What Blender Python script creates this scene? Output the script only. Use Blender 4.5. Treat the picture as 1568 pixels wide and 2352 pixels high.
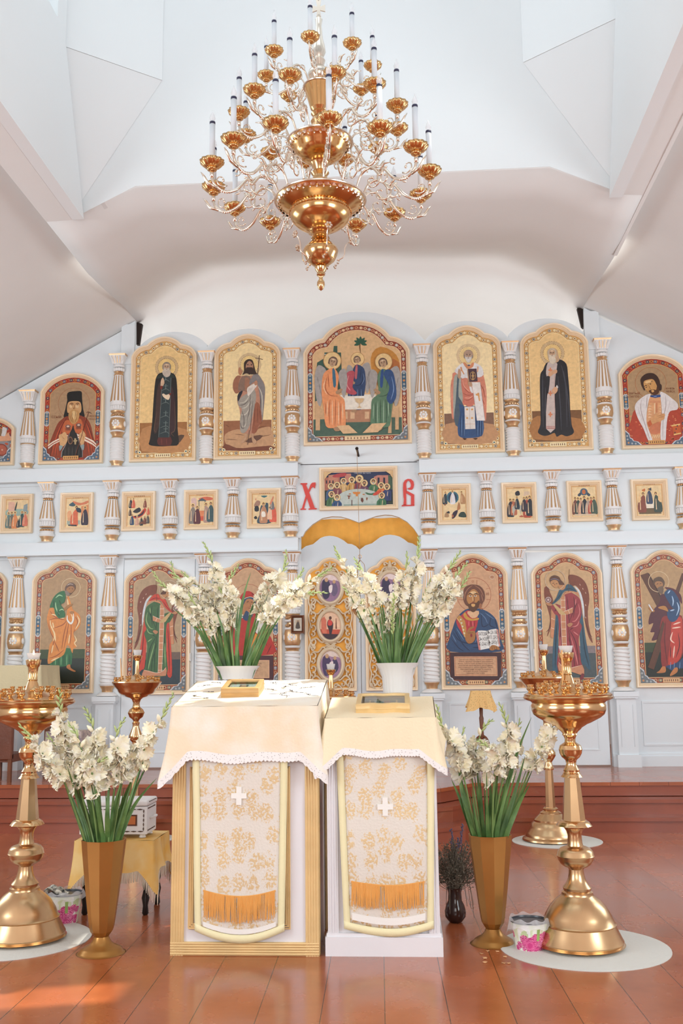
import bpy, bmesh, math, random
from mathutils import Vector, Matrix
random.seed(7)
PI = math.pi
D = bpy.data
for o in list(D.objects): D.objects.remove(o)
scn = bpy.context.scene
COL = scn.collection

# ------------------------------------------------------------ camera
YAW, PITCH, ROLL, FPX = math.radians(3.63), math.radians(9.37), math.radians(-.646), 2287.0
CAM = Vector((0, 0, 1.28))
_f = Vector((-math.sin(YAW)*math.cos(PITCH), math.cos(YAW)*math.cos(PITCH), math.sin(PITCH)))
_r = Vector((math.cos(YAW), math.sin(YAW), 0)); _u = _r.cross(_f)
R_ = _r*math.cos(ROLL) + _u*math.sin(ROLL); U_ = -_r*math.sin(ROLL) + _u*math.cos(ROLL)
cam = D.cameras.new('camera'); camo = D.objects.new('camera', cam); COL.objects.link(camo)
cam.sensor_fit = 'VERTICAL'; cam.sensor_height = 36; cam.sensor_width = 24
cam.lens = FPX/2352*36; cam.clip_start = .05; cam.clip_end = 200
m = Matrix((R_, U_, -_f)).transposed().to_4x4(); m.translation = CAM
camo.matrix_world = m
scn.camera = camo
def ray(x, y): return _f + R_*((x-784)/FPX) - U_*((y-1176)/FPX)
def at(x, y, Y):                       # point seen at photo pixel (x,y) on the vertical plane at depth Y
    d = ray(x, y); return CAM + d*(Y/d.y)
def atz(x, y, z=0):                    # point seen at photo pixel (x,y) on the horizontal plane at height z
    d = ray(x, y); return CAM + d*((z-CAM.z)/d.z)

# ------------------------------------------------------------ view, world, lights
vs = scn.view_settings
vs.view_transform = 'Standard'; vs.look = 'None'; vs.gamma = 1; vs.use_curve_mapping = False
vs.exposure = 0.13
w = D.worlds.new('sky'); scn.world = w; w.use_nodes = True
bg = w.node_tree.nodes['Background']; bg.inputs[0].default_value = (.86, .94, 1, 1); bg.inputs[1].default_value = 1.35
def area(name, loc, target, sx, sy, power, col):
    l = D.lights.new(name, 'AREA'); l.shape = 'RECTANGLE'; l.size = sx; l.size_y = sy; l.energy = power; l.color = col
    o = D.objects.new(name, l); COL.objects.link(o); o.location = loc
    o.rotation_euler = (Vector(target)-Vector(loc)).to_track_quat('-Z', 'Y').to_euler()
    return o
SUN_TO = Vector((.40, .10, 1.0)).normalized()
sl = D.lights.new('sun', 'SUN'); sl.energy = 7; sl.angle = math.radians(.6); sl.color = (1, .93, .82)
so = D.objects.new('sun', sl); COL.objects.link(so); so.rotation_euler = SUN_TO.to_track_quat('Z', 'Y').to_euler()
DAY = (.86, .945, 1)
# unseen nave fill lamps added at windows, then daylight of tower drum and altar
area('daylight_left_window', (-5.10, 1.2, 2.3), (0, 3.5, 1.8), 2.4, 2.2, 130, DAY)
area('daylight_right_window', (4.20, 1.2, 2.3), (0, 3.5, 1.8), 2.4, 2.2, 130, DAY)
area('daylight_left_front_window', (-5.10, 6.9, 2.5), (-1, 9.0, 2.3), 2.0, 2.2, 52, DAY)  # front side pair of lamps, added to brighten the icon screen
area('daylight_right_front_window', (4.20, 6.9, 2.5), (0, 9.0, 2.3), 2.0, 2.2, 52, DAY)
area('daylight_rear_window', (-.4, -3.9, 2.6), (-.4, 5, 2.2), 4.5, 2.6, 125, (1, .97, .93))
area('daylight_tower_left', (-2.60, 5.2, 8.0), (0, 5.4, 6.2), 2.8, 2.8, 8, DAY)
area('daylight_tower_right', (1.72, 5.2, 8.0), (-1, 5.4, 6.2), 2.8, 2.8, 5, DAY)
area('daylight_tower_rear', (-.45, 3.1, 8.0), (-.45, 6.5, 6.0), 2.8, 2.8, 16, DAY)
area('daylight_altar_left', (-3.6, 12.2, 3.2), (-.4, 11.6, 5.6), 1.6, 1.8, 42, (1, .98, .95))
area('daylight_altar_right', (2.7, 12.2, 3.2), (-.4, 11.6, 5.6), 1.6, 1.8, 42, (1, .98, .95))

# ------------------------------------------------------------ mesh helpers
def lin(c):
    if isinstance(c, str):
        c = c.lstrip('#'); c = [int(c[i:i+2], 16)/255 for i in (0, 2, 4)]
    return tuple(x/12.92 if x <= .04045 else ((x+.055)/1.055)**2.4 for x in c[:3])
class MB:
    def __init__(s): s.v = []; s.f = []; s.c = []; s.m = []; s.cur = (1, 1, 1); s.mi = 0
    def face(s, idx): s.f.append(tuple(idx)); s.c.append(s.cur); s.m.append(s.mi)
    def pts(s, ps):
        n = len(s.v); s.v.extend([tuple(p) for p in ps]); return list(range(n, n+len(ps)))
    def box(s, a, b):
        x0, y0, z0 = a; x1, y1, z1 = b
        i = s.pts([(x0,y0,z0),(x1,y0,z0),(x1,y1,z0),(x0,y1,z0),(x0,y0,z1),(x1,y0,z1),(x1,y1,z1),(x0,y1,z1)])
        for q in ((0,3,2,1),(4,5,6,7),(0,1,5,4),(1,2,6,5),(2,3,7,6),(3,0,4,7)): s.face([i[k] for k in q])
        return s
    def bar(s, p, q, w, h=None):            # square bar from p to q
        return s.tube([p, q], [w*.707, (h or w)*.707], 4)
    def prismY(s, poly, y0, y1):            # polygon of (x,z) extruded in y
        n = len(poly); a = s.pts([(x, y0, z) for x, z in poly]); b = s.pts([(x, y1, z) for x, z in poly])
        s.face(a); s.face(b[::-1])
        for k in range(n): s.face([a[k], b[k], b[(k+1)%n], a[(k+1)%n]])
        return s
    def prismZ(s, poly, z0, z1):
        n = len(poly); a = s.pts([(x, y, z0) for x, y in poly]); b = s.pts([(x, y, z1) for x, y in poly])
        s.face(a[::-1]); s.face(b)
        for k in range(n): s.face([a[k], a[(k+1)%n], b[(k+1)%n], b[k]])
        return s
    def lathe(s, prof, c=(0, 0, 0), n=32, a0=0, a1=2*PI, mod=None, axis='Z', phase=0):
        full = abs(a1-a0-2*PI) < 1e-6; cols = n if full else n+1; rows = []
        for r, z in prof:
            row = []
            for k in range(cols):
                a = a0+(a1-a0)*k/n+phase; rr = max(r, 0)*(mod(a, z) if mod else 1)
                row.append((c[0]+rr*math.cos(a), c[1]+rr*math.sin(a), c[2]+z))
            rows.append(s.pts(row))
        for i in range(len(rows)-1):
            for k in range(n):
                j = (k+1) % cols
                s.face([rows[i][k], rows[i][j], rows[i+1][j], rows[i+1][k]])
        if full:
            if prof[0][0] > 1e-6: s.face(rows[0][::-1])
            if prof[-1][0] > 1e-6: s.face(rows[-1])
        return s
    def tube(s, path, rad, n=8, cap=True):
        path = [Vector(p) for p in path]; m = len(path)
        if not isinstance(rad, (list, tuple)): rad = [rad]*m
        t = [(path[min(i+1, m-1)]-path[max(i-1, 0)]).normalized() for i in range(m)]
        nrm = t[0].orthogonal().normalized(); rows = []
        for i in range(m):
            nrm = (nrm-t[i]*nrm.dot(t[i]))
            nrm = nrm.normalized() if nrm.length > 1e-6 else t[i].orthogonal().normalized()
            bn = t[i].cross(nrm)
            rows.append(s.pts([path[i]+(nrm*math.cos(2*PI*k/n+PI/4)+bn*math.sin(2*PI*k/n+PI/4))*rad[i] for k in range(n)]))
        for i in range(m-1):
            for k in range(n): s.face([rows[i][k], rows[i][(k+1)%n], rows[i+1][(k+1)%n], rows[i+1][k]])
        if cap: s.face(rows[0][::-1]); s.face(rows[-1])
        return s
    def ball(s, c, r, n=10, sc=(1, 1, 1)):
        base = len(s.v); s.lathe([(r*math.sin(PI*k/(n//2))+1e-7, -r*math.cos(PI*k/(n//2))) for k in range(n//2+1)], (0, 0, 0), n)
        for i in range(base, len(s.v)):
            v = s.v[i]; s.v[i] = (c[0]+v[0]*sc[0], c[1]+v[1]*sc[1], c[2]+v[2]*sc[2])
        return s
    def grid(s, fn, nu, nv, closed=False):
        rows = [s.pts([fn(i/nu, j/nv) for i in range(nu if closed else nu+1)]) for j in range(nv+1)]
        for j in range(nv):
            for i in range(nu):
                k = (i+1) % nu if closed else i+1
                s.face([rows[j][i], rows[j][k], rows[j+1][k], rows[j+1][i]])
        return s
    def xf(s, M, i0=0):
        for i in range(i0, len(s.v)): s.v[i] = tuple(M @ Vector(s.v[i]))
        return s
    def add(s, o, M=None):
        n = len(s.v); s.v.extend(tuple(M @ Vector(v)) if M else v for v in o.v)
        s.f.extend(tuple(i+n for i in f) for f in o.f); s.c.extend(o.c); s.m.extend(o.m); return s
    def build(s, name, mat, parent=None, smooth=True, off=None, sub=0, solid=0, autosmooth=40):
        me = D.meshes.new(name); off = Vector(off) if off is not None else (parent_org(parent) if parent else Vector((0, 0, 0)))
        me.from_pydata([(v[0]-off.x, v[1]-off.y, v[2]-off.z) for v in s.v], [], s.f)
        mats = mat if isinstance(mat, (list, tuple)) else [mat]
        for mm in mats: me.materials.append(mm)
        if any(c != (1, 1, 1) for c in s.c):
            at_ = me.color_attributes.new('Col', 'FLOAT_COLOR', 'CORNER'); data = []
            for p, c in zip(me.polygons, s.c): data.extend([c[0], c[1], c[2], 1]*p.loop_total)
            at_.data.foreach_set('color', data)
        if len(mats) > 1: me.polygons.foreach_set('material_index', s.m)
        if smooth:
            me.polygons.foreach_set('use_smooth', [True]*len(me.polygons))
            me.validate(); me.update()
            try: me.set_sharp_from_angle(angle=math.radians(autosmooth))
            except Exception: pass
        else: me.validate(); me.update()
        o = D.objects.new(name, me); COL.objects.link(o)
        if parent: o.parent = parent
        if solid:
            q = o.modifiers.new('t', 'SOLIDIFY'); q.thickness = solid; q.offset = 0
        if sub:
            q = o.modifiers.new('s', 'SUBSURF'); q.levels = sub; q.render_levels = sub
        return o
def parent_org(p):
    v = Vector((0, 0, 0))
    while p: v += p.location; p = p.parent
    return v
def thing(name, label, cat, loc=(0, 0, 0), group=None):
    o = D.objects.new(name, None); o.empty_display_size = .1; COL.objects.link(o); o.location = loc
    o['label'] = label; o['category'] = cat
    if group: o['group'] = group
    return o
def tag(o, label, cat, group=None, kind=None):
    o['label'] = label; o['category'] = cat
    if group: o['group'] = group
    if kind: o['kind'] = kind
    return o
def struct(o, label=None):
    o['kind'] = 'structure'
    if label: o['label'] = label
    return o
def copy_tree(o, parent=None):
    c = o.copy(); COL.objects.link(c); c.parent = parent
    for ch in o.children: copy_tree(ch, c)
    return c
def smoothpts(pts, k=4, closed=True):
    n = len(pts); out = []
    rng = range(n) if closed else range(n-1)
    for i in rng:
        if closed: a, b, c, d = (pts[(i+j) % n] for j in (-1, 0, 1, 2))
        else: a, b, c, d = pts[max(i-1, 0)], pts[i], pts[i+1], pts[min(i+2, n-1)]
        for j in range(k):
            t = j/k
            out.append(tuple(.5*((2*b[q])+(-a[q]+c[q])*t+(2*a[q]-5*b[q]+4*c[q]-d[q])*t*t+(-a[q]+3*b[q]-3*c[q]+d[q])*t**3) for q in range(len(b))))
    if not closed: out.append(tuple(pts[-1]))
    return out
def spiral(cx, cy, r0, r1, a0, a1, n=14):
    return [(cx+(r0+(r1-r0)*k/n)*math.cos(a0+(a1-a0)*k/n), cy+(r0+(r1-r0)*k/n)*math.sin(a0+(a1-a0)*k/n)) for k in range(n+1)]

# ------------------------------------------------------------ materials
def mat(name, col, rough=.5, metal=0, bump=0, bscale=40, var=0, vscale=3, spec=.5, trans=0, alpha=1, stretch=None, col2=None, sheen=0, coat=0):
    M = D.materials.new(name); M.use_nodes = True; nt = M.node_tree; b = nt.nodes['Principled BSDF']
    c = lin(col); b.inputs['Base Color'].default_value = (*c, 1)
    b.inputs['Roughness'].default_value = rough; b.inputs['Metallic'].default_value = metal
    b.inputs['Specular IOR Level'].default_value = spec; b.inputs['Transmission Weight'].default_value = trans
    b.inputs['Alpha'].default_value = alpha; b.inputs['Coat Weight'].default_value = coat
    if sheen: b.inputs['Sheen Weight'].default_value = sheen
    if bump or var:
        tc = nt.nodes.new('ShaderNodeTexCoord'); mp = nt.nodes.new('ShaderNodeMapping'); nt.links.new(tc.outputs['Object'], mp.inputs[0])
        if stretch: mp.inputs['Scale'].default_value = stretch
    if var:
        nz = nt.nodes.new('ShaderNodeTexNoise'); nz.inputs['Scale'].default_value = vscale; nz.inputs['Detail'].default_value = 5
        nt.links.new(mp.outputs[0], nz.inputs['Vector'])
        rp = nt.nodes.new('ShaderNodeValToRGB'); c2 = lin(col2) if col2 else tuple(x*(1-var) for x in c)
        rp.color_ramp.elements[0].position = .35; rp.color_ramp.elements[0].color = (*c2, 1)
        rp.color_ramp.elements[1].position = .65; rp.color_ramp.elements[1].color = (*c, 1)
        nt.links.new(nz.outputs['Fac'], rp.inputs[0]); nt.links.new(rp.outputs[0], b.inputs['Base Color'])
    if bump:
        n2 = nt.nodes.new('ShaderNodeTexNoise'); n2.inputs['Scale'].default_value = bscale; n2.inputs['Detail'].default_value = 4
        nt.links.new(mp.outputs[0], n2.inputs['Vector'])
        bp = nt.nodes.new('ShaderNodeBump'); bp.inputs['Strength'].default_value = bump; bp.inputs['Distance'].default_value = .01
        nt.links.new(n2.outputs['Fac'], bp.inputs['Height']); nt.links.new(bp.outputs[0], b.inputs['Normal'])
    return M
M = {}
M['plaster'] = mat('white plaster', 'edecea', .85, bump=.15, bscale=6, var=.03, vscale=1.5)
M['tower'] = mat('cool white plaster', 'eceff0', .85, bump=.1, bscale=5)
M['screen'] = mat('white painted screen', 'e6edf1', .5, bump=.05, bscale=30)
M['door'] = mat('pale blue grey paint', 'd3dadf', .45, bump=.05, bscale=30)
M['relief'] = mat('white painted relief', 'efeeed', .45)
M['gild'] = mat('gilding', 'd9b48a', .34, .75, bump=.08, bscale=60)
M['frame'] = mat('cream gold frame paint', 'f5dcba', .4, .0, coat=.2)
M['framed'] = mat('deep gold frame', 'd9ab70', .38, .35)
M['dark'] = mat('matt dark brown', '2a1c16', .8)
M['orange'] = mat('orange brocade cloth', 'fbb44c', .7, bump=.2, bscale=50, var=.10, vscale=12)
M['carve'] = mat('carved gold wood', 'dcc8aa', .42, .15)
M['brass'] = mat('polished brass', 'e4c194', .17, 1, bump=.03, bscale=9, var=.14, vscale=4, col2='d4a871')
M['brassd'] = mat('satin brass', 'dcb88c', .27, 1, bump=.03, bscale=9, var=.12, vscale=5)
M['silver'] = mat('pale silver gilt', 'ecdfd0', .22, 1)
M['amber'] = mat('amber brass', 'deb078', .17, 1)
M['vase'] = mat('bronze painted tin', 'b07f42', .33, .7, var=.1, vscale=5)
M['vasew'] = mat('white plastic vase', 'e4e4e2', .4)
M['glass'] = mat('clear glass', 'ffffff', .02, trans=1)
M['red'] = mat('red letter', 'dc4a43', .5)
M['stem'] = mat('green stem', '7d9a58', .5, var=.2, vscale=20)
M['leaf'] = mat('green leaf', '3f6330', .42, var=.35, vscale=12, col2='67894a')
M['bud'] = mat('pale green bud', 'b9c98a', .5)
M['petal'] = mat('cream petal', 'fffaec', .5, var=.06, vscale=25, col2='fdefce', sheen=.2)
M['petal'].node_tree.nodes['Principled BSDF'].inputs['Subsurface Weight'].default_value = .45
M['petal'].node_tree.nodes['Principled BSDF'].inputs['Subsurface Radius'].default_value = (.02, .018, .012)
M['clothw'] = mat('white linen', 'f7efe2', .8, bump=.25, bscale=90, var=.05, vscale=5, col2='f4e0c2')
M['clothy'] = mat('pale yellow cloth', 'f9e8c6', .8, bump=.25, bscale=90, var=.04, vscale=4)
M['border'] = mat('yellow silk border', 'f3eabc', .6, bump=.15, bscale=60)
M['white'] = mat('white cloth', 'f4f2ec', .7, bump=.1)
M['fringe'] = mat('orange fringe', 'f0b262', .6, bump=.6, bscale=150, stretch=(1, 1, .05))
M['fringew'] = mat('cream fringe', 'e9dbc6', .7, bump=.6, bscale=150, stretch=(1, 1, .05))
M['wood'] = mat('gilded pine trim', 'ecc98e', .35, .12, bump=.1, bscale=20, var=.15, vscale=6)
M['panelw'] = mat('white gloss board', 'e9e7ea', .3, bump=.12, bscale=12, var=.03)
M['boxw'] = mat('honey wood', 'c99f66', .4, var=.15, vscale=12, stretch=(1, 1, 6))
M['brown'] = mat('brown wood', '7a4526', .4, var=.3, vscale=8)
M['leather'] = mat('brown leather', '74402a', .45, bump=.3, bscale=30, var=.25, vscale=4)
M['black'] = mat('black lacquer', '1a1715', .25)
M['mat'] = mat('pale felt mat', 'd3d2cb', .9, bump=.3, bscale=80)
M['candle'] = mat('white candle sleeve', 'dfe4ea', .5)
M['band'] = mat('dark blue band', '2d2c4a', .5)
M['wax'] = mat('amber wax', 'e0a868', .4)
M['herb'] = mat('dry grey herb', '83796a', .9, var=.4, vscale=20, col2='5d5548')
M['sprig'] = mat('dark lavender sprig', '5b5658', .9)
M['yellow'] = mat('yellow satin', 'eeb752', .45, bump=.3, bscale=14, var=.15, vscale=8, col2='f3cf88')
M['linen'] = mat('beige linen', 'd8cba5', .85, bump=.3, bscale=80, var=.06)
M['step'] = mat('red brown painted step', '984d34', .30, bump=.06, bscale=14, var=.16, vscale=5, coat=.3)
def gl():
    g = M['glass'].node_tree; n = g.nodes; g.links.clear()
    o = [x for x in n if x.type == 'OUTPUT_MATERIAL'][0]
    t = n.new('ShaderNodeBsdfTransparent'); t.inputs[0].default_value = (.97, .98, .98, 1); gs = n.new('ShaderNodeBsdfGlossy'); gs.inputs['Roughness'].default_value = .03
    mx = n.new('ShaderNodeMixShader'); lw = n.new('ShaderNodeLayerWeight'); pw = n.new('ShaderNodeMath'); pw.operation = 'POWER'; pw.inputs[1].default_value = 4; g.links.new(lw.outputs['Facing'], pw.inputs[0]); fr = n.new('ShaderNodeMath'); fr.operation = 'MULTIPLY_ADD'; fr.inputs[1].default_value = .6; fr.inputs[2].default_value = .04; g.links.new(pw.outputs[0], fr.inputs[0])
    g.links.new(fr.outputs[0], mx.inputs[0]); g.links.new(t.outputs[0], mx.inputs[1]); g.links.new(gs.outputs[0], mx.inputs[2]); g.links.new(mx.outputs[0], o.inputs[0])
gl()
def paintmat(name, rough, metal=0, glitter=0):
    P = D.materials.new(name); P.use_nodes = True; nt = P.node_tree; b = nt.nodes['Principled BSDF']
    a = nt.nodes.new('ShaderNodeVertexColor'); a.layer_name = 'Col'; b.inputs['Roughness'].default_value = rough
    nz = nt.nodes.new('ShaderNodeTexNoise'); nz.inputs['Scale'].default_value = 35; nz.inputs['Detail'].default_value = 4
    tc = nt.nodes.new('ShaderNodeTexCoord'); nt.links.new(tc.outputs['Object'], nz.inputs['Vector'])
    hs = nt.nodes.new('ShaderNodeHueSaturation'); mr = nt.nodes.new('ShaderNodeMapRange')
    mr.inputs[1].default_value = .3; mr.inputs[2].default_value = .7; mr.inputs[3].default_value = .88; mr.inputs[4].default_value = 1.08
    nt.links.new(nz.outputs['Fac'], mr.inputs[0]); nt.links.new(mr.outputs[0], hs.inputs['Value'])
    nt.links.new(a.outputs[0], hs.inputs['Color']); nt.links.new(hs.outputs[0], b.inputs['Base Color'])
    return P
M['paint'] = paintmat('icon paint', .42)
def floormat():
    F = D.materials.new('red brown painted boards'); F.use_nodes = True; nt = F.node_tree; b = nt.nodes['Principled BSDF']; L = nt.links.new
    tc = nt.nodes.new('ShaderNodeTexCoord'); mp = nt.nodes.new('ShaderNodeMapping'); mp.inputs['Rotation'].default_value = (0, 0, math.radians(90-1.6))
    L(tc.outputs['Object'], mp.inputs[0])
    br = nt.nodes.new('ShaderNodeTexBrick'); br.inputs['Scale'].default_value = 1; br.inputs['Brick Width'].default_value = 60; br.inputs['Row Height'].default_value = .245
    br.inputs['Mortar Size'].default_value = .0022; br.inputs['Mortar Smooth'].default_value = .3
    br.inputs['Color1'].default_value = (*lin('b0613b'), 1); br.inputs['Color2'].default_value = (*lin('a45833'), 1); br.inputs['Mortar'].default_value = (*lin('4e2314'), 1)
    L(mp.outputs[0], br.inputs[0])
    nz = nt.nodes.new('ShaderNodeTexNoise'); nz.inputs['Scale'].default_value = 3.2; nz.inputs['Detail'].default_value = 8; L(mp.outputs[0], nz.inputs[0])
    rp = nt.nodes.new('ShaderNodeValToRGB'); rp.color_ramp.elements[0].color = (.80, .76, .76, 1); rp.color_ramp.elements[1].color = (1.12, 1.1, 1.1, 1); rp.color_ramp.elements[0].position = .3; rp.color_ramp.elements[1].position = .7
    L(nz.outputs['Fac'], rp.inputs[0])
    mx = nt.nodes.new('ShaderNodeMix'); mx.data_type = 'RGBA'; mx.blend_type = 'MULTIPLY'; mx.inputs[0].default_value = 1
    L(br.outputs[0], mx.inputs[6]); L(rp.outputs[0], mx.inputs[7])
    # scuffed paler marks
    n3 = nt.nodes.new('ShaderNodeTexNoise'); n3.inputs['Scale'].default_value = 14; n3.inputs['Detail'].default_value = 9; n3.inputs['Roughness'].default_value = .7; L(mp.outputs[0], n3.inputs[0])
    r3 = nt.nodes.new('ShaderNodeValToRGB'); r3.color_ramp.elements[0].position = .60; r3.color_ramp.elements[1].position = .74; r3.color_ramp.elements[1].color = (.14, .14, .14, 1); L(n3.outputs['Fac'], r3.inputs[0])
    m2 = nt.nodes.new('ShaderNodeMix'); m2.data_type = 'RGBA'; L(r3.outputs[0], m2.inputs[0]); L(mx.outputs[2], m2.inputs[6]); m2.inputs[7].default_value = (*lin('cf9a80'), 1)
    L(m2.outputs[2], b.inputs['Base Color'])
    rr = nt.nodes.new('ShaderNodeMapRange'); rr.inputs[3].default_value = .16; rr.inputs[4].default_value = .36; L(nz.outputs['Fac'], rr.inputs[0]); L(rr.outputs[0], b.inputs['Roughness'])
    bp = nt.nodes.new('ShaderNodeBump'); bp.inputs['Strength'].default_value = .16; bp.inputs['Distance'].default_value = .004
    iv = nt.nodes.new('ShaderNodeMath'); iv.operation = 'SUBTRACT'; L(nz.outputs['Fac'], iv.inputs[0]); L(br.outputs['Fac'], iv.inputs[1]); L(iv.outputs[0], bp.inputs['Height']); L(bp.outputs[0], b.inputs['Normal'])
    b.inputs['Coat Weight'].default_value = .35; b.inputs['Coat Roughness'].default_value = .12
    return F
M['floor'] = floormat()
def brocade():
    F = D.materials.new('gold flower brocade'); F.use_nodes = True; nt = F.node_tree; b = nt.nodes['Principled BSDF']; L = nt.links.new
    tc = nt.nodes.new('ShaderNodeTexCoord'); nz = nt.nodes.new('ShaderNodeTexNoise'); nz.inputs['Scale'].default_value = 30; nz.inputs['Detail'].default_value = 3
    sp = nt.nodes.new('ShaderNodeVectorMath'); sp.operation = 'MULTIPLY_ADD'; L(nz.outputs['Color'], sp.inputs[0]); sp.inputs[1].default_value = (.07, .05, .07); L(tc.outputs['Object'], sp.inputs[2])
    sx = nt.nodes.new('ShaderNodeSeparateXYZ'); L(sp.outputs[0], sx.inputs[0]); mp = nt.nodes.new('ShaderNodeCombineXYZ'); L(sx.outputs[0], mp.inputs[0]); zs = nt.nodes.new('ShaderNodeMath'); zs.operation = 'MULTIPLY'; zs.inputs[1].default_value = .78; L(sx.outputs[2], zs.inputs[0]); L(zs.outputs[0], mp.inputs[1])
    vo = nt.nodes.new('ShaderNodeTexVoronoi'); vo.voronoi_dimensions = '2D'; vo.inputs['Scale'].default_value = 12.5; vo.inputs['Randomness'].default_value = .55; L(mp.outputs[0], vo.inputs[0])
    r1 = nt.nodes.new('ShaderNodeValToRGB'); r1.color_ramp.elements[0].position = .36; r1.color_ramp.elements[0].color = (1, 1, 1, 1); r1.color_ramp.elements[1].position = .43; r1.color_ramp.elements[1].color = (0, 0, 0, 1); L(vo.outputs['Distance'], r1.inputs[0])
    n2 = nt.nodes.new('ShaderNodeTexNoise'); n2.inputs['Scale'].default_value = 95; n2.inputs['Detail'].default_value = 3; L(tc.outputs['Object'], n2.inputs[0])
    r2 = nt.nodes.new('ShaderNodeValToRGB'); r2.color_ramp.elements[0].position = .44; r2.color_ramp.elements[1].position = .52; L(n2.outputs['Fac'], r2.inputs[0])
    mu = nt.nodes.new('ShaderNodeMath'); mu.operation = 'MULTIPLY'; L(r1.outputs[0], mu.inputs[0]); L(r2.outputs[0], mu.inputs[1])
    mx = nt.nodes.new('ShaderNodeMix'); mx.data_type = 'RGBA'; L(mu.outputs[0], mx.inputs[0]); mx.inputs[6].default_value = (*lin('e4ddd2'), 1); mx.inputs[7].default_value = (*lin('e0c699'), 1)
    L(mx.outputs[2], b.inputs['Base Color']); b.inputs['Roughness'].default_value = .38
    m3 = nt.nodes.new('ShaderNodeMath'); m3.operation = 'MULTIPLY'; L(mu.outputs[0], m3.inputs[0]); m3.inputs[1].default_value = .35; L(m3.outputs[0], b.inputs['Metallic'])
    bp = nt.nodes.new('ShaderNodeBump'); bp.inputs['Strength'].default_value = .5; bp.inputs['Distance'].default_value = .003; L(n2.outputs['Fac'], bp.inputs['Height']); L(bp.outputs[0], b.inputs['Normal'])
    return F
M['brocade'] = brocade()
def lacemat(name, col, sc):
    F = D.materials.new(name); F.use_nodes = True; nt = F.node_tree; b = nt.nodes['Principled BSDF']; L = nt.links.new
    b.inputs['Base Color'].default_value = (*lin(col), 1); b.inputs['Roughness'].default_value = .8
    tc = nt.nodes.new('ShaderNodeTexCoord'); vo = nt.nodes.new('ShaderNodeTexVoronoi'); vo.inputs['Scale'].default_value = sc; L(tc.outputs['Object'], vo.inputs[0])
    r = nt.nodes.new('ShaderNodeValToRGB'); r.color_ramp.elements[0].position = .18; r.color_ramp.elements[0].color = (.6, .6, .6, 1); r.color_ramp.elements[1].position = .30; r.color_ramp.elements[1].color = (1, 1, 1, 1)
    L(vo.outputs['Distance'], r.inputs[0]); L(r.outputs[0], b.inputs['Alpha']); return F
M['lace'] = lacemat('white lace', 'f6f3f1', 95)
M['lacey'] = lacemat('gold lace', 'efc583', 60)
M['printed'] = paintmat('printed tin', .35)
M['glassw'] = mat('frosted pressed glass', 'f0eeec', .25, alpha=.55)
M['oil'] = mat('lamp oil', 'cfc8bb', .2, alpha=.8)
M['flame'] = mat('flame', 'ffd9a0', .5)
_b = M['flame'].node_tree.nodes['Principled BSDF']; _b.inputs['Emission Color'].default_value = (1, .62, .25, 1); _b.inputs['Emission Strength'].default_value = 8
M['liner'] = mat('black bucket liner', '3a3d44', .3)
M['bag'] = mat('thin clear plastic', 'f2f2f4', .2, alpha=.35, bump=.4, bscale=60)
M['darkglaze'] = mat('dark brown glaze', '33201c', .12)
M['lavender'] = mat('dull violet', '6a6078', .8)
M['edging'] = mat('dark brown edging', '5a4438', .6)
M['label'] = mat('dark orange label', '5f3420', .5)
M['labelf'] = mat('orange label field', 'c9743c', .5)
M['bulb'] = mat('clear bulb glass', 'f4f6fa', .08, alpha=.45)
M['napkin'] = mat('patterned napkin', 'e6e2d2', .8, var=.5, vscale=45, col2='2c2c2c')
M['pattern'] = mat('patterned cover', 'e3d2c2', .85, var=.5, vscale=16, col2='8a7a86')
M['petald'] = mat('dry petal', 'dba877', .7)
SUN_MASK_STRIPS = [(3.9, 4.92), (5.2, 5.58), (6.2, 6.72)]; SUN_MASK_RECTS = [(5.58, 6.2, 8.5, 9.7), (4.92, 5.2, 6.26, 7.2)]  # unseen panels added in the right tower window to shape the sun patches
# outline of a lobed (ogee) icon, of a round-topped icon and of a plain rectangle, in metres from the lower left corner
def ogee(w, h, vs_=None, uj=.235, vj=None, n=8):
    vs_ = vs_ or .842; vj = vj or .935
    def side():
        out = []
        p0, p1, p2 = (0, vs_), (.05, vj-.012), (uj, vj)           # outer shoulder
        for k in range(n+1):
            t = k/n; out.append(tuple((1-t)**2*a+2*t*(1-t)*b+t*t*c for a, b, c in zip(p0, p1, p2)))
        q0, q1, q2 = (uj, vj), (uj+.11, .997), (.5, 1)            # central lobe
        for k in range(1, n+1):
            t = k/n; out.append(tuple((1-t)**2*a+2*t*(1-t)*b+t*t*c for a, b, c in zip(q0, q1, q2)))
        return out
    s = side(); left = [(0, 0)]+s; right = [(1-u, v) for u, v in s[:-1]][::-1]+[(1, 0)]
    return [(u*w, v*h) for u, v in (left+right)]
def archy(w, h, vs_=.80, n=14):
    out = [(0, 0), (0, vs_)]
    for k in range(1, n):
        t = k/n; a = 2.72-(2.72-.42)*t; cx, r = .5, .5/math.cos(.42)
        out.append((cx+r*math.cos(a), vs_+(1-vs_)*(math.sin(a)-math.sin(.42))/(1-math.sin(.42))))
    out += [(1, vs_), (1, 0)]
    return [(u*w, v*h) for u, v in out]
def rect(w, h): return [(0, 0), (0, h), (w, h), (w, 0)]
def offs(pts, d):
    n = len(pts); out = []
    for i in range(n):
        a, b, c = (Vector(pts[(i+j) % n]) for j in (-1, 0, 1))
        e1 = (b-a).normalized(); e2 = (c-b).normalized(); n1 = Vector((e1.y, -e1.x)); n2 = Vector((e2.y, -e2.x))
        nn = (n1+n2); nn = nn.normalized() if nn.length > 1e-6 else n1; k = d/max(.5, nn.dot(n1)); out.append((b.x+nn.x*k, b.y+nn.y*k))
    return out
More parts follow.
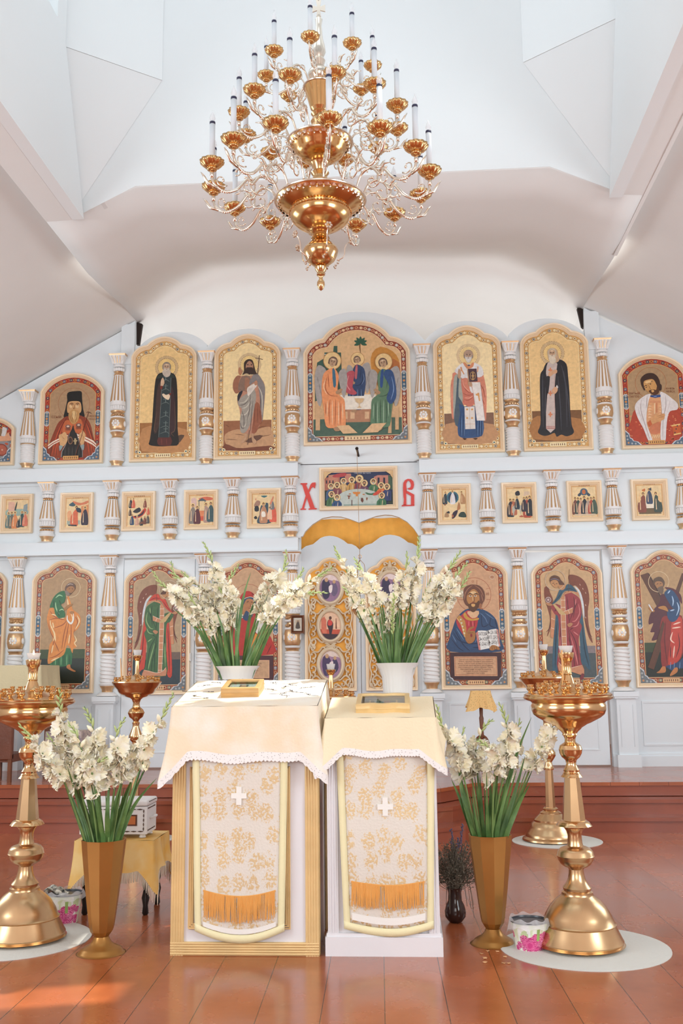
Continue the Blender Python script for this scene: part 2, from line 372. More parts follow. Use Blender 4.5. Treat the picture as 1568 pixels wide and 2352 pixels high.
def framemesh(out, x0, z0, t, wy, dep):
    prof = [(0, 0), (0, dep*.8), (.08, dep), (.42, dep*.92), (.5, dep*.72), (.62, dep*.80), (.8, dep*.62), (.92, dep*.3), (1.0, dep*.3), (1.0, 0)]
    b = MB(); rows = [b.pts([(x0+p[0], wy-d, z0+p[1]) for p in offs(out, o*t)]) for o, d in prof]; n = len(out)
    for i in range(len(rows)-1):
        for k in range(n): j = (k+1) % n; b.face([rows[i][k], rows[i][j], rows[i+1][j], rows[i+1][k]])
    return b
# ============================================================ STRUCTURE
PZ = .36; WY = 10.40; CX = -.462
XL, XR = -5.2, 4.3
fl = MB(); fl.box((XL, -4, -.1), (XR, 13.6, 0)); struct(fl.build('floor', M['floor'], smooth=False), 'red brown painted board floor')
c1 = atz(1088, 1797, PZ); c2 = atz(1016, 1811, PZ)
def steppoly(k):                         # k = 0 top .. 2 bottom tread outline
    y = 8.93-.195*k; g = .17*k
    hx = c1.x-CX; fy = min(c2.y, 8.62)-.195*k; hw = hx-.30+g*.5
    return [(XL, 13.6), (XL, y), (CX-hx-g*.4, y), (CX-hw, fy+.02), (CX-hw+.35, fy-.22), (CX+hw-.35, fy-.22), (CX+hw, fy+.02), (CX+hx+g*.4, y), (XR, y), (XR, 13.6)]
top = MB(); top.prismZ(steppoly(0), PZ-.115, PZ-.004)
top2 = MB(); top2.prismZ([(x, y-.012 if y < 13 else y) for x, y in steppoly(0)], PZ-.03, PZ)
struct(top.build('floor_platform_riser', M['step'], smooth=False)); struct(top2.build('floor_platform', M['floor'], smooth=False), 'raised board platform before the icon screen')
for k in (1, 2):
    s_ = MB(); s_.prismZ(steppoly(k), 0, PZ-.12*k-.028); n_ = MB(); n_.prismZ([(x, y-.015 if y < 13 else y) for x, y in steppoly(k)], PZ-.12*k-.03, PZ-.12*k)
    s_.add(n_); struct(s_.build('floor_step', M['step'], smooth=False), 'red brown step below the platform')
def rect_wall_x(name, x0, x1, y0, y1, z0, z1, holes, m):
    b = MB(); ys = sorted({y0, y1, *[h[0] for h in holes], *[h[1] for h in holes]})
    for a, c in zip(ys, ys[1:]):
        hs = [h for h in holes if h[0] <= a and h[1] >= c]
        if hs: b.box((x0, a, z0), (x1, c, hs[0][2])); b.box((x0, a, hs[0][3]), (x1, c, z1))
        else: b.box((x0, a, z0), (x1, c, z1))
    return struct(b.build(name, m, smooth=False))
def rect_wall_y(name, y0, y1, x0, x1, z0, z1, holes, m):
    b = MB(); xs = sorted({x0, x1, *[h[0] for h in holes], *[h[1] for h in holes]})
    for a, c in zip(xs, xs[1:]):
        hs = [h for h in holes if h[0] <= a and h[1] >= c]
        if hs: b.box((a, y0, z0), (c, y1, hs[0][2])); b.box((a, y0, hs[0][3]), (c, y1, z1))
        else: b.box((a, y0, z0), (c, y1, z1))
    return struct(b.build(name, m, smooth=False))
rect_wall_x('wall_left', XL-.15, XL, -4.1, 13.7, 0, 4.3, [(.0, 2.4, 1.2, 3.4), (5.9, 7.9, 1.4, 3.6), (11.6, 12.8, 2.2, 3.9)], M['plaster'])
rect_wall_x('wall_right', XR, XR+.15, -4.1, 13.7, 0, 4.3, [(.0, 2.4, 1.2, 3.4), (5.9, 7.9, 1.4, 3.6), (11.6, 12.8, 2.2, 3.9)], M['plaster'])
rect_wall_y('wall_rear', -4.15, -4, XL, XR, 0, 5.6, [(-2.7, 1.9, 1.3, 3.9)], M['plaster'])
rect_wall_y('wall_altar', 13.6, 13.75, XL, XR, 0, 6.6, [], M['plaster'])
def win(n, cx, cy, cz, w, h, ax):
    f = MB(); t = .06
    def bx(a0, a1, z0, z1, d=.04):
        if ax == 'x': f.box((cx-d, cy+a0, cz+z0), (cx+d, cy+a1, cz+z1))
        else: f.box((cx+a0, cy-d, cz+z0), (cx+a1, cy+d, cz+z1))
    bx(-w/2, w/2, -h/2, -h/2+t); bx(-w/2, w/2, h/2-t, h/2); bx(-w/2, -w/2+t, -h/2, h/2); bx(w/2-t, w/2, -h/2, h/2); bx(-.02, .02, -h/2, h/2, .02)
    r = thing('window_%d' % n, 'white framed window', 'window', (cx, cy, cz)); del r['category']; r['kind'] = 'structure'
    f.build('window_frame', M['screen'], r, smooth=False)
    g = MB(); (g.box((cx-.003, cy-w/2, cz-h/2), (cx+.003, cy+w/2, cz+h/2)) if ax == 'x' else g.box((cx-w/2, cy-.003, cz-h/2), (cx+w/2, cy+.003, cz+h/2)))
    g.build('pane', M['glass'], r, smooth=False)
win(6, XL-.08, 6.9, 2.5, 2.0, 2.2, 'x'); win(7, XR+.08, 6.9, 2.5, 2.0, 2.2, 'x'); win(1, XL-.08, 1.2, 2.3, 2.4, 2.2, 'x'); win(2, XR+.08, 1.2, 2.3, 2.4, 2.2, 'x'); win(3, -.4, -4.08, 2.6, 4.6, 2.6, 'y')  # unseen nave windows added for the fill light, front pair for the icon screen
# nave roof slopes and vaulted strip of ceiling before and behind the lantern tower
def quadstrip(name, rows, m, thick=.06, smooth=False):
    b = MB(); R = [b.pts(r) for r in rows]
    for i in range(len(rows)-1):
        for k in range(len(rows[0])-1): b.face([R[i][k], R[i+1][k], R[i+1][k+1], R[i][k+1]])
    o = b.build(name, m, smooth=smooth, autosmooth=30); q = o.modifiers.new('t', 'SOLIDIFY'); q.thickness = abs(thick); q.offset = 1 if o.data.polygons[len(o.data.polygons)//2].normal.z > 0 else -1
    return struct(o)
def roof(x, y, y_fade):                   # height of the roof slopes
    return 0
L0, L1, R1, R0 = (-5.35, 3.83), (-2.93, 5.212), (1.985, 5.191), (4.45, 3.87)
quadstrip('ceiling_left', [[(L0[0], y, L0[1]), (L1[0]+.16, y, L1[1]+.09)] for y in (-4.1, 8.6)], M['plaster'], -.08)
quadstrip('ceiling_left', [[(L0[0], y, L0[1]), (L1[0], y, L1[1])] for y in (8.6, 13.7)], M['plaster'], -.08)
quadstrip('ceiling_right', [[(R0[0], y, R0[1]), (R1[0]-.13, y, R1[1]+.07)] for y in (-4.1, 8.6)], M['plaster'])
quadstrip('ceiling_right', [[(R0[0], y, R0[1]), (R1[0], y, R1[1])] for y in (8.6, 13.7)], M['plaster'])
PA = [(-2.86, 4.97), (-2.65, 4.978), (-2.4, 5.115), (-2.13, 5.241), (-.46, 5.25), (1.217, 5.257), (1.5, 5.13), (1.766, 5.003), (1.95, 4.99)]
PB = [(-2.93, 5.212), (-2.72, 5.30), (-2.42, 5.50), (-2.0, 5.66), (-.46, 5.74), (1.05, 5.66), (1.5, 5.50), (1.78, 5.29), (1.985, 5.191)]
def crow(y):
    t = min(max((y-8.3)/2.1, 0), 1); t = t*t*(3-2*t)
    return [(a[0]+(b[0]-a[0])*t, y, a[1]+(b[1]-a[1])*t) for a, b in zip(PA, PB)]
quadstrip('ceiling', [crow(y) for y in (7.474, 8.0, 8.3, 8.6, 8.9, 9.2, 9.5, 9.8, 10.1, 10.4, 11.5, 13.7)], M['plaster'], -.06, True)
quadstrip('ceiling_rear', [[(p[0], y, p[1]) for p in PA] for y in (-4.1, 3.05)], M['plaster'], -.06)
for nm, a, b in (('trim_1', PA[0], PA[1]), ('trim_2', PA[7], PA[8])):
    quadstrip(nm, [[(a[0], y, a[1]), (b[0], y, b[1])] for y in (3.05, 7.47)], M['plaster'], -.05)
for nm, x, s in (('trim_3', -2.86, -1), ('trim_4', 1.95, 1)):      # drop beside the tower up to the roof slope
    b = MB(); pf = [(3.0, 4.97), (8.62, 4.99), (8.62, 5.35), (3.0, 5.35)]
    b.face(b.pts([(x, y, z) for y, z in pf])); o = b.build(nm, M['plaster'], smooth=False); q = o.modifiers.new('t', 'SOLIDIFY'); q.thickness = .03; q.offset = 0; struct(o)
# tower: square below, octagonal above on corner squinches
TX0, TX1, TY0, TY1, TO, TT = -2.65, 1.77, 3.05, 7.47, 6.18, 10.2
def poly(name, faces, m, off, th=.1):
    b = MB()
    for f in faces: b.face(b.pts(f))
    o = b.build(name, m, smooth=False); q = o.modifiers.new('t', 'SOLIDIFY'); q.thickness = th; q.offset = off
    return struct(o)
dX, dY = .72, .56
fw = [(-2.65, 4.978), (-2.13, 5.241), (1.217, 5.257), (1.77, 5.003), (1.77, 5.04), (TX1-dX, TO), (TX1-dX, TT), (TX0+dX, TT), (TX0+dX, TO), (-2.65, 5.02)]
fw = [(x, z+(.010 if z < 5.9 else 0)) for x, z in fw]
poly('wall_tower_front', [[(x, TY1, z) for x, z in fw]], M['tower'], -1)
poly('wall_tower_rear', [[(x, TY0, z) for x, z in ((TX0, 5.0), (TX1, 5.0), (TX1, 6.9), (TX0, 6.9))], [(x, TY0, z) for x, z in ((TX0, 9.6), (TX1, 9.6), (TX1, TT), (TX0, TT))], [(x, TY0, z) for x, z in ((TX0, 6.9), (-1.9, 6.9), (-1.9, 9.6), (TX0, 9.6))], [(x, TY0, z) for x, z in ((1.0, 6.9), (TX1, 6.9), (TX1, 9.6), (1.0, 9.6))]], M['tower'], 1)
SILL, HEAD, WY0, WY1 = 6.26, 9.7, 3.9, 6.72
for nm, x, s in (('wall_tower_left', TX0, 1), ('wall_tower_right', TX1, -1)):
    F = [[(TY0, 4.98), (TY1, 4.98), (TY1-dY, TO), (TY0, TO)], [(TY0, TO), (TY1-dY, TO), (TY1-dY, SILL), (TY0, SILL)], [(TY0, HEAD), (TY1-dY, HEAD), (TY1-dY, TT), (TY0, TT)], [(TY0, SILL), (WY0, SILL), (WY0, HEAD), (TY0, HEAD)], [(WY1, SILL), (TY1-dY, SILL), (TY1-dY, HEAD), (WY1, HEAD)]]
    if s < 0:
        for a, b_ in SUN_MASK_STRIPS: F.append([(a, SILL), (b_, SILL), (b_, HEAD), (a, HEAD)])
        for a, b_, z0, z1 in SUN_MASK_RECTS: F.append([(a, z0), (b_, z0), (b_, z1), (a, z1)])
    poly(nm, [[(x, y, z) for y, z in f] for f in F], M['tower'], 1 if s > 0 else -1)
win(4, TX0-.06, (WY0+WY1)/2, (SILL+HEAD)/2, WY1-WY0, HEAD-SILL, 'x'); win(5, TX1+.06, (WY0+WY1)/2, (SILL+HEAD)/2, WY1-WY0, HEAD-SILL, 'x')
for sx, x, xi in ((0, TX0, TX0+dX), (1, TX1, TX1-dX)):
    poly('trim_%d' % (5+sx), [[(x, TY1, 5.02), (xi, TY1, TO), (x, TY1-dY, TO)]], M['tower'], 0, .01)
    poly('wall_tower_corner', [[(xi, TY1, TO), (xi, TY1, TT), (x, TY1-dY, TT), (x, TY1-dY, TO)]], M['tower'], 0, .02)
cp = MB(); cp.box((TX0-.1, TY0-.1, TT), (TX1+.1, TY1+.1, TT+.1)); struct(cp.build('ceiling_tower', M['tower'], smooth=False))
sk = MB()
for x0, x1, y0, y1 in ((TX0-.03, TX0, TY0, TY1), (TX1, TX1+.03, TY0, TY1), (TX0, TX1, TY0-.03, TY0)): sk.box((x0, y0, 4.95), (x1, y1, 5.5))

# ============================================================ ICON SCREEN
scr = thing('icon_screen', 'white carved icon screen with three tiers of twisted columns across the church', 'icon screen', (CX, WY, PZ))
def arc(p0, pa, p1, n=14):               # arch through three pixel points on the wall, parabola-like circle
    a, b, c = at(*p0, WY), at(*pa, WY), at(*p1, WY); out = []
    for k in range(n+1):
        t = -1+2*k/n; x = (a.x+c.x)/2+(c.x-a.x)/2*t
        zb = (a.z+c.z)/2; q = math.sqrt(max(0, 1-(t*.86)**2)); q0 = math.sqrt(1-.86**2)
        out.append((x, zb+(b.z-zb)*(q-q0)/(1-q0)))
    return out
ZS = 2.56
left = [(XL, ZS)]+[(at(x, y, WY).x, at(x, y, WY).z) for x, y in ((0, 918), (280, 760), (280, 753), (310, 737), (310, 792))]
left[1] = (XL, 3.915)
P = left
for a in (((320, 790), (400, 762), (475, 797)), ((475, 797), (573, 755), (665, 791)), ((665, 791), (822, 716), (975, 782)), ((975, 782), (1080, 737), (1168, 776)), ((1168, 776), (1262, 731), (1338, 755))):
    P += arc(*a)
P += [(at(x, y, WY).x, at(x, y, WY).z) for x, y in ((1342, 752), (1341, 707), (1374, 723), (1378, 729))]+[(XR, 3.96), (XR, ZS)]
XD0, XD1 = at(691, 1255, WY).x, at(962, 1255, WY).x
dome = [(at(680+x/5.407, 1060+y/5.407, WY).x, at(680+x/5.407, 1060+y/5.407, WY).z) for x, y in ((60, 960), (78, 930), (110, 870), (200, 780), (320, 705), (440, 682), (560, 685), (660, 712), (780, 758), (900, 710), (1000, 675), (1100, 660), (1190, 665), (1280, 692), (1380, 750), (1460, 830), (1510, 905), (1520, 930))]
dome[0] = (XD0, dome[1][1]); dome[-1] = (XD1, dome[-2][1]-.02)
P += [(XD1, ZS)]+dome[::-1]+[(XD0, ZS)]
pan = MB(); pan.prismY(P, WY, WY+.06)
dl0, dl1 = at(282, 1400, WY).x, at(448, 1400, WY).x; dr0, dr1 = at(1212, 1400, WY).x, at(1389, 1400, WY).x
for a, b in ((XL, dl0), (dl1, XD0), (XD1, dr0), (dr1, XR)): pan.box((a, WY, PZ), (b, WY+.06, ZS))
pan.build('screen_panel', M['screen'], scr, smooth=False)
# dark boxes behind the corner gaps, coloured as the shade inside them
dk = MB()
for q in (((311, 738), (325, 742), (318, 790), (312, 790)), ((1326, 706), (1341, 705), (1341, 752), (1336, 748))):
    dk.prismY([(at(x, y, WY+.05).x, at(x, y, WY+.05).z) for x, y in q], WY+.07, WY+.12)
pp = [at(0, 906, WY+.02), at(280, 742, WY+.02), at(280, 762, WY+.02), at(0, 930, WY+.02)]
dk.prismY([(p.x, p.z+.02) for p in pp], WY+.065, WY+.09)
dk.build('gap_shade', M['dark'], scr, smooth=False)
# side posts rising to the roof
for a, b, t in ((280, 310, 737), (1342, 1376, 707)):
    x0, x1 = at(a, 770, WY).x, at(b, 770, WY).x; zt = at((a+b)/2, t+9, WY).z; ps = MB(); ps.box((x0, WY-.02, 4.7), (x1, WY, zt)); ps.build('post', M['screen'], scr, smooth=False)
# horizontal beams
def beam(x0, x1, zt, zb):
    b = MB(); b.box((x0, WY-.11, zb), (x1, WY, zt)); b.box((x0, WY-.13, zb-.02), (x1, WY-.0, zb)); b.box((x0, WY-.02, zb-.05), (x1, WY, zb-.02))
    return b.build('beam', M['screen'], scr, smooth=False)
BZ1, BZ1b, BZ2, BZ2b = 3.525, 3.40, 2.72, 2.60
for x0, x1 in ((XL, XD0-.02), (XD1+.02, XR)): beam(x0, x1, BZ1, BZ1b); beam(x0, x1, BZ2, BZ2b)
ln = MB(); ln.box((XD0, WY-.004, at(690, 1067, WY).z-.006), (XD1, WY, at(690, 1067, WY).z)); ln.build('panel_joint', M['dark'], scr, smooth=False)
# panel lines below the icons and the skirting
for i, (a, b) in enumerate(((-5.1, -4.3), (-3.98, -3.3), (-1.98, -1.35), (.42, 1.0), (2.35, 3.3))):
    q = MB(); z0, z1 = PZ+.2, 1.0
    for bx in (((a, z0), (b, z0+.02)), ((a, z1-.02), (b, z1)), ((a, z0+.02), (a+.02, z1-.02)), ((b-.02, z0+.02), (b, z1-.02))): q.box((bx[0][0], WY-.008, bx[0][1]), (bx[1][0], WY, bx[1][1]))
    q.build('panel_moulding', M['screen'], scr, smooth=False)
def skirt(x0, x1, d=.03):
    b = MB(); b.box((x0, WY-d, PZ), (x1, WY, PZ+.10)); b.box((x0, WY-d*.6, PZ+.10), (x1, WY, PZ+.125)); return b
for a, b in ((XL, dl0), (dl1, XD0), (XD1, dr0), (dr1, XR)): skirt(a, b).build('skirting', M['screen'], scr, smooth=False)

# ---- carved half columns
def column(kind, xc, ztop, zbot):
    """kind 1: upper tier, 2: middle tier, 3: lower tier; built from the bottom up in fractions of the height"""
    H = ztop-zbot; r = .083; root = thing('column', '', '', (xc, WY, zbot)); del root['label']; del root['category']
    W, G = MB(), MB(); c = (xc, WY-.01, zbot)
    Z = lambda f: f*H
    def cyl(b, p, **k): b.lathe([(a, Z(f)) for f, a in p], c, 28, PI, 2*PI, **k)
    if kind == 1: seq = dict(cap=(.885, 1), neck=.85, gold=.82, fl=(.555, .82), ring=(.50, .555), bead=[.465], orb=(.325, .445), tw=(.065, .25), cup=(.02, .065))
    elif kind == 3: seq = dict(cap=(.895, .995), neck=.865, gold=.845, fl=(.60, .845), ring=(.555, .60), bead=[.53, .475], orb=(.33, .455), tw=(.075, .285), cup=(.025, .07))
    elif kind == 4: seq = dict(cap=(.82, 1), neck=.77, gold=.74, fl=(.40, .74), ring=(.33, .40), bead=[], orb=None, tw=(.09, .31), cup=(.03, .09))
    else: seq = dict(cap=(.80, 1), neck=.74, gold=.715, fl=(.37, .70), ring=(.27, .37), bead=[.215], orb=None, tw=None, cup=(.03, .12))
    a, b = seq['cap']; t = b-a
    # capital: flaring block with carved leaves
    n0 = len(W.v)
    def cap(w0, w1, f0, f1, d0, d1, B):
        B.prismZ([(-1, 0), (1, 0), (1, 1), (-1, 1)], 0, 1) if False else None
        i = B.pts([(xc-w0, WY, zbot+Z(f0)), (xc+w0, WY, zbot+Z(f0)), (xc+w0, WY-d0, zbot+Z(f0)), (xc-w0, WY-d0, zbot+Z(f0)), (xc-w1, WY, zbot+Z(f1)), (xc+w1, WY, zbot+Z(f1)), (xc+w1, WY-d1, zbot+Z(f1)), (xc-w1, WY-d1, zbot+Z(f1))])
        for q in ((0, 1, 2, 3), (4, 7, 6, 5), (3, 2, 6, 7), (0, 3, 7, 4), (1, 5, 6, 2)): B.face([i[k] for k in q])
    cap(.055, .088, a+.22*t, b-.14*t, .075, .105, W); cap(.088, .092, b-.14*t, b-.04*t, .105, .11, G); cap(.098, .098, b-.04*t, b, .118, .118, W)
    for sx in (-.055, -.02, .02, .055):                      # leaf ribs
        W.tube([(xc+sx*.7, WY-.075, zbot+Z(a+.25*t)), (xc+sx, WY-.097, zbot+Z(a+.55*t)), (xc+sx*1.25, WY-.112, zbot+Z(b-.22*t))], [.006, .011, .008], 6)
    for sx in (-.037, 0, .037): G.tube([(xc+sx*.7, WY-.078, zbot+Z(a+.3*t)), (xc+sx, WY-.102, zbot+Z(b-.2*t))], .006, 5)
    cyl(W, [(a+.02*t, .05), (a+.05*t, .062), (a+.20*t, .062), (a+.24*t, .05)])
    nk = seq['neck']; gd = seq['gold']
    for k in range(6):
        an = PI+PI*(k+.5)/6; W.ball((xc+.050*math.cos(an), WY-.01+.050*math.sin(an), zbot+Z((nk+a)/2)), .021, 8, (1, 1, 1.1))
    cyl(G, [(gd-.002, .044), (gd+.008, .052), (gd+.018, .046), (nk, .056)])
    for k in range(7):
        an = PI+PI*(k+.5)/7; G.ball((xc+.048*math.cos(an), WY-.01+.048*math.sin(an), zbot+Z(gd+.004)), .010, 6)
    f0, f1 = seq['fl']
    cyl(W, [(f0, .084), (f0+.012, .083), (f1, .047)])
    for k in range(6):                                       # gilded grooves between the flutes
        an = PI+PI*(k+.5)/6; ca, sa = math.cos(an), math.sin(an)
        G.tube([(xc+.078*ca, WY-.01+.078*sa, zbot+Z(f0+.03)), (xc+.046*ca, WY-.01+.046*sa, zbot+Z(f1-.008))], [.0105, .006], 6)
    r0, r1 = seq['ring']
    cyl(W, [(r0, .075), (r0+.004, .084), (r0+.01, .076), (r1-.012, .074), (r1-.008, .086), (r1, .084)])
    for k in range(9):
        an = PI+PI*(k+.5)/9; ca, sa = math.cos(an), math.sin(an)
        W.tube([(xc+.079*ca, WY-.01+.079*sa, zbot+Z(r0+.01)), (xc+.079*ca, WY-.01+.079*sa, zbot+Z(r1-.014))], .009, 6)
    cyl(G, [(r0-.018, .066), (r0-.004, .080), (r0, .080)])
    for bz in seq['bead']:
        cyl(G, [(bz-.03, .060), (bz+.02, .060)]); cyl(W, [(bz-.032, .07), (bz-.026, .082), (bz-.018, .082), (bz-.014, .07)])
        for k in range(7):
            an = PI+PI*(k+.5)/7; G.ball((xc+.064*math.cos(an), WY-.01+.064*math.sin(an), zbot+Z(bz)), .0155, 8)
    if seq['orb']:
        o0, o1 = seq['orb']; om = (o0+o1)/2; oh = (o1-o0)/2
        cyl(G, [(om+oh*math.sin(q*PI/12), .048+.040*math.cos(q*PI/12)**.6 if abs(q) < 6 else .05) for q in range(-6, 7)])
        W.ball((xc, WY-.092, zbot+Z(om)), .02, 8)
        for k in range(8):
            q = 2*PI*k/8; W.ball((xc+.030*math.cos(q), WY-.088, zbot+Z(om)+.030*math.sin(q)), .0155, 8, (1, .7, 1))
        for sgn in (-1, 1): W.ball((xc+sgn*.083, WY-.03, zbot+Z(om)), .028, 8, (.5, 1, 1.2))
        cyl(W, [(o0-.012, .075), (o0-.004, .084), (o0+.004, .075)]); tw1 = seq['tw'][1]
        cyl(G, [(tw1+.008, .072), (tw1+.03, .055), (o0-.03, .062), (o0-.012, .078)])
    elif kind == 2: cyl(W, [(.115, .078), (.135, .086), (.155, .078), (.185, .07)])
    if seq['tw']:
        t0, t1 = seq['tw']; n = 7
        cyl(W, [(t0-.006, .075), (t0+.006, .088), (t0+.014, .07), (t1-.01, .068), (t1, .084), (t1+.01, .075)])
        dz = Z(t1-t0-.02)/n
        cyl(G, [(t0+.01, .066), (t1-.005, .066)])
        for k in range(n):                                   # rope twist: slanted rolls
            pth = []
            for q in range(11):
                an = PI+PI*q/10; pth.append((xc+.068*math.cos(an), WY-.01+.068*math.sin(an), zbot+Z(t0+.012)+dz*(k+.75)-dz*.55*q/10))
            W.tube(pth, dz*.40, 8)
    q0, q1 = seq['cup']
    cyl(G, [(q0, .056), (q0+.004, .056), (q0+(q1-q0)*.5, .060), (q1-.004, .078), (q1, .078)])
    cyl(W, [(0, .115), (q0*.5, .098), (q0, .07), (q0+.002, .05)])
    W.build('carving', M['relief'], root); G.build('gilding', M['gild'], root)
    return root
def place(proto, x, top, z):
    c = copy_tree(proto, None); return c
TIERS = {1: (4.80, 3.525), 2: (3.385, 2.72), 3: (2.585, 1.105)}
def addcol(kind, px, py, cache={}):
    x = at(px, py, WY-.05).x; k = 1 if kind == 4 else kind
    zt, zb = TIERS[k]
    if kind == 4: zt = at(66, 897, WY-.05).z
    if kind not in cache: o = column(kind, x, zt, zb); cache[kind] = o; src = o
    else:
        o = cache[kind].copy(); COL.objects.link(o)
        for ch in cache[kind].children: c = ch.copy(); COL.objects.link(c); c.parent = o
        o.location.x = x
    o.parent = scr; o.matrix_parent_inverse = Matrix.Translation(-scr.location)
    return x
for px, py in ((272, 815), (475, 808), (670, 802), (968, 792), (1170, 785), (1381, 778)): addcol(1, px, py)
addcol(4, 66, 897)
for px, py in ((109, 1114), (258, 1112), (390, 1105), (534, 1100), (666, 1098), (981, 1092), (1116, 1088), (1266, 1083), (1404, 1080), (1566, 1076)): addcol(2, px, py)
colx = [addcol(3, px, py) for px, py in ((41, 1280), (252, 1278), (468, 1272), (670, 1270), (984, 1265), (1187, 1260), (1415, 1255))]
for x in colx:                             # pedestals under the lower columns
    b = MB(); b.box((x-.095, WY-.10, PZ), (x+.095, WY, 1.03)); b.box((x-.115, WY-.125, 1.03), (x+.115, WY, 1.05)); b.box((x-.125, WY-.135, 1.05), (x+.125, WY, 1.10)); b.box((x-.115, WY-.12, PZ), (x+.115, WY, PZ+.12)); b.box((x-.065, WY-.108, PZ+.2), (x-.060, WY-.1, .97)); b.box((x+.060, WY-.108, PZ+.2), (x+.065, WY-.1, .97))
    b.build('pedestal', M['screen'], scr, smooth=False)
# ---- side doors (deacon doors)
for x0, x1, lx in ((dl0, dl1, 1), (dr0, dr1-.022, -1)):
    b = MB(); b.box((x0+.006, WY-.006, PZ+.016), (x1-.006, WY+.03, 2.53))
    z0, z1 = .52, 1.0; a, c = x0+.12, x1-.10
    for q in (((a, z0), (c, z0+.012)), ((a, z1-.012), (c, z1)), ((a, z0+.012), (a+.012, z1-.012)), ((c-.012, z0+.012), (c, z1-.012))): b.box((q[0][0], WY-.012, q[0][1]), (q[1][0], WY-.006, q[1][1]))
    d = b.build('side_door', M['screen'], scr, smooth=False)
    h = MB(); hx = x1-.04 if lx > 0 else x0+.04; h.tube([(hx, WY-.01, 1.45), (hx, WY-.04, 1.46), (hx, WY-.04, 1.53), (hx, WY-.01, 1.54)], .007, 6); o = h.build('door_handle', M['relief'], d, off=(CX, WY, PZ))
# ---- royal doors: two leaves with carved gilt grilles over an orange cloth
cur = MB(); cur.grid(lambda u, v: (XD0-.05+(XD1-XD0+.1)*u, WY+.16+.012*math.sin(u*40), PZ+(2.95-PZ)*v), 80, 2)
tag(cur.build('altar_curtain', M['orange']), 'orange brocade curtain hanging behind the central doors', 'curtain')
def A(ox, oy, s): return lambda x, y, Y=WY: at(ox+x/s, oy+y/s, Y)
dc = A(680, 1060, 5.407)
leafL = [(43, 1110), (60, 1095), (120, 1050), (210, 1025), (300, 950), (350, 930), (410, 922), (470, 928), (520, 942), (590, 980), (640, 1020), (690, 1025), (740, 1050), (784, 1092)]
leafR = [(790, 1092), (860, 1040), (940, 1015), (1040, 940), (1100, 915), (1160, 908), (1220, 915), (1280, 930), (1340, 965), (1390, 1005), (1440, 1015), (1490, 1045), (1528, 1085)]
g7 = A(690, 1270, 5.807)
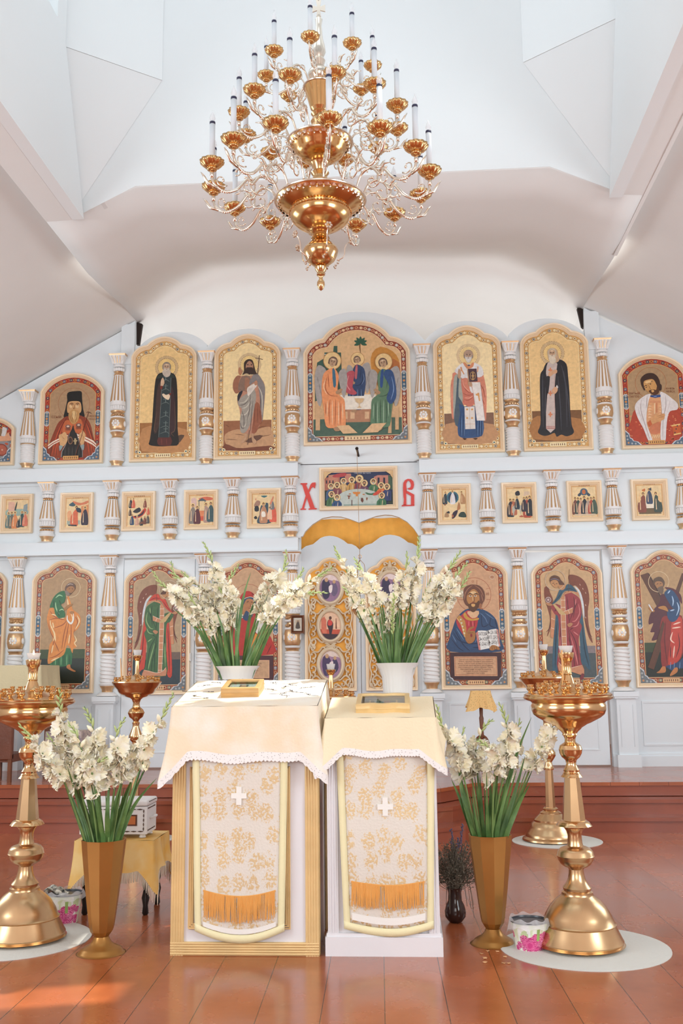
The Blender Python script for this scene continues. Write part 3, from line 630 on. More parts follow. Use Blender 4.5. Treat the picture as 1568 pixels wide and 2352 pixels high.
def royal(leaf, dx, frx):
    """one leaf; frx = (x_left, x_right) of its gilt frame in photo crop units"""
    pts = [(dc(x, y, WY-.0).x, dc(x, y, WY-.0).z) for x, y in leaf]
    b = MB(); b.prismY([(pts[0][0], PZ+.01)]+pts+[(pts[-1][0], PZ+.01)], WY+.005, WY+.045)
    L = b.build('royal_door', M['door'], scr, smooth=False)
    x0 = g7(frx[0], 900).x; x1 = g7(frx[1], 900).x; z0 = g7(400, 1845).z; z1 = g7(400, 62).z; w = x1-x0; h = z1-z0
    # frame
    out = ogee(w, h); fr = framemesh(out, x0, z0, .036, WY, .03); fr.build('frame', M['frame'], L, off=(CX, WY, PZ))
    cl = MB(); inn = offs(out, .034); cl.face(cl.pts([(x0+p[0], WY-.002, z0+p[1]) for p in inn])); cl.build('cloth_backing', M['orange'], L, smooth=False, off=(CX, WY, PZ))
    G = MB(); xm = (x0+x1)/2; y_ = WY-.018
    U = lambda u, v: (x0+w*u, y_, z0+h*v)
    zs = [g7(400, yy).z for yy in (472, 975, 1490)]
    def tb(p2, r): G.tube([(p[0], y_, p[1]) for p in p2], r, 6)
    for s in (-1, 1):
        px = lambda d: xm+s*d
        def sp(d, z, r, a0, turns, rr=.0105):
            pts = spiral(0, 0, r, r*.18, a0, a0+turns, 14); tb([(px(d+p[0]), z+p[1]) for p in pts], [rr*(1-.45*k/14) for k in range(15)]); G.ball((px(d+pts[-1][0]), y_-.006, z+pts[-1][1]), rr*1.25, 7)
        # vine down both edges with curls between the medallions
        e = w/2-.045
        n = 15
        for k in range(n):
            z = z0+.06+(h*.80-.06)*(k+.5)/n; r = .035 if k % 2 else .046
            sp(e-.035, z, r, PI*.5 if k % 2 else -PI*.5, 4.6 if k % 2 else -4.6)
        tb([(px(e-.005+.010*math.sin(k*1.7)), z0+.04+(h*.80)*k/24) for k in range(25)], .0085)
        for zm in [(zs[0]+zs[1])/2, (zs[1]+zs[2])/2, zs[2]-.19]:
            tb(smoothpts([(px(.03), zm+.06), (px(.09), zm+.03), (px(.15), zm+.075), (px(.20), zm+.03), (px(.17), zm-.03)], 4, False), .010)
            tb(smoothpts([(px(.03), zm-.06), (px(.08), zm-.02), (px(.13), zm-.07), (px(.19), zm-.05), (px(.21), zm)], 4, False), .009)
        tb(smoothpts([(px(.02), z1-.11), (px(.07), z1-.13), (px(.11), z1-.20), (px(.17), z1-.22), (px(.20), z1-.30)], 4, False), .011)
        sp(.05, z1-.085, .026, PI, -4.5); sp(.12, z1-.17, .03, 0, 4.5); sp(.185, z1-.30, .03, 0, -4.5)
        sp(.05, z0+.05, .03, 0, 5); sp(.12, z0+.07, .035, PI/2, -5)
        # leaves
        for zl in [z1-.13, *[(zs[i]+zs[i+1])/2 for i in (0, 1)]]:
            for q in range(4):
                an = -PI/2+s*(.25+q*.55); G.tube([(xm, y_, zl), (xm+.035*math.cos(an), y_-.012, zl+.035*math.sin(an)), (xm+.07*math.cos(an), y_, zl+.07*math.sin(an))], [.004, .014, .002], 6)
    for k in range(9): G.ball((xm+.018+.012*(k % 3), y_-.015, (zs[1]+zs[2])/2-.012*(k//3)), .0085, 6)
    G.tube([(xm, y_, z1-.05), (xm, y_-.01, z1-.12), (xm, y_, z1-.185)], [.008, .03, .004], 8)
    G.build('carved_grille', M['carve'], L, off=(CX, WY, PZ))
    for i, z in enumerate(zs):
        mdl = MB(); rx, rz = .125, .158
        for rr, rd, oy in ((1.0, .018, .03), (1.12, .009, .022)):
            mdl.tube([(xm+rx*rr*math.cos(q*PI/20), WY-oy, z+rz*rr*math.sin(q*PI/20)) for q in range(41)], rd, 8, False)
        o = mdl.build('medallion_frame', M['carve'], L, off=(CX, WY, PZ))
        pm = MB(); pal = [('e8d3cf', '6a5a78', '94708f', '352d4c'), ('f0c6a4', 'c8563d', '8a2f2a', '3a2430'), ('ead6cc', '453b5c', 'a5809c', '4c3c60')][i]
        def pf(pts, col, d): pm.cur = lin(col); pm.face(pm.pts([(xm+a*rx, WY-.028-d, z+b_*rz) for a, b_ in pts]))
        pf([(.98*math.cos(q*PI/16), .98*math.sin(q*PI/16)) for q in range(32)], pal[0], 0)
        if i == 1:
            pf([(-.95, -.2), (.95, -.25), (.75, -.65), (.3, -.92), (-.3, -.93), (-.75, -.65)], pal[1], .0004)
            pf([(-.7, -.5), (.7, -.55), (.3, -.92), (-.3, -.93)], pal[3], .0006)
            pf([(-.75, -.2), (-.75, .45), (-.5, .62), (-.35, .4), (-.3, -.5), (-.6, -.5)], 'd9765a', .0007)
            pf(smoothpts([(-.12, .42), (.2, .25), (.22, -.1), (.1, -.5), (.12, -.8), (-.05, -.8), (-.12, -.3), (-.28, .1)], 3), pal[3], .001)
            pf(smoothpts([(-.14, .40), (.15, .28), (.12, .05), (-.2, .05)], 3), 'd3443c', .0013); pf([(.0+.12*math.cos(q), .52+.12*math.sin(q)) for q in [k*PI/5 for k in range(10)]], '5a3020', .0014)
            pf([(.45, .5), (.5, .5), (.55, -.2), (.42, -.2)], '8a4a35', .001)
        else:
            pf(smoothpts([(-.85, .1), (-.5, .62), (.1, .5), (.7, .45), (.9, -.1), (.5, -.75), (-.2, -.9), (-.7, -.5)], 3), pal[2], .0004)
            pf(smoothpts([(-.6, .5), (-.2, .55), (.05, .1), (-.1, -.6), (-.5, -.7), (-.7, -.1)], 3), pal[3], .0008)
            pf(smoothpts([(.2, .35), (.5, .3), (.65, -.2), (.35, -.55), (.1, -.3)], 3), pal[1], .0009)
            pf([(-.3+.15*math.cos(q), .55+.15*math.sin(q)) for q in [k*PI/5 for k in range(10)]], 'caa27a', .0012); pf([(.35+.13*math.cos(q), .42+.13*math.sin(q)) for q in [k*PI/5 for k in range(10)]], 'caa27a', .0012)
            pf(smoothpts([(-.1, .1), (.2, .2), (.15, -.25), (-.05, -.3)], 3), 'f0e0dc', .0014)
        pm.build('medallion_painting', M['paint'], o, smooth=False, off=(CX, WY, PZ))
    return L
royal(leafL, 0, (58, 742)); royal(leafR, 0, (862, 1545))

# ============================================================ ICONS
def text_mesh(txt, size, xscale=1.0):
    cu = D.curves.new('t', 'FONT'); cu.body = txt; cu.size = size; cu.align_x = 'CENTER'; cu.align_y = 'CENTER'; cu.resolution_u = 2
    o = D.objects.new('t', cu); COL.objects.link(o)
    dg = bpy.context.evaluated_depsgraph_get(); me = D.meshes.new_from_object(o.evaluated_get(dg))
    vv = [(v.co.x*xscale, v.co.y) for v in me.vertices]; ff = [tuple(p.vertices) for p in me.polygons]
    D.objects.remove(o); D.curves.remove(cu); D.meshes.remove(me)
    return vv, ff
class Paint:
    def __init__(s, crop, Y): s.b = MB(); s.g = A(*crop); s.sc = crop[2]; s.Y = Y; s.k = 0
    def _pl(s, pts):                        # project crop points to the wall plane, then lift by layer
        s.k += 1; out = []
        for x, y in pts:
            q = s.g(x, y, s.Y); out.append((q.x, s.Y-.00012*s.k, q.z))
        return out
    def raw(s, col, pts3):
        s.k += 1; s.b.cur = lin(col); s.b.face(s.b.pts([(p[0], s.Y-.00012*s.k, p[1]) for p in pts3]))
    def p(s, col, d, sm=3):
        if isinstance(d, str): d = [float(q) for q in d.split()]
        pts = list(zip(d[::2], d[1::2]))
        if sm > 1: pts = smoothpts(pts, sm)
        s.b.cur = lin(col); s.b.face(s.b.pts(s._pl(pts))); return s
    def q(s, col, d): return s.p(col, d, 1)
    def l(s, col, w, d, taper=1):           # painted brush line
        d = [float(q) for q in d.split()] if isinstance(d, str) else d
        pts = smoothpts(list(zip(d[::2], d[1::2])), 4, False); n = len(pts); L_, R2 = [], []
        for i, (x, y) in enumerate(pts):
            a, c = pts[max(i-1, 0)], pts[min(i+1, n-1)]; dx, dy = c[0]-a[0], c[1]-a[1]; m_ = math.hypot(dx, dy) or 1
            ww = w/2*(1-.75*taper*abs(2*i/(n-1)-1)**2); L_.append((x-dy/m_*ww, y+dx/m_*ww)); R2.append((x+dy/m_*ww, y-dx/m_*ww))
        P3 = s._pl(L_+R2); i0 = s.b.pts(P3); s.b.cur = lin(col)
        for i in range(n-1): s.b.face([i0[i], i0[i+1], i0[n+i+1], i0[n+i]])
        return s
    def c(s, col, x, y, r, ry=None, n=20): return s.p(col, [v for k in range(n) for v in (x+r*math.cos(2*PI*k/n), y+(ry or r)*math.sin(2*PI*k/n))], 1)
    def ring(s, col, x, y, r, w, n=36, dots=0):
        P3 = s._pl([(x+r*math.cos(2*PI*k/n), y+r*math.sin(2*PI*k/n)) for k in range(n)]+[(x+(r-w)*math.cos(2*PI*k/n), y+(r-w)*math.sin(2*PI*k/n)) for k in range(n)])
        i = s.b.pts(P3); s.b.cur = lin(col)
        for k in range(n):
            if dots and k % 2: continue
            s.b.face([i[k], i[(k+1) % n], i[n+(k+1) % n], i[n+k]])
        return s
    def t(s, col, txt, x, y, size, xs=1.0):
        vv, ff = text_mesh(txt, size, xs); s.k += 1; s.b.cur = lin(col); P3 = []
        for a, b_ in vv: q = s.g(x+a, y-b_, s.Y); P3.append((q.x, s.Y-.00012*s.k, q.z))
        i = s.b.pts(P3)
        for f in ff: s.b.face([i[k] for k in f][::-1])
        return s
    def face(s, x, y, r, skin='b98a63', dark='4a3020', hair='6b5644', beard=None, tilt=0, long=0):
        ct, st = math.cos(tilt), math.sin(tilt); skin = ''.join('%02x' % int(int(skin[i:i+2], 16)*.6+int('efcfae'[i:i+2], 16)*.4) for i in (0, 2, 4))
        def T(l): return [v for a, b_ in l for v in (x+(a*ct-b_*st)*r, y+(a*st+b_*ct)*r)]
        s.p(hair, T([(-1.0, .1), (-.95, -.6), (-.5, -1.15), (0, -1.28), (.5, -1.15), (.95, -.6), (1.0, .1), (.9, .5+long), (.5, .6+long), (-.5, .6+long), (-.9, .5+long)]))
        s.p(skin, T([(-.72, -.1), (-.62, -.7), (0, -.92), (.62, -.7), (.72, -.1), (.55, .65), (0, 1.0), (-.55, .65)]))
        if beard: s.p(beard, T([(-.70, .15), (-.40, .30), (0, .22), (.40, .30), (.70, .15), (.62, .8), (.3, 1.35), (0, 1.5), (-.3, 1.35), (-.62, .8)]))
        s.l(dark, .13*r, T([(-.52, -.22), (-.3, -.32), (-.1, -.22)])); s.l(dark, .13*r, T([(.10, -.22), (.3, -.32), (.52, -.22)]))
        s.c(dark, *T([(-.28, -.08)]), .09*r, n=8); s.c(dark, *T([(.28, -.08)]), .09*r, n=8)
        s.l('8d5f40', .10*r, T([(.03, -.15), (.08, .2), (-.05, .3)])); s.l('7a3b2c', .12*r, T([(-.18, .5), (0, .46), (.18, .5)]))
        s.p('e9cfae', T([(-.35, -.62), (0, -.78), (.35, -.62), (0, -.50)]), 2)
        return s
BORD = dict(gold=('d9a866', ['f3dcae', 'f1d7ab', 'b9b7a6', 'f3dcae'], '6d3b20', 'f6e2b4'),
            red=('a83a28', ['c9803f', '4d6c8d', 'c3472c', '39485c'], '7c1f1a', 'd8a05e'),
            terra=('9a4a2c', ['d8a47c', '7f92a8', 'cf8d62', '7c8a74'], '5e2418', 'e3b888'),
            rose=('93402f', ['e6c39c', 'b9bdbd', 'e29a72', 'e6c39c'], '5e2418', 'eccba0'))
def icon(name, label, cat, group, shape, bl, br, apx, crop, border, field, bw=.052, ft=.045, dep=.05, fmat='frame', skarg={}):
    a, b, c = at(*bl, WY), at(*br, WY), at(*apx, WY)
    x0, x1, z0, z1 = a.x, b.x, (a.z+b.z)/2, c.z; w, h = x1-x0, z1-z0
    root = thing(name, label, cat, ((x0+x1)/2, WY, z0), group)
    out = {'ogee': ogee, 'arch': archy}[shape](w, h, **skarg) if shape != 'rect' else rect(w, h)
    framemesh(out, x0, z0, ft, WY, dep).build('frame', M[fmat], root)
    P = Paint(crop, WY-.010); off_ = lambda d: [(x0+p[0], z0+p[1]) for p in offs(out, d)]
    if not border:
        P.raw(field, off_(ft*.95)); P.x = (x0, x1, z0, z1); return root, P
    bc, mot, dk, li = BORD[border]
    P.raw(bc, off_(ft*.95))
    # scroll ornament along the border
    mid = offs(out, ft+bw*.52); seg = []; tot = 0
    for i in range(len(mid)):
        p, q = Vector(mid[i]), Vector(mid[(i+1) % len(mid)]); n = max(1, int((q-p).length/.012))
        for k in range(n): seg.append(p.lerp(q, k/n))
    N = len(seg); k0 = 0; last = None; cnt = 0; layer = P.k
    for i, p in enumerate(seg):
        if last is not None and (p-last).length < bw*.74: continue
        q = seg[(i+1) % N]; d = (q-p).normalized() if (q-p).length > 1e-6 else Vector((1, 0)); nn = Vector((d.y, -d.x)); last = p; cnt += 1
        P.k = layer; m_ = mot[cnt % len(mot)]; rr = bw*.33
        P.raw(dk, [(x0+p.x+rr*1.15*math.cos(t*PI/4)*1.0, z0+p.y+rr*1.15*math.sin(t*PI/4)) for t in range(8)])
        P.raw(m_, [(x0+p.x+rr*math.cos(t*PI/4), z0+p.y+rr*math.sin(t*PI/4)) for t in range(8)])
        P.raw(li if cnt % 2 else dk, [(x0+p.x+rr*.45*math.cos(t*PI/3), z0+p.y+rr*.45*math.sin(t*PI/3)) for t in range(6)])
        sd = 1 if cnt % 2 else -1; e = p+d*bw*.37
        P.raw(li, [(x0+e.x+nn.x*sd*bw*.36-d.x*bw*.16, z0+e.y+nn.y*sd*bw*.36-d.y*bw*.16), (x0+e.x, z0+e.y), (x0+e.x-nn.x*sd*bw*.30, z0+e.y-nn.y*sd*bw*.30), (x0+e.x+d.x*bw*.1, z0+e.y+d.y*bw*.1)])
    P.k = layer+6
    if border != 'gold':                     # blue cartouches halfway up and grey corner pieces
        for cx in (x0+ft+bw*.5, x1-ft-bw*.5):
            zc = z0+h*.505; hh = h*.082; ww = bw*.52
            for sc_, cc in ((1.0, 'c3c7cc'), (.86, '3f6078')): P.raw(cc, [(cx-ww*sc_, zc-hh*sc_*.8), (cx-ww*.5*sc_, zc-hh*sc_), (cx+ww*.5*sc_, zc-hh*sc_), (cx+ww*sc_, zc-hh*.8*sc_), (cx+ww*sc_, zc+hh*.8*sc_), (cx+ww*.5*sc_, zc+hh*sc_), (cx-ww*.5*sc_, zc+hh*sc_), (cx-ww*sc_, zc+hh*.8*sc_)])
            for k in range(-2, 3): r_ = bw*.26; P.raw('cf8a4a' if k == 0 else 'a9aba6', [(cx+r_*math.cos(t*PI/4), zc+k*hh*.36+r_*math.sin(t*PI/4)) for t in range(8)]); P.k -= 1
    P.k = layer+12
    P.raw(li, off_(ft+bw)); P.raw(field, off_(ft+bw+.006))
    P.x = (x0, x1, z0, z1); P.ft, P.bw = ft, bw
    if border == 'gold':                     # tooled field
        rnd = random.Random(int(abs(x0)*100))
        fi = off_(ft+bw+.02); 
    P.fin = lambda: None
    def corners():
        x0, x1, z0, z1 = P.x; s_ = bw*2.1
        for sx, cx in ((1, x0+ft), (-1, x1-ft)):
            zc = z0+ft; P.k += 1
            if border == 'gold':
                c_ = (cx+sx*bw*1.25, zc+bw*1.25); P.raw('f6e2b4', [(c_[0]+bw*.36*math.cos(t*PI/5), c_[1]+bw*.36*math.sin(t*PI/5)) for t in range(10)]); P.raw('27566b', [(c_[0]+bw*.16*math.cos(t*PI/4), c_[1]+bw*.18*math.sin(t*PI/4)) for t in range(8)])
            else:
                sh = [(0, 0), (s_*1.5, 0), (s_*1.15, .55*bw*1.3), (s_*.75, bw*.9), (bw*1.35, bw*1.35), (bw*.9, s_*.75), (bw*.75, s_*1.15), (0, s_*1.5)]
                for k, cc in ((1.0, 'c9ccd0'), (.9, '566b80' if border == 'red' else '70777c')): P.raw(cc, [(cx+sx*a_*k, zc+b_*k) for a_, b_ in sh])
                for a_, b_ in ((.5, .5), (1.2, .35), (.35, 1.2), (1.9, .3), (.3, 1.9)): P.raw('c98d5a' if a_ == .5 else 'aab0b2', [(cx+sx*(a_*bw+bw*.22*math.cos(t*PI/3)), zc+b_*bw+bw*.22*math.sin(t*PI/3)) for t in range(6)]); P.k -= 1
        # name plate in the lower border
        xm = (x0+x1)/2; P.k += 1; P.raw(li, [(xm-w*.12, z0+ft+bw*.1), (xm+w*.12, z0+ft+bw*.1), (xm+w*.12, z0+ft+bw*.9), (xm-w*.12, z0+ft+bw*.9)])
        for k in range(7): xx = xm-w*.09+k*w*.03; P.raw('6a3a28', [(xx-.004, z0+ft+bw*.3), (xx+.004, z0+ft+bw*.3), (xx+.004, z0+ft+bw*.7), (xx-.004, z0+ft+bw*.7)]); P.k -= 1
    P.corners = corners
    return root, P
def done(root, P):
    if hasattr(P, 'corners'): P.k += 1; P.corners()
    return P.b.build('painting', M['paint'], root, smooth=False)
UP = 'icons of the upper tier'; LO = 'icons of the lower tier'; FE = 'small square icons of the middle tier'
def gfloor(P, col, ycrop, d=None):
    """ground band across the field from the crop row down to the lower border"""
    x0, x1, z0, z1 = P.x; e = P.ft+P.bw+.006; z = P.g(600, ycrop, WY).z
    P.raw(col, [(x0+e, z0+e), (x1-e, z0+e), (x1-e, z), (x0+e, z)])

# --- I1 bishop in black hat
r, P = icon('icon_painting', 'round-topped icon of a bearded bishop in a tall black hat and red mantle', 'icon', UP, 'arch', (89.6, 1068.4), (237, 1065), (169.7, 859), (85, 850, 9.8), 'red', 'b3906c')
P.ring('a86a45', 835, 760, 360, 8, 48)
P.p('8e3d22', '700 1010 560 1110 470 1200 400 1350 330 1520 270 1690 240 1960 1345 1960 1330 1700 1270 1500 1210 1240 1120 1090 980 1010 840 1080')
for a in ('640 1110 520 1300 420 1560 330 1930', '600 1200 520 1450 440 1700 400 1940', '1080 1090 1150 1300 1230 1560 1300 1900', '1020 1150 1090 1400 1150 1700 1180 1940', '560 1300 480 1600 470 1930', '1130 1500 1220 1700 1260 1940'): P.l('c4512e', 22, a)
for a in ('680 1060 560 1250 440 1550', '1060 1080 1190 1350 1290 1700', '330 1700 300 1940', '1240 1750 1280 1940'): P.l('5c2214', 14, a)
P.p('1d1916', '690 1040 600 1060 640 880 690 640 700 520 740 495 860 478 1000 485 1015 640 1040 880 1072 1050 960 1020 830 1080')
P.p('9a9a98', '810 1230 700 1520 640 1680 540 1960 1030 1960 960 1650 900 1420', 2); P.p('26211f', '812 1240 710 1520 650 1690 556 1960 1020 1960 950 1650 890 1420', 2)
for x in (640, 720, 800, 880, 950): P.l('55504c', 10, '%d 1720 %d 1950' % (x, x-10))
P.p('c9693b', '720 1130 630 1150 590 1280 565 1400 640 1430 740 1420 815 1230 760 1190', 2); P.p('c9693b', '930 1100 1000 1120 1050 1340 1060 1400 960 1430 870 1410 820 1220 900 1190', 2)
for x, y in ((700, 1270), (940, 1240)): P.c('7b5a52', x, y, 62, 40); P.c('d9b6a0', x, y, 30, 22); [P.l('4f2f2a', 14, '%d %d %d %d' % (x-40+20*k, y+20, x-50+24*k, y+100)) for k in range(5)]
P.p('171412', '690 520 690 700 720 720 860 700 970 720 985 640 1005 500 860 478')
P.p('cf9e6b', '715 725 850 700 975 725 1005 870 980 960 900 980 840 900 760 960 690 960 680 840')
P.l('6e4526', 22, '735 770 790 750 830 775'); P.l('6e4526', 22, '870 770 920 750 965 775'); P.c('4a2f1c', 790, 785, 16, 10); P.c('4a2f1c', 915, 785, 16, 10); P.l('a06c3e', 18, '845 780 850 840 820 870 870 872')
P.p('e6c08f', '730 800 790 800 790 850 745 860', 2); P.p('e6c08f', '870 800 945 800 930 860 880 850', 2)
P.p('c5935a', '750 930 830 885 930 920 960 1010 930 1130 880 1200 820 1225 760 1180 720 1090 715 1000'); P.p('e2bc84', '790 960 840 920 890 960 900 1060 850 1120 800 1060')
for a in ('740 980 760 1090 810 1200', '800 950 790 1060 830 1190', '900 960 890 1080 860 1190', '860 920 870 1000 850 1120'): P.l('8d5f30', 12, a)
for s_, pts in ((1, '250 1690 360 1610 520 1530 700 1460 690 1530 540 1600 380 1680 260 1780'), (2, '900 1440 1090 1500 1270 1590 1335 1660 1340 1750 1240 1680 1080 1600 930 1530')):
    P.q('f0dcc8', pts)
P.l('a3442c', 18, '255 1735 370 1650 530 1570 690 1500', 0); P.l('a3442c', 18, '920 1490 1090 1550 1250 1635 1335 1710', 0)
P.p('d9a976', '500 1470 560 1440 620 1400 660 1420 690 1520 680 1620 600 1720 530 1700 510 1600'); P.p('d9a976', '950 1450 1010 1400 1010 1360 1060 1390 1100 1470 1080 1560 1060 1660 1010 1710 960 1600')
P.l('a06c3e', 8, '560 1480 600 1540 640 1560'); P.l('a06c3e', 8, '1010 1450 1050 1520 1040 1600')
P.p('8fa0a0', '510 1700 590 1720 520 1830 505 1760', 2); P.p('8fa0a0', '990 1700 1070 1680 1050 1810 1010 1760', 2)
P.c('8a6248', 757, 1590, 55, 88); P.c('3c2b26', 757, 1590, 38, 66); P.q('b9a27a', '845 1540 885 1540 890 1580 920 1590 890 1620 885 1680 850 1680 845 1620 815 1600 845 1580')
P.l('6e3d2c', 14, '1165 960 1090 1180 1010 1480 900 1820 860 1960', 0); P.l('5b3a2c', 16, '1110 960 1170 950 1240 990')
P.t('8a5034', 'СТЫЙ', 440, 1065, 75); P.t('8a5034', 'МОСК', 1260, 1045, 65); P.t('8a5034', 'ОВСКИЙ', 1250, 1110, 45)
done(r, P)
# --- I2 monk
r, P = icon('icon_painting', 'lobed gold icon of a grey-bearded monk in a long dark habit', 'icon', UP, 'ogee', (298, 1063), (450.4, 1060), (380, 775.6), (295, 775, 8.11), 'gold', 'f2cd8e')
gfloor(P, 'a5703f', 1590); P.p('c08a58', '260 1700 600 1650 1080 1720 1090 2120 250 2120', 2)
P.ring('cfb084', 713, 560, 215, 52, 48); P.ring('7a5a3c', 713, 560, 168, 8, 60, 1); P.c('efcb84', 713, 560, 156); P.ring('b28a58', 713, 560, 218, 6, 60, 1)
P.p('5d4636', '920 1830 1040 1820 1000 1900 930 1970', 2)
P.p('211d1b', '600 660 520 740 490 900 465 1200 440 1600 400 1900 385 2000 560 2030 780 2020 935 1985 915 1700 915 1200 905 900 880 730 800 660')
P.p('46302a', '560 880 520 1100 500 1500 470 1750 520 1780 600 1500 640 1000 620 800', 2); P.p('3c2527', '800 900 870 1200 875 1700 800 1800 770 1850 770 1300', 2)
P.p('5b2a25', '560 1860 545 1990 640 2020 790 2005 790 1860', 2); P.l('7a3a30', 14, '620 1880 620 2000'); P.l('7a3a30', 14, '710 1880 710 2000')
P.q('2e3b3e', '640 720 780 720 800 740 775 1300 755 1865 560 1865 600 1300 630 900')
P.l('75837f', 7, '632 740 600 1300 562 1860', 0); P.l('75837f', 7, '795 740 775 1300 755 1860', 0)
for y in (830, 1000, 1250, 1500, 1690, 1800):
    P.l('7d8a84', 8, '%d %d 700 %d %d %d' % (620-(y-800)*.04, y, y-40, 770-(y-800)*.01, y)); P.q('6f7d79', '690 %d 705 %d 700 %d 685 %d' % (y-130, y-130, y-30, y-30)); P.l('6f7d79', 8, '650 %d 740 %d' % (y-95, y-95), 0)
P.l('8a6a4c', 6, '860 1200 870 1700 800 1780 850 1850'); P.l('8a6a4c', 5, '530 1400 480 1700 510 1760')
P.p('2c3430', '625 670 520 750 560 770 640 740', 2); P.p('2c3430', '790 670 880 740 830 760 770 740', 2)
P.face(712, 560, 78, 'a8886e', '4a3a30', '8f8478', 'd2c2ae'); P.p('c8b8a8', '640 620 780 620 775 710 712 745 650 705')
P.p('d9b595', '600 900 610 800 640 755 660 780 672 850 650 900 620 925'); P.p('7a2e22', '595 910 640 910 630 960 600 970', 2)
P.p('ecd3b4', '630 1065 660 1050 700 1075 760 1060 775 1100 750 1165 700 1150 650 1110'); P.p('7a2e22', '755 1050 800 1040 780 1090', 2)
done(r, P)
# --- I3 saint with cross staff
r, P = icon('icon_painting', 'lobed gold icon of a long-haired saint in grey cloak with cross staff', 'icon', UP, 'ogee', (491, 1057), (645.6, 1055), (568.4, 769.4), (485, 765, 7.97), 'gold', 'f9dfa8')
gfloor(P, '9b6544', 1605); P.p('c79a72', '260 1850 480 1760 700 1800 1000 1720 1100 1760 1100 2070 420 2100 260 2010'); P.p('7c4630', '260 2030 400 2080 560 2110 1090 2060 1100 2150 260 2150', 2)
for a in ('270 1680 330 1720', '260 1940 480 1960', '430 1850 600 1870', '800 1750 1000 1700', '900 1900 1090 1860'): P.l('6a4028', 10, a)
P.ring('d8bd92', 700, 580, 215, 50, 48); P.ring('8a6a4c', 700, 580, 168, 8, 60, 1); P.c('efcf8c', 700, 580, 156)
P.p('6d4a38', '790 1880 950 1880 800 2000 620 1990', 2)
P.l('5a4030', 14, '880 410 850 760', 0); P.l('5a4030', 12, '805 455 945 485', 0)
P.p('a06a50', '480 780 410 870 395 1000 430 1090 470 1110 520 1080 560 1060 560 820'); P.p('c08a70', '540 800 600 780 690 790 790 770 880 820 960 900 985 1050 970 1300 930 1590 860 1740 780 1840 620 1840 560 1740 520 1400 480 1280 485 1150 520 1070 500 950')
P.p('8b6f5f', '560 800 500 940 500 1060 600 1060 690 1080 720 900 700 790', 2); P.p('a4735a', '620 820 700 860 700 1050 620 1060', 2)
P.p('8a8280', '790 740 870 770 950 900 985 1010 975 1200 940 1590 915 1560 890 1200 850 950 780 900 720 950 700 900', 3)
P.p('a49c90', '700 1080 570 1160 490 1260 510 1340 560 1400 530 1560 530 1780 580 1835 640 1800 700 1700 760 1500 820 1200 800 1050 730 960'); 
for a in ('520 1280 620 1260 700 1150', '560 1380 650 1350 740 1200', '540 1500 640 1480 740 1300', '560 1700 620 1700 700 1500', '860 980 930 1150 930 1500'): P.l('c9c2b2', 20, a)
for a in ('500 1320 600 1310 690 1230', '560 1420 600 1560 590 1760', '720 1100 700 1400 640 1700', '760 1250 730 1600 720 1800', '820 1250 830 1600 800 1800', '530 1640 560 1740 610 1750', '900 1150 900 1400'): P.l('5f5450', 12, a)
P.p('9a5c42', '800 1300 770 1600 740 1830 820 1820 870 1700 930 1600 880 1300', 2)
for a in ('800 1350 780 1700', '850 1350 850 1650', '890 1400 900 1600'): P.l('6a3a2c', 10, a)
P.p('2c2a33', '480 1160 520 1080 580 1060 540 1160 490 1260', 2)
P.p('e4d9cc', '665 1000 800 920 840 960 790 1030 680 1160 660 1080', 2); [P.l('b5a49a', 5, '%d %d %d %d' % (690+q*22, 1000-q*8, 680+q*22, 1090-q*14)) for q in range(4)]
P.p('c08a6a', '790 900 830 870 850 910 840 950 800 960'); P.p('b9805e', '500 740 500 650 530 630 550 680 575 690 560 740 540 780')
P.p('3a2a22', '600 700 600 560 640 500 700 480 760 510 790 620 820 720 840 750 740 760 640 740 570 770')
P.p('b5866a', '640 580 700 510 765 580 760 670 700 700 640 670'); P.p('3c2820', '638 640 700 630 765 640 740 720 700 765 660 720'); P.l('3c2a20', 12, '650 580 690 575'); P.l('3c2a20', 12, '720 575 755 580'); P.c('2a1c16', 672, 590, 8); P.c('2a1c16', 735, 590, 8); P.l('8d5f44', 8, '702 580 706 620')
P.p('c39a78', '620 1850 660 1850 650 1930 590 2010 540 2010 560 1960 610 1920'); P.p('c39a78', '740 1850 780 1850 780 1920 830 1980 800 2040 750 1980')
P.l('6a5040', 10, '700 1780 665 2050', 0)
done(r, P)
# --- I4 central icon: a plain stand-in of three seated robed figures at the size and in the colours of the original
r, P = icon('icon_painting', 'largest icon, under the middle arch, of three haloed winged figures', 'icon', UP, 'ogee', (698, 1025), (946, 1019.5), (814.5, 739), (695, 740, 6.03), 'rose', 'e0b888', skarg=dict(vs_=.742, uj=.18, vj=.862))
gfloor(P, '4d6656', 1340); P.p('3d5d50', '170 900 200 560 300 500 300 420 420 420 430 330 480 330 480 420 530 420 540 700 520 950 170 1100', 1); P.p('c98a3e', '950 640 960 430 1080 340 1240 400 1330 520 1340 700 1340 1000 1100 1000', 2); P.p('b9703c', '1180 560 1340 560 1340 1000 1200 1000', 2)
P.q('b9c3c0', '300 440 420 440 420 455 300 455'); P.q('c9733f', '385 470 405 470 405 560 385 560')
P.l('7d5a38', 18, '800 430 790 330 800 270'); [P.p('2f5a45', [v for a, b_ in ((0, 0), (40, -22), (95, 0), (40, 22)) for v in (800+a*math.cos(t)-b_*math.sin(t), 290+a*math.sin(t)+b_*math.cos(t))]) for t in (-2.8, -2.2, -1.57, -.9, -.35, .3, 2.8)]
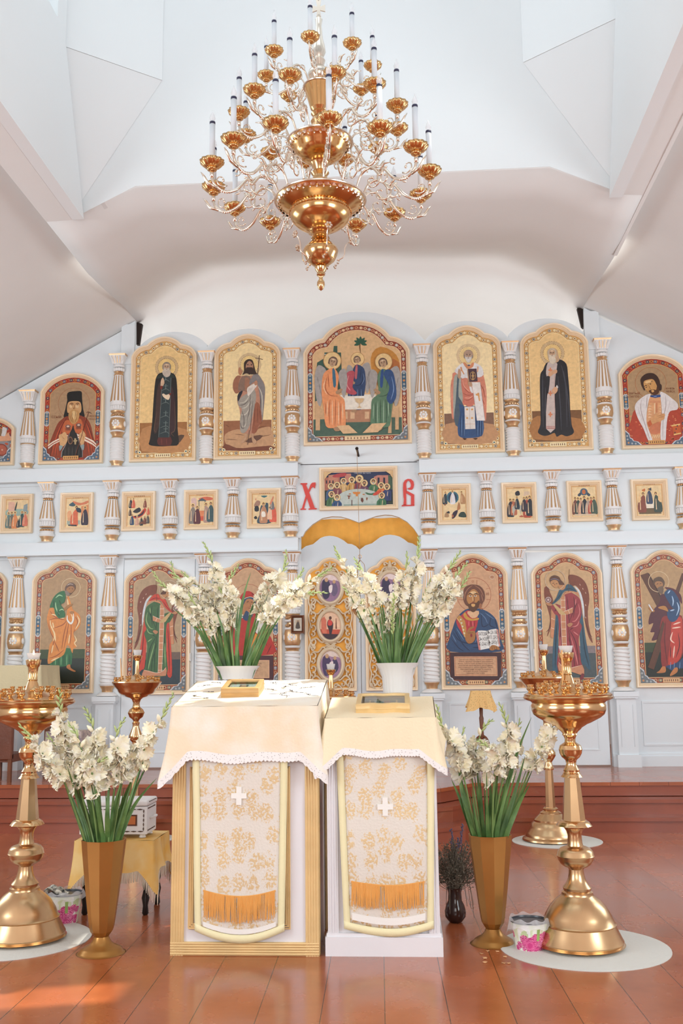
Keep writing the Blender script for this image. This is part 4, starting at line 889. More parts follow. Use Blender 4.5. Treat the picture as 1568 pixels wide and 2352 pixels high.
def seated(cx, cy, h, robe, dark, light, inner, flip, wing='a9a29d'):
    f = lambda a, b_: (cx+flip*a*h, cy+b_*h)
    T = lambda l: [v for a, b_ in l for v in f(a, b_)]
    P.p(wing, T([(-.10, -.10), (-.26, -.22), (-.33, .0), (-.30, .4), (-.22, .55), (-.16, .2)])); P.p(wing, T([(.12, -.08), (.24, -.15), (.28, .08), (.22, .4), (.14, .15)]))
    [P.l('77716d', 7, T([(-.28+q*.03, .0+q*.12), (-.26+q*.03, .12+q*.12)])) for q in range(3)]
    x, y = f(.0, -.30); P.c('eac88e', x, y, .165*h); P.ring('b98a58', x, y, .17*h, .012*h)
    P.p(robe, T([(-.02, -.16), (-.16, -.06), (-.20, .18), (-.19, .42), (-.16, .60), (-.12, .92), (.02, .96), (.16, .94), (.25, .92), (.24, .62), (.22, .42), (.10, .30), (.12, .0), (.06, -.14)]))
    P.p(inner, T([(.0, -.14), (.05, -.12), (.07, .16), (.02, .18)]), 2)
    for l in ([(-.10, .0), (-.13, .2), (-.05, .34), (.10, .36)], [(-.04, .42), (-.06, .65), (-.05, .9)], [(.06, .42), (.06, .65), (.05, .92)], [(.16, .48), (.15, .7), (.16, .9)], [(-.12, .5), (-.12, .7)], [(-.08, -.05), (-.06, .2)]): P.l(dark, .016*h, T(l))
    for l in ([(-.13, .05), (-.16, .2), (-.10, .33)], [(.0, .44), (.0, .68), (.0, .9)], [(.11, .46), (.12, .7), (.11, .9)], [(-.09, .45), (-.10, .75)], [(.19, .5), (.20, .8)]): P.l(light, .018*h, T(l))
    P.p('b08a68', T([(.06, .28), (.16, .22), (.19, .25), (.10, .33)]), 2); x, y = f(.01, -.27); P.face(x, y, .085*h, '9d7a5c', '4a3020', '6d5548', tilt=flip*.25)
    P.p('b08a68', T([(.02, .96), (.10, .94), (.16, 1.0), (.06, 1.02)]), 2)
P.q('efe6d6', '520 1010 1010 1000 1030 1200 540 1210'); P.q('b98666', '500 1210 1050 1200 1050 1380 500 1390'); [P.q('dcb48c', '%d 1240 %d 1240 %d 1340 %d 1340' % (x, x+60, x+60, x)) for x in (560, 660, 860, 960)]
seated(760, 680, 560, '33476b', '1f2c48', '6f86a8', 'c2666a', -1)
P.q('efe6d6', '530 1030 1010 1020 1030 1205 540 1215')
P.p('b9525c', '650 680 590 740 570 860 600 970 700 1010 750 980 690 900 720 700'); P.l('e29a9a', 14, '640 740 610 860 660 950')
P.q('d3ab80', '180 1100 240 1110 240 1500 180 1500'); P.q('d3ab80', '180 1170 440 1300 440 1400 180 1300'); P.q('d3ab80', '1200 1220 1330 1180 1330 1490 1280 1490 1280 1300 1230 1320 1230 1540 1180 1540')
seated(410, 760, 740, 'ec9a66', 'b35f3c', 'f9cda4', '3f6e86', 1); seated(1120, 770, 720, '5f7f62', '38523f', '9db59a', '2f4f86', -1)
P.p('33507f', '1170 660 1250 700 1290 900 1290 1050 1220 1140 1160 1060 1200 900 1120 730'); P.l('7f9ac0', 12, '1230 760 1260 930 1220 1080')
P.p('d9b98c', '720 1060 850 1060 830 1110 790 1130 790 1170 820 1190 750 1190 780 1170 780 1130 740 1110', 1)
P.q('e0b98c', '470 1440 640 1430 760 1540 560 1550'); P.q('e0b98c', '830 1540 960 1410 1160 1400 1040 1530')
done(r, P)
# --- I5 bishop in white omophorion holding a book
r, P = icon('icon_painting', 'lobed gold icon of a bald bearded bishop holding a closed book', 'icon', UP, 'ogee', (1000, 1043.5), (1159, 1039.6), (1071.6, 750), (990, 745, 7.84), 'gold', 'fae3b2')
gfloor(P, '87644f', 1605); P.p('c4946a', '260 1800 600 1780 1120 1800 1140 2130 260 2140', 2)
P.ring('dfc59c', 668, 565, 215, 50, 48); P.ring('a98a5c', 668, 565, 168, 8, 60, 1); P.c('f2d496', 668, 565, 156)
P.p('d98a70', '430 860 380 960 350 1100 350 1400 370 1640 410 1700 600 1450 780 1450 960 1730 990 1640 995 1250 970 1050 940 920 900 850')
P.p('a9aca0', '450 900 400 1050 400 1640 440 1700 520 1500 570 1350 540 1100 530 950'); P.p('4f5f6c', '470 950 500 1000 490 1300 600 1500 480 1850 410 1700 440 1400', 2)
P.p('35537f', '500 1430 600 1480 780 1470 940 1740 935 1960 860 2030 640 2050 520 2030 480 1960 480 1800 520 1600', 2)
for x in (530, 580, 820, 870, 910): P.l('22395e', 14, '%d 1560 %d 2020' % (x, x-5)); P.l('6f8db0', 9, '%d 1650 %d 2010' % (x+22, x+16))
P.p('cf7a66', '550 980 540 1100 580 1300 570 1400 650 1480 740 1470 780 1400 750 1240 700 1230 640 1180', 2)
for a in ('570 1060 620 1180 700 1240', '570 1240 660 1280 750 1260', '590 1350 660 1370 760 1310', '880 1080 940 1180 960 1320', '900 1300 960 1450'): P.l('a8503f', 12, a); 
for a in ('560 1000 600 1130 690 1210', '600 1320 680 1330 750 1290', '370 1100 370 1400', '960 1100 980 1300'): P.l('f0b49c', 12, a)
P.p('e6e3e2', '600 690 500 740 420 840 470 900 560 980 650 970 700 1200 750 1240 740 1180 700 1000 780 940 860 960 940 910 915 780 840 720 750 690 680 740', 2)
P.q('dc9a6c', '520 770 545 765 560 820 600 900 580 905 550 850 530 840'); P.q('dc9a6c', '830 760 850 765 845 850 825 870'); P.p('d98f66', '570 700 610 690 680 750 740 690 770 700 750 770 690 800 640 800', 2); P.p('31527a', '650 730 700 730 690 752 665 752', 1)
P.q('ebe4de', '720 1045 880 1045 965 1700 965 1735 820 1735 760 1250'); P.l('b8a9a4', 6, '760 1250 822 1735', 0); P.l('b8a9a4', 6, '880 1050 965 1720', 0); P.q('dc9f62', '830 1235 860 1235 880 1380 860 1390 840 1290 800 1280 800 1255 830 1250')
P.q('e6ddd4', '597 1490 780 1480 795 1885 612 1890'); P.l('bba99a', 6, '690 1490 700 1885', 0); [P.c('dba05f', x, y, 18) for x in (645, 735) for y in (1535, 1690)]; P.l('d9a98a', 6, '605 1800 795 1795', 0)
P.q('b9916c', '645 815 665 805 690 1040 665 1050'); P.q('4f3640', '660 805 815 800 832 1030 685 1040'); P.c('c09a60', 748, 930, 54, 82, 8); P.c('4f3640', 748, 930, 44, 70, 8); P.q('d0a66c', '740 870 758 870 760 920 785 930 760 945 758 1000 742 1000 740 945 712 932 740 920')
P.p('c39a7c', '660 1060 720 1040 740 1110 700 1125 670 1100'); P.p('c39a7c', '480 960 480 860 500 800 530 850 535 920 510 980')
P.face(668, 570, 84, 'a88872', '4a3830', '9c8c80', 'd9d4cc'); P.p('b49680', '590 560 600 500 668 472 735 500 750 560 668 530'); P.p('4a2c20', '570 2050 640 2060 600 2085', 2); P.p('4a2c20', '750 2055 835 2050 800 2080', 2)
done(r, P)
# --- I6 monk with hand on chest
r, P = icon('icon_painting', 'lobed gold icon of a white-haired monk in a wide black mantle', 'icon', UP, 'ogee', (1202.3, 1038.5), (1361.9, 1034.6), (1265, 744.7), (1190, 735, 7.71), 'gold', 'f1cc90')
gfloor(P, '7f5836', 1610); P.p('b07a48', '250 1750 500 1700 1100 1750 1115 2100 260 2110', 2)
P.ring('d3b58a', 600, 590, 215, 52, 48); P.ring('6e523c', 600, 590, 165, 8, 60, 1); P.c('eecb88', 600, 590, 153); P.ring('b5884e', 600, 590, 218, 6, 60, 1)
P.p('26252a', '520 750 470 800 440 880 390 960 380 1160 390 1600 390 1850 345 1990 440 2050 540 2040 640 2000 680 2070 760 2030 860 2060 985 1990 930 1800 905 1300 880 1000 850 780 730 700 640 760')
for a in ('430 950 430 1300 440 1900', '760 800 840 1200 860 1900', '700 1000 740 1500 760 1950', '800 900 880 1400 930 1900', '480 1200 470 1700'): P.l('45464e', 20, a)
for a in ('650 1400 660 2030', '720 1400 740 1980', '900 1500 950 1980'): P.l('100f12', 12, a)
P.p('cdbcb4', '520 760 490 900 500 1000 560 1000 530 1300 510 1340 490 1925 650 1925 640 1300 660 960 690 780 620 740', 2); P.l('b58a80', 6, '640 960 640 1300 650 1925', 0)
for y in (890, 1300, 1675): P.q('d98a62', '%d %d %d %d %d %d %d %d' % (550, y-15, 585, y-15, 585, y+15, 550, y+15)); P.q('d98a62', '%d %d %d %d %d %d %d %d' % (545+8, y-45, 580, y-45, 578, y+45, 555, y+45)); P.q('d98a62', '%d %d %d %d %d %d %d %d' % (530, y-14, 603, y-14, 603, y+14, 530, y+14))
P.q('b9837a', '495 1880 650 1880 650 1930 492 1930'); P.q('d3c2b8', '500 1895 648 1895 648 1905 500 1905')
P.p('dbaa84', '530 990 540 930 620 890 680 885 680 940 620 960 570 1000'); P.p('d9a984', '590 1250 640 1190 690 1200 690 1260 640 1315 600 1290'); P.q('dcd4cc', '680 1150 705 1190 690 1220 665 1185')
P.p('c9a888', '520 640 510 560 550 510 620 495 680 530 705 620 720 720 650 760 560 730 530 700'); P.face(595, 600, 76, 'b48c6c', '4a3428', 'c9b8a0', 'dccbb4', long=.2); P.p('dfd0ba', '535 670 580 650 650 670 660 740 610 785 560 760')
done(r, P)
# --- I7 prince
r, P = icon('icon_painting', 'round-topped icon of a dark-haired prince in a white fur collar and red robe', 'icon', UP, 'arch', (1427.4, 1034), (1588, 1029), (1495, 816), (1408, 810, 9.8), 'red', 'b3926c')
P.ring('b0683a', 840, 680, 352, 9, 48)
P.p('b5452d', '480 1290 400 1520 345 1700 345 1990 1500 1990 1540 1900 1500 1280 1300 1250 1000 1400 700 1400')
rn = random.Random(3)
for k in range(70):
    x, y = rn.uniform(370, 1480), rn.uniform(1400, 1950)
    if 640 < x < 1200: continue
    P.c('dc8a5c', x, y, rn.uniform(12, 26), rn.uniform(8, 16), 6); P.k -= 1
P.k += 1
P.p('e0a474', '820 1000 1060 1000 1080 1400 1060 1990 900 1990 760 1700 750 1400 790 1150', 2); P.p('d8956a', '820 1080 1060 1080 1060 1130 810 1130', 1)
for k in range(5):
    y = 1180+k*62; P.q('eec49a', '%d %d %d %d %d %d' % (800, y, 870, y+30, 780, y+45)); P.q('eec49a', '1030 %d 1065 %d 1065 %d' % (y+20, y, y+45))
P.q('c98058', '960 1130 990 1130 990 1350 960 1350'); P.q('f2d2a8', '915 1140 935 1140 935 1380 915 1380')
P.p('cf7d58', '800 1720 880 1620 1060 1560 1060 1810 850 1830', 2); [P.l('f4dcb0', 16, '%d 1850 %d 1930' % (900+k*45, 880+k*45)) for k in range(4)]
P.p('e3dcda', '830 930 720 960 560 1080 490 1180 490 1300 560 1500 680 1720 790 1990 880 1990 820 1800 750 1600 750 1350 790 1100 830 980'); P.p('e3dcda', '1050 890 1180 930 1300 1020 1430 1130 1455 1230 1420 1290 1280 1320 1220 1450 1190 1700 1170 1990 1070 1990 1060 1700 1090 1400 1070 1100')
for a in ('630 1060 620 1300 720 1650 820 1960', '1170 960 1180 1200 1120 1500 1110 1950', '760 980 740 1250'): P.l('b3a29e', 18, a)
for a in ('1280 1030 1250 1200 1200 1350', '550 1200 600 1400 680 1600'): P.l('cfc4c2', 14, a)
P.q('c8612f', '1310 1640 1500 1610 1520 1830 1360 1860'); P.l('ecc078', 30, '1305 1650 1500 1615', 0); P.l('ecc078', 30, '1355 1850 1520 1815', 0); [P.c('2a3340', x, y, 14, 20, 6) for x, y in ((1410, 1720), (1435, 1650), (1385, 1805))]
P.q('2f4c86', '830 965 1060 950 1060 1000 940 1020 835 1000'); P.l('8fa3c8', 16, '900 990 980 985')
P.p('3c2419', '620 690 610 600 680 510 780 465 900 470 990 540 1040 640 1050 700 1085 740 1080 840 1040 860 980 800 900 700 740 760 700 860 640 760')
P.p('cf9a5c', '680 660 780 610 900 610 980 760 990 860 940 950 860 930 770 880 700 800'); P.p('553018', '980 760 1030 860 1000 930 920 960 840 920 790 870 840 840 900 830 960 840'); P.p('d9a868', '850 850 900 840 915 880 870 900', 2)
P.l('3e2414', 16, '685 770 730 740 760 760'); P.l('3e2414', 16, '770 715 820 660 890 650'); P.c('2c1a10', 738, 785, 16, 10); P.c('2c1a10', 830, 710, 18, 11); P.l('8a5a30', 12, '780 720 820 800 845 830'); P.p('ecc48a', '700 670 790 630 860 640 770 700', 2)
P.p('d9a06c', '830 1500 900 1420 1000 1380 1020 1370 1000 1410 1120 1370 1160 1400 1150 1450 1130 1510 1000 1560 880 1610', 2); P.l('a86c3e', 8, '990 1430 1130 1400'); P.l('a86c3e', 8, '1000 1480 1150 1430'); P.q('c9653a', '760 1580 830 1520 870 1620 800 1680')
P.t('8a5034', 'СВЯТЫЙ', 450, 925, 70); P.t('8a5034', 'БЛАГОВ', 440, 995, 70); P.t('8a5034', 'КНЯЗЬ', 1280, 815, 62); P.t('8a5034', 'НЕВСК', 1285, 880, 62)
done(r, P)
# --- I0 cut off at the left edge
r, P = icon('icon_painting', 'round-topped icon cut off by the left edge with a wheel-like red shield and white scroll', 'icon', UP, 'arch', (-112, 1073.5), (33, 1069.5), (-40, 957), (0, 940, 16.8), 'red', '8d6f52', skarg=dict(vs_=.74))
P.q('8d8f92', '-600 1240 390 1240 360 1960 -700 1970'); P.p('e0a480', '-500 1150 60 1030 240 980 320 890 390 1050 400 1220 -500 1230', 2); P.p('d8d3d0', '100 700 150 690 270 760 200 1030 50 1020 80 900', 2)
P.c('8a3f30', 40, 1570, 260, 240); P.c('b5604a', 60, 1570, 200, 190); P.c('d8a890', 85, 1570, 34); P.p('c05a3c', '180 1320 240 1290 330 1340 260 1390'); P.c('c99a70', -700, 1000, 90, 120)
done(r, P)

# ================= lower tier
def feet(P, l):
    for d in l: P.p('c07a42', d)
# J1 apostle in green and orange
r, P = icon('icon_painting', 'lobed icon of a stooping apostle in green tunic and orange cloak', 'icon', LO, 'ogee', (67, 1594), (215, 1591.6), (151, 1287.5), (60, 1280, 7.35), 'terra', 'b39068')
gfloor(P, '3c4a26', 1555); gfloor(P, '1c2417', 1710)
P.ring('d8c098', 755, 515, 162, 9, 44)
P.p('2c6b3c', '400 1800 420 1600 600 1560 760 1540 770 1800 700 1830 560 1850 430 1830', 2)
for k in range(7): P.l('7fb07c' if k % 2 else '1b4a2a', 14, '%d 1640 %d 1830' % (450+k*48, 445+k*48))
P.p('e08c3e', '400 860 470 850 520 960 600 1020 680 1000 700 660 740 720 790 880 880 950 920 1030 910 1150 850 1230 800 1290 850 1500 800 1540 780 1620 740 1520 690 1490 640 1640 500 1730 370 1800 380 1600 400 1470 450 1380 380 1200 350 1050 370 950')
for a in ('400 900 480 1000 620 1060', '390 1060 520 1030 670 1060', '370 1100 420 1280 470 1380 450 1500 400 1650', '690 1100 640 1300 600 1560', '720 1100 690 1300 640 1540', '760 1120 760 1300 740 1480', '400 1700 520 1660 640 1560', '460 1200 620 1140 690 1060', '830 1000 870 1100 800 1280', '480 1420 560 1600'): P.l('a5521f', 15, a)
for a in ('410 1060 420 1150 480 1300 460 1420', '430 960 540 990', '450 1100 470 1200', '560 1020 640 1030', '460 1480 430 1620', '480 1250 500 1420', '740 900 790 1050 750 1110 700 1060', '860 980 900 1080 830 1220', '740 1300 720 1460', '820 1320 850 1400 820 1450 860 1510', '420 1750 560 1690', '700 700 720 860'): P.l('f9d9a4', 22, a)
P.p('2c6b3c', '650 570 560 590 470 670 420 780 405 850 470 855 490 950 530 1010 570 1030 660 1000 640 880 590 800 650 760 670 650')
for a in ('500 690 560 640 620 660', '500 760 510 860 560 960', '560 900 610 880 640 900'): P.l('a4cc9c', 20, a)
for a in ('470 720 470 850', '560 720 590 800', '530 880 560 1000'): P.l('154022', 14, a)
P.p('a8743c', '640 880 700 810 780 785 790 800 740 840 660 900'); P.p('b07a44', '740 920 800 910 810 950 760 960')
P.l('f4efe6', 30, '700 980 700 1060 760 1120 800 1050 800 950')
P.p('6a4a38', '660 570 665 500 720 440 790 430 835 480 830 540 790 590 740 640 700 650 670 610'); P.p('a87445', '680 540 740 490 800 500 820 550 770 600 710 590'); P.l('c9bcb0', 12, '690 480 740 450 800 460'); P.p('8a7a6c', '670 560 720 590 740 640 690 650 660 600'); P.l('3a2418', 10, '720 540 750 530'); P.l('3a2418', 10, '770 530 800 540')
feet(P, ['380 1830 415 1830 430 2000 380 2000 350 1880', '700 1820 745 1810 760 1870 840 1920 800 1930 690 1870'])
done(r, P)
# J2 and J5 archangels on the side doors
def angel(P, T, robe, dark, light, cloak, cdark, wing='7e4430', gcol=('6f5b50', '2f3d44')):
    gfloor(P, gcol[0], 1550 if P.flip < 0 else 1605); gfloor(P, gcol[1], 1665 if P.flip < 0 else 1730)
    P.p(wing, T('620 430 720 420 840 480 920 600 955 800 930 1000 950 1250 1010 1500 940 1400 880 1150 860 900 820 700 740 590 680 600 640 560'))
    for k in range(9): P.l('e0c0a8', 9, T('%d %d %d %d' % (800+(k % 3)*45, 560+k*65, 812+(k % 3)*45, 590+k*65)))
    P.l('d5dade', 34, T('720 600 800 700 850 900 870 1100')); P.p(wing, T('240 620 300 610 330 700 380 830 340 1000 340 1250 280 1400 330 1150 290 950 240 780'))
    P.l('3c2018', 9, T('890 1150 950 1350 1000 1400')); P.l('3c2018', 9, T('330 1180 310 1280 265 1330'))
    P.p(cloak, T('800 800 850 1100 900 1450 975 1920 880 1850 830 1800 800 1400 780 1000 700 900')); P.l(cdark, 20, T('840 1200 880 1600 950 1880')); P.p(cloak, T('430 1000 480 1050 460 1400 460 1900 370 1950 380 1500 410 1200')); P.l(cdark, 18, T('440 1150 420 1500 410 1900'))
    P.p(robe, T('560 700 640 690 740 740 800 800 825 900 830 1050 800 1160 835 1240 790 1400 790 1550 820 1800 830 1900 460 1950 470 1500 460 1100 400 1040 340 910 430 880 500 900 520 800'))
    for a in ('600 760 620 1000 640 1200', '700 760 720 900 700 1100', '760 860 720 950 640 1150', '500 1200 490 1500 480 1900', '640 1300 740 1500 790 1860', '620 1250 660 1600 660 1900', '620 1400 700 1700 720 1900', '780 1200 700 1250 640 1300', '440 950 400 1000'): P.l(dark, 15, T(a))
    for a in ('780 880 800 1020 740 1140 680 1160', '740 800 730 900', '700 1320 780 1380', '660 1400 740 1700 770 1850', '680 1250 760 1220 790 1150', '490 1400 480 1800'): P.l(light, 18, T(a))
    P.p('cf8f66', T('540 740 700 690 790 760 770 700 680 670 600 680'), 2)
    P.q('c98a62', T('505 780 560 720 575 1000 600 1900 540 1950 520 1500 500 1000'))
    for k in range(10): P.l('f0dcc6', 7, T('%d %d %d %d' % (503+k*2, 820+k*115, 573+k*3, 820+k*115)), 0)
    P.l('f0dcc6', 6, T('500 790 502 1050 520 1500 545 1940'), 0); P.l('f0dcc6', 6, T('565 760 575 1050 590 1500 602 1900'), 0)
    P.q('c9a873', T('370 885 410 885 580 1040 550 1060 480 1045')); P.q('c98a62', T('545 1005 690 940 690 1020 590 1055')); P.l('f0dcc6', 6, T('545 1005 690 940'), 0); P.l('f0dcc6', 6, T('620 975 640 1035'), 0)
    P.q('c98a62', T('350 960 410 1060 395 1300 385 1425 335 1410 345 1100')); [P.l('f0dcc6', 6, T('%d %d %d %d' % (345, y, 400, y+20)), 0) for y in (1110, 1260)]
    P.p('c98a66', T('465 1800 520 1870 640 1900 840 1850 870 2000 820 2010 640 1950 470 1950'), 2); P.l('f0dcc6', 7, T('465 1800 520 1870 640 1900 840 1850'))
    P.p(cloak, T('480 660 560 640 600 570 680 590 760 690 700 680 600 670 540 700 480 800 400 870 360 880 430 780'))
    P.l(cdark, 12, T('560 650 650 640 740 680')); P.l(cdark, 12, T('520 690 460 780 390 860'))
    P.p('c08a5c', T('460 590 520 560 570 580 560 640 500 660')); P.p('b9825a', T('600 1210 650 1180 690 1200 640 1250')); P.p('b9825a', T('260 860 330 870 370 900 300 910')); P.c('b9a29c', *T('300 815'), 48); P.c('7e5a58', *T('300 815'), 34); P.c('c9b0ac', *T('300 815'), 18)
    P.ring('c9b49c', *T('410 505'), 165, 10, 44); P.p('5f3d2c', T('320 500 340 450 400 425 470 450 500 500 560 570 520 580 470 570 430 510 380 500 340 540')); P.p('c08d5e', T('335 540 380 500 440 510 470 570 450 620 400 620'))
    P.l('3e2418', 9, T('365 560 395 545')); P.l('3e2418', 9, T('420 560 445 560')); P.l('6a3c28', 8, T('400 560 405 590')); P.l('7d7d9a', 10, T('330 500 400 480 480 510')); P.l('6d4a34', 7, T('635 330 625 690'), 0)
    P.p('7a3038', T('830 1990 870 2000 850 2080 800 2070'))
def mirrorT(cx, dy=0):
    def T(d): v = [float(q) for q in d.split()]; return [(2*cx-x if i % 2 == 0 else x+dy) for i, x in enumerate(v)]
    return T
def idT(d): return [float(q) for q in d.split()]
r, P = icon('icon_painting', 'lobed icon of a winged archangel in green robe on the left side door', 'icon', LO, 'ogee', (281, 1597), (436, 1594), (363.4, 1288.8), (275, 1280, 7.35), 'terra', 'b59a78'); P.flip = 1
angel(P, mirrorT(625, 50), '40663a', '223d22', '8fae74', 'c8402c', '7a1c18'); done(r, P)
r, P = icon('icon_painting', 'lobed icon of a winged archangel in crimson robe on the right side door', 'icon', LO, 'ogee', (1229, 1582), (1395, 1578.5), (1296, 1270), (1215, 1260, 6.92), 'terra', 'cba77c'); P.flip = -1
angel(P, idT, '9a3a40', '5e1c26', 'd07a78', '37596c', '1f3442', gcol=('85797a', '4b5558')); done(r, P)
# J3 veiled mother (mostly behind the flowers)
r, P = icon('icon_painting', 'lobed icon of a red-veiled mother with child behind the left vase of gladioli', 'icon', LO, 'ogee', (491, 1592.5), (648.5, 1590), (569, 1282.7), (490, 1280, 7.35), 'terra', 'c9a17c')
P.ring('a8684a', 590, 700, 250, 8, 48); P.p('b52e26', '600 570 500 600 430 720 400 900 340 1000 260 1150 200 1400 190 1640 1000 1640 1000 1420 900 1250 800 1150 740 1000 720 800 700 640')
for a in ('500 640 430 860 400 1100', '640 590 700 680', '380 1050 300 1400', '980 1480 900 1640', '820 1200 900 1500'): P.l('6e1716', 16, a)
P.p('2e4768', '600 670 520 690 460 780 440 900 520 1060 620 1050 700 900 720 780 680 690'); P.l('e9d2ae', 9, '430 830 480 730 600 670 690 690 720 760')
P.p('b57c50', '520 780 560 710 620 700 680 740 670 860 620 940 550 900 500 1000 480 880'); P.l('3a2016', 12, '560 760 600 745'); P.l('3a2016', 12, '630 755 665 760'); P.l('8a5634', 10, '615 760 630 820 610 835'); P.l('8a3a2c', 10, '590 860 620 862')
P.ring('a8684a', 760, 950, 100, 7); P.p('6a4430', '700 900 760 890 800 960 790 1030 720 1010'); P.p('b98560', '720 930 770 920 790 990 750 1020'); P.p('ddd6cc', '700 1060 820 1040 840 1180 760 1300 680 1200'); P.p('d98a34', '650 1330 740 1300 780 1450 640 1560'); P.p('a87850', '660 1200 720 1160 740 1200 670 1300')
P.p('4a252c', '180 1660 1010 1660 1010 2090 180 2090', 1); P.q('dcb08a', '240 1735 945 1735 945 2040 240 2040'); P.q('c9a17c', '255 1750 930 1750 930 2025 255 2025')
for i, t in enumerate(('Пресвятая Богородице,', 'спаси нас и помилуй,', 'яко Ты еси едина', 'заступница рода', 'христианскаго', 'во веки.')): P.t('6b4632', t, 600, 1790+i*40, 38)
done(r, P)
# J4 Saviour with open book
r, P = icon('icon_painting', 'lobed icon of a man in blue and red holding an open book', 'icon', LO, 'ogee', (1014, 1584.8), (1174.5, 1582), (1084.8, 1272), (1005, 1265, 7.02), 'terra', 'cfa17c')
P.ring('a8603f', 582, 710, 278, 8, 56)
for a in ('470 560 470 480', '630 470 630 560', '775 620 845 600', '780 790 850 785', '330 790 420 790'): P.l('a8603f', 7, a, 0)
P.p('2b476c', '500 935 400 980 300 1090 240 1250 195 1400 200 1625 1010 1625 1000 1400 970 1200 920 1080 800 980 650 930 580 1000')
for a in ('240 1300 350 1450 560 1500 700 1480', '260 1250 400 1500 520 1620', '220 1420 330 1560 420 1620', '700 1000 720 1220 830 1180', '860 1060 840 1200 940 1240', '560 1560 700 1560', '920 1100 960 1260'): P.l('16294a', 18, a)
for a in ('300 1250 420 1440', '680 1000 760 1080 800 1170', '230 1350 300 1480', '600 1480 640 1400', '760 1000 900 1100'): P.l('5d7ba0', 14, a)
P.p('b8343a', '480 960 380 1040 300 1100 320 1220 460 1420 540 1400 600 1300 650 1120 600 1000', 2); [P.l('e0707a', 12, a) for a in ('500 1130 500 1220', '560 1130 570 1230')]; [P.l('6e1a24', 10, a) for a in ('530 1130 540 1230', '600 1120 580 1240')]
P.p('c08a44', '300 1090 350 1035 440 1130 460 1250 460 1420 420 1380 370 1200', 1); P.l('e9cf94', 7, '310 1090 380 1190 440 1400', 0); [P.c('d8d0b8', 370+q*14, 1110+q*55, 14) for q in range(5)]
P.p('c9963f', '440 990 480 1060 560 1100 650 1080 660 1110 560 1130 460 1110 410 1040', 2); P.p('e0b48a', '480 980 660 970 640 1060 560 1090 500 1040', 2)
P.p('6d4230', '410 700 430 600 500 555 580 545 680 570 750 660 755 790 720 850 700 920 660 920 500 900 440 860 410 780')
for a in ('560 560 480 620 430 720', '590 560 680 620 740 740', '700 700 730 820', '440 650 430 800'): P.l('a8745a', 12, a)
P.p('b98048', '465 740 520 650 580 620 640 660 670 750 660 860 600 960 540 950 480 860'); P.p('5e3a20', '470 800 500 860 560 830 620 840 660 800 670 880 600 980 550 985 500 930'); P.p('d9a868', '540 860 600 860 590 900 550 900')
P.p('e6bf8a', '540 660 600 655 620 690 570 700 520 690', 2); P.l('3a2012', 15, '480 715 520 690 560 710'); P.l('3a2012', 15, '580 705 620 690 660 715'); P.c('efe0cc', 525, 732, 22, 12); P.c('efe0cc', 605, 730, 22, 12); P.c('2a1c14', 525, 730, 10); P.c('2a1c14', 605, 728, 10)
P.l('e6bf8a', 12, '563 720 563 810'); P.l('5a3420', 10, '580 720 590 810 560 825'); P.l('8a3a2c', 12, '535 850 568 842 600 852'); P.p('a86c48', '680 850 710 870 700 920 730 930 700 950 660 910')
P.p('a8703c', '460 1330 500 1250 570 1220 580 1240 510 1290 600 1300 600 1420 560 1480 490 1495 440 1420'); P.l('6e4420', 8, '480 1330 580 1320'); P.c('8a2e30', 540, 1365, 18, 28)
P.q('c87f78', '612 1330 650 1290 700 1600 660 1600'); P.q('e6e4e0', '645 1290 700 1285 795 1290 840 1570 690 1600'); P.q('e6e4e0', '795 1290 860 1270 940 1258 985 1545 840 1570'); P.l('9a928c', 8, '797 1290 838 1570', 0); P.q('d89a90', '940 1258 970 1275 1008 1540 985 1548')
for (x, y), t in zip(((722, 1345), (735, 1425), (755, 1505), (872, 1320), (885, 1400), (900, 1480)), ('ЗАПОВѢ', 'ДЬ НОВУ', 'Ю ДАЮ ВА', 'МЪ ДА ЛЮ', 'БИТЕ ДРѸ', 'ГЪ ДРѸГА')): P.t('2c1e1c', t, x, y, 74, .46)
P.p('a8703c', '830 1590 860 1530 920 1525 990 1560 990 1600 930 1590 880 1610'); [P.l('6e4420', 7, '%d 1540 %d 1600' % (x, x+10)) for x in (870, 905, 940)]
P.t('9a5034', 'Н', 800, 700, 60); P.t('9a5034', 'О', 563, 497, 50); P.ring('e6d3bc', 873, 428, 38, 5, 20); P.t('9a4434', 'ХС', 873, 428, 42)
P.q('432428', '200 1640 1020 1640 1020 2080 205 2080'); P.q('dcab84', '262 1705 952 1705 962 2020 272 2020'); P.q('a8603f', '272 1717 942 1717 950 2008 284 2008'); P.q('cfa17c', '280 1725 936 1725 944 2000 290 2000')
for i, t in enumerate(('Пречистому образу твоему покланяемся', 'благий, просяще прощения прегрешений', 'наших, Христе Боже: волею бо благоволил', 'еси плотию взыти на крест, да избавиши', 'яже создал еси от работы вражия. Темже', 'благодарственно вопием ти: радости', 'исполнил еси вся, Спасе наш,', 'пришедый спасти мир.')): P.t('6b4026', t, 610, 1755+i*31, 34, .80)
done(r, P)
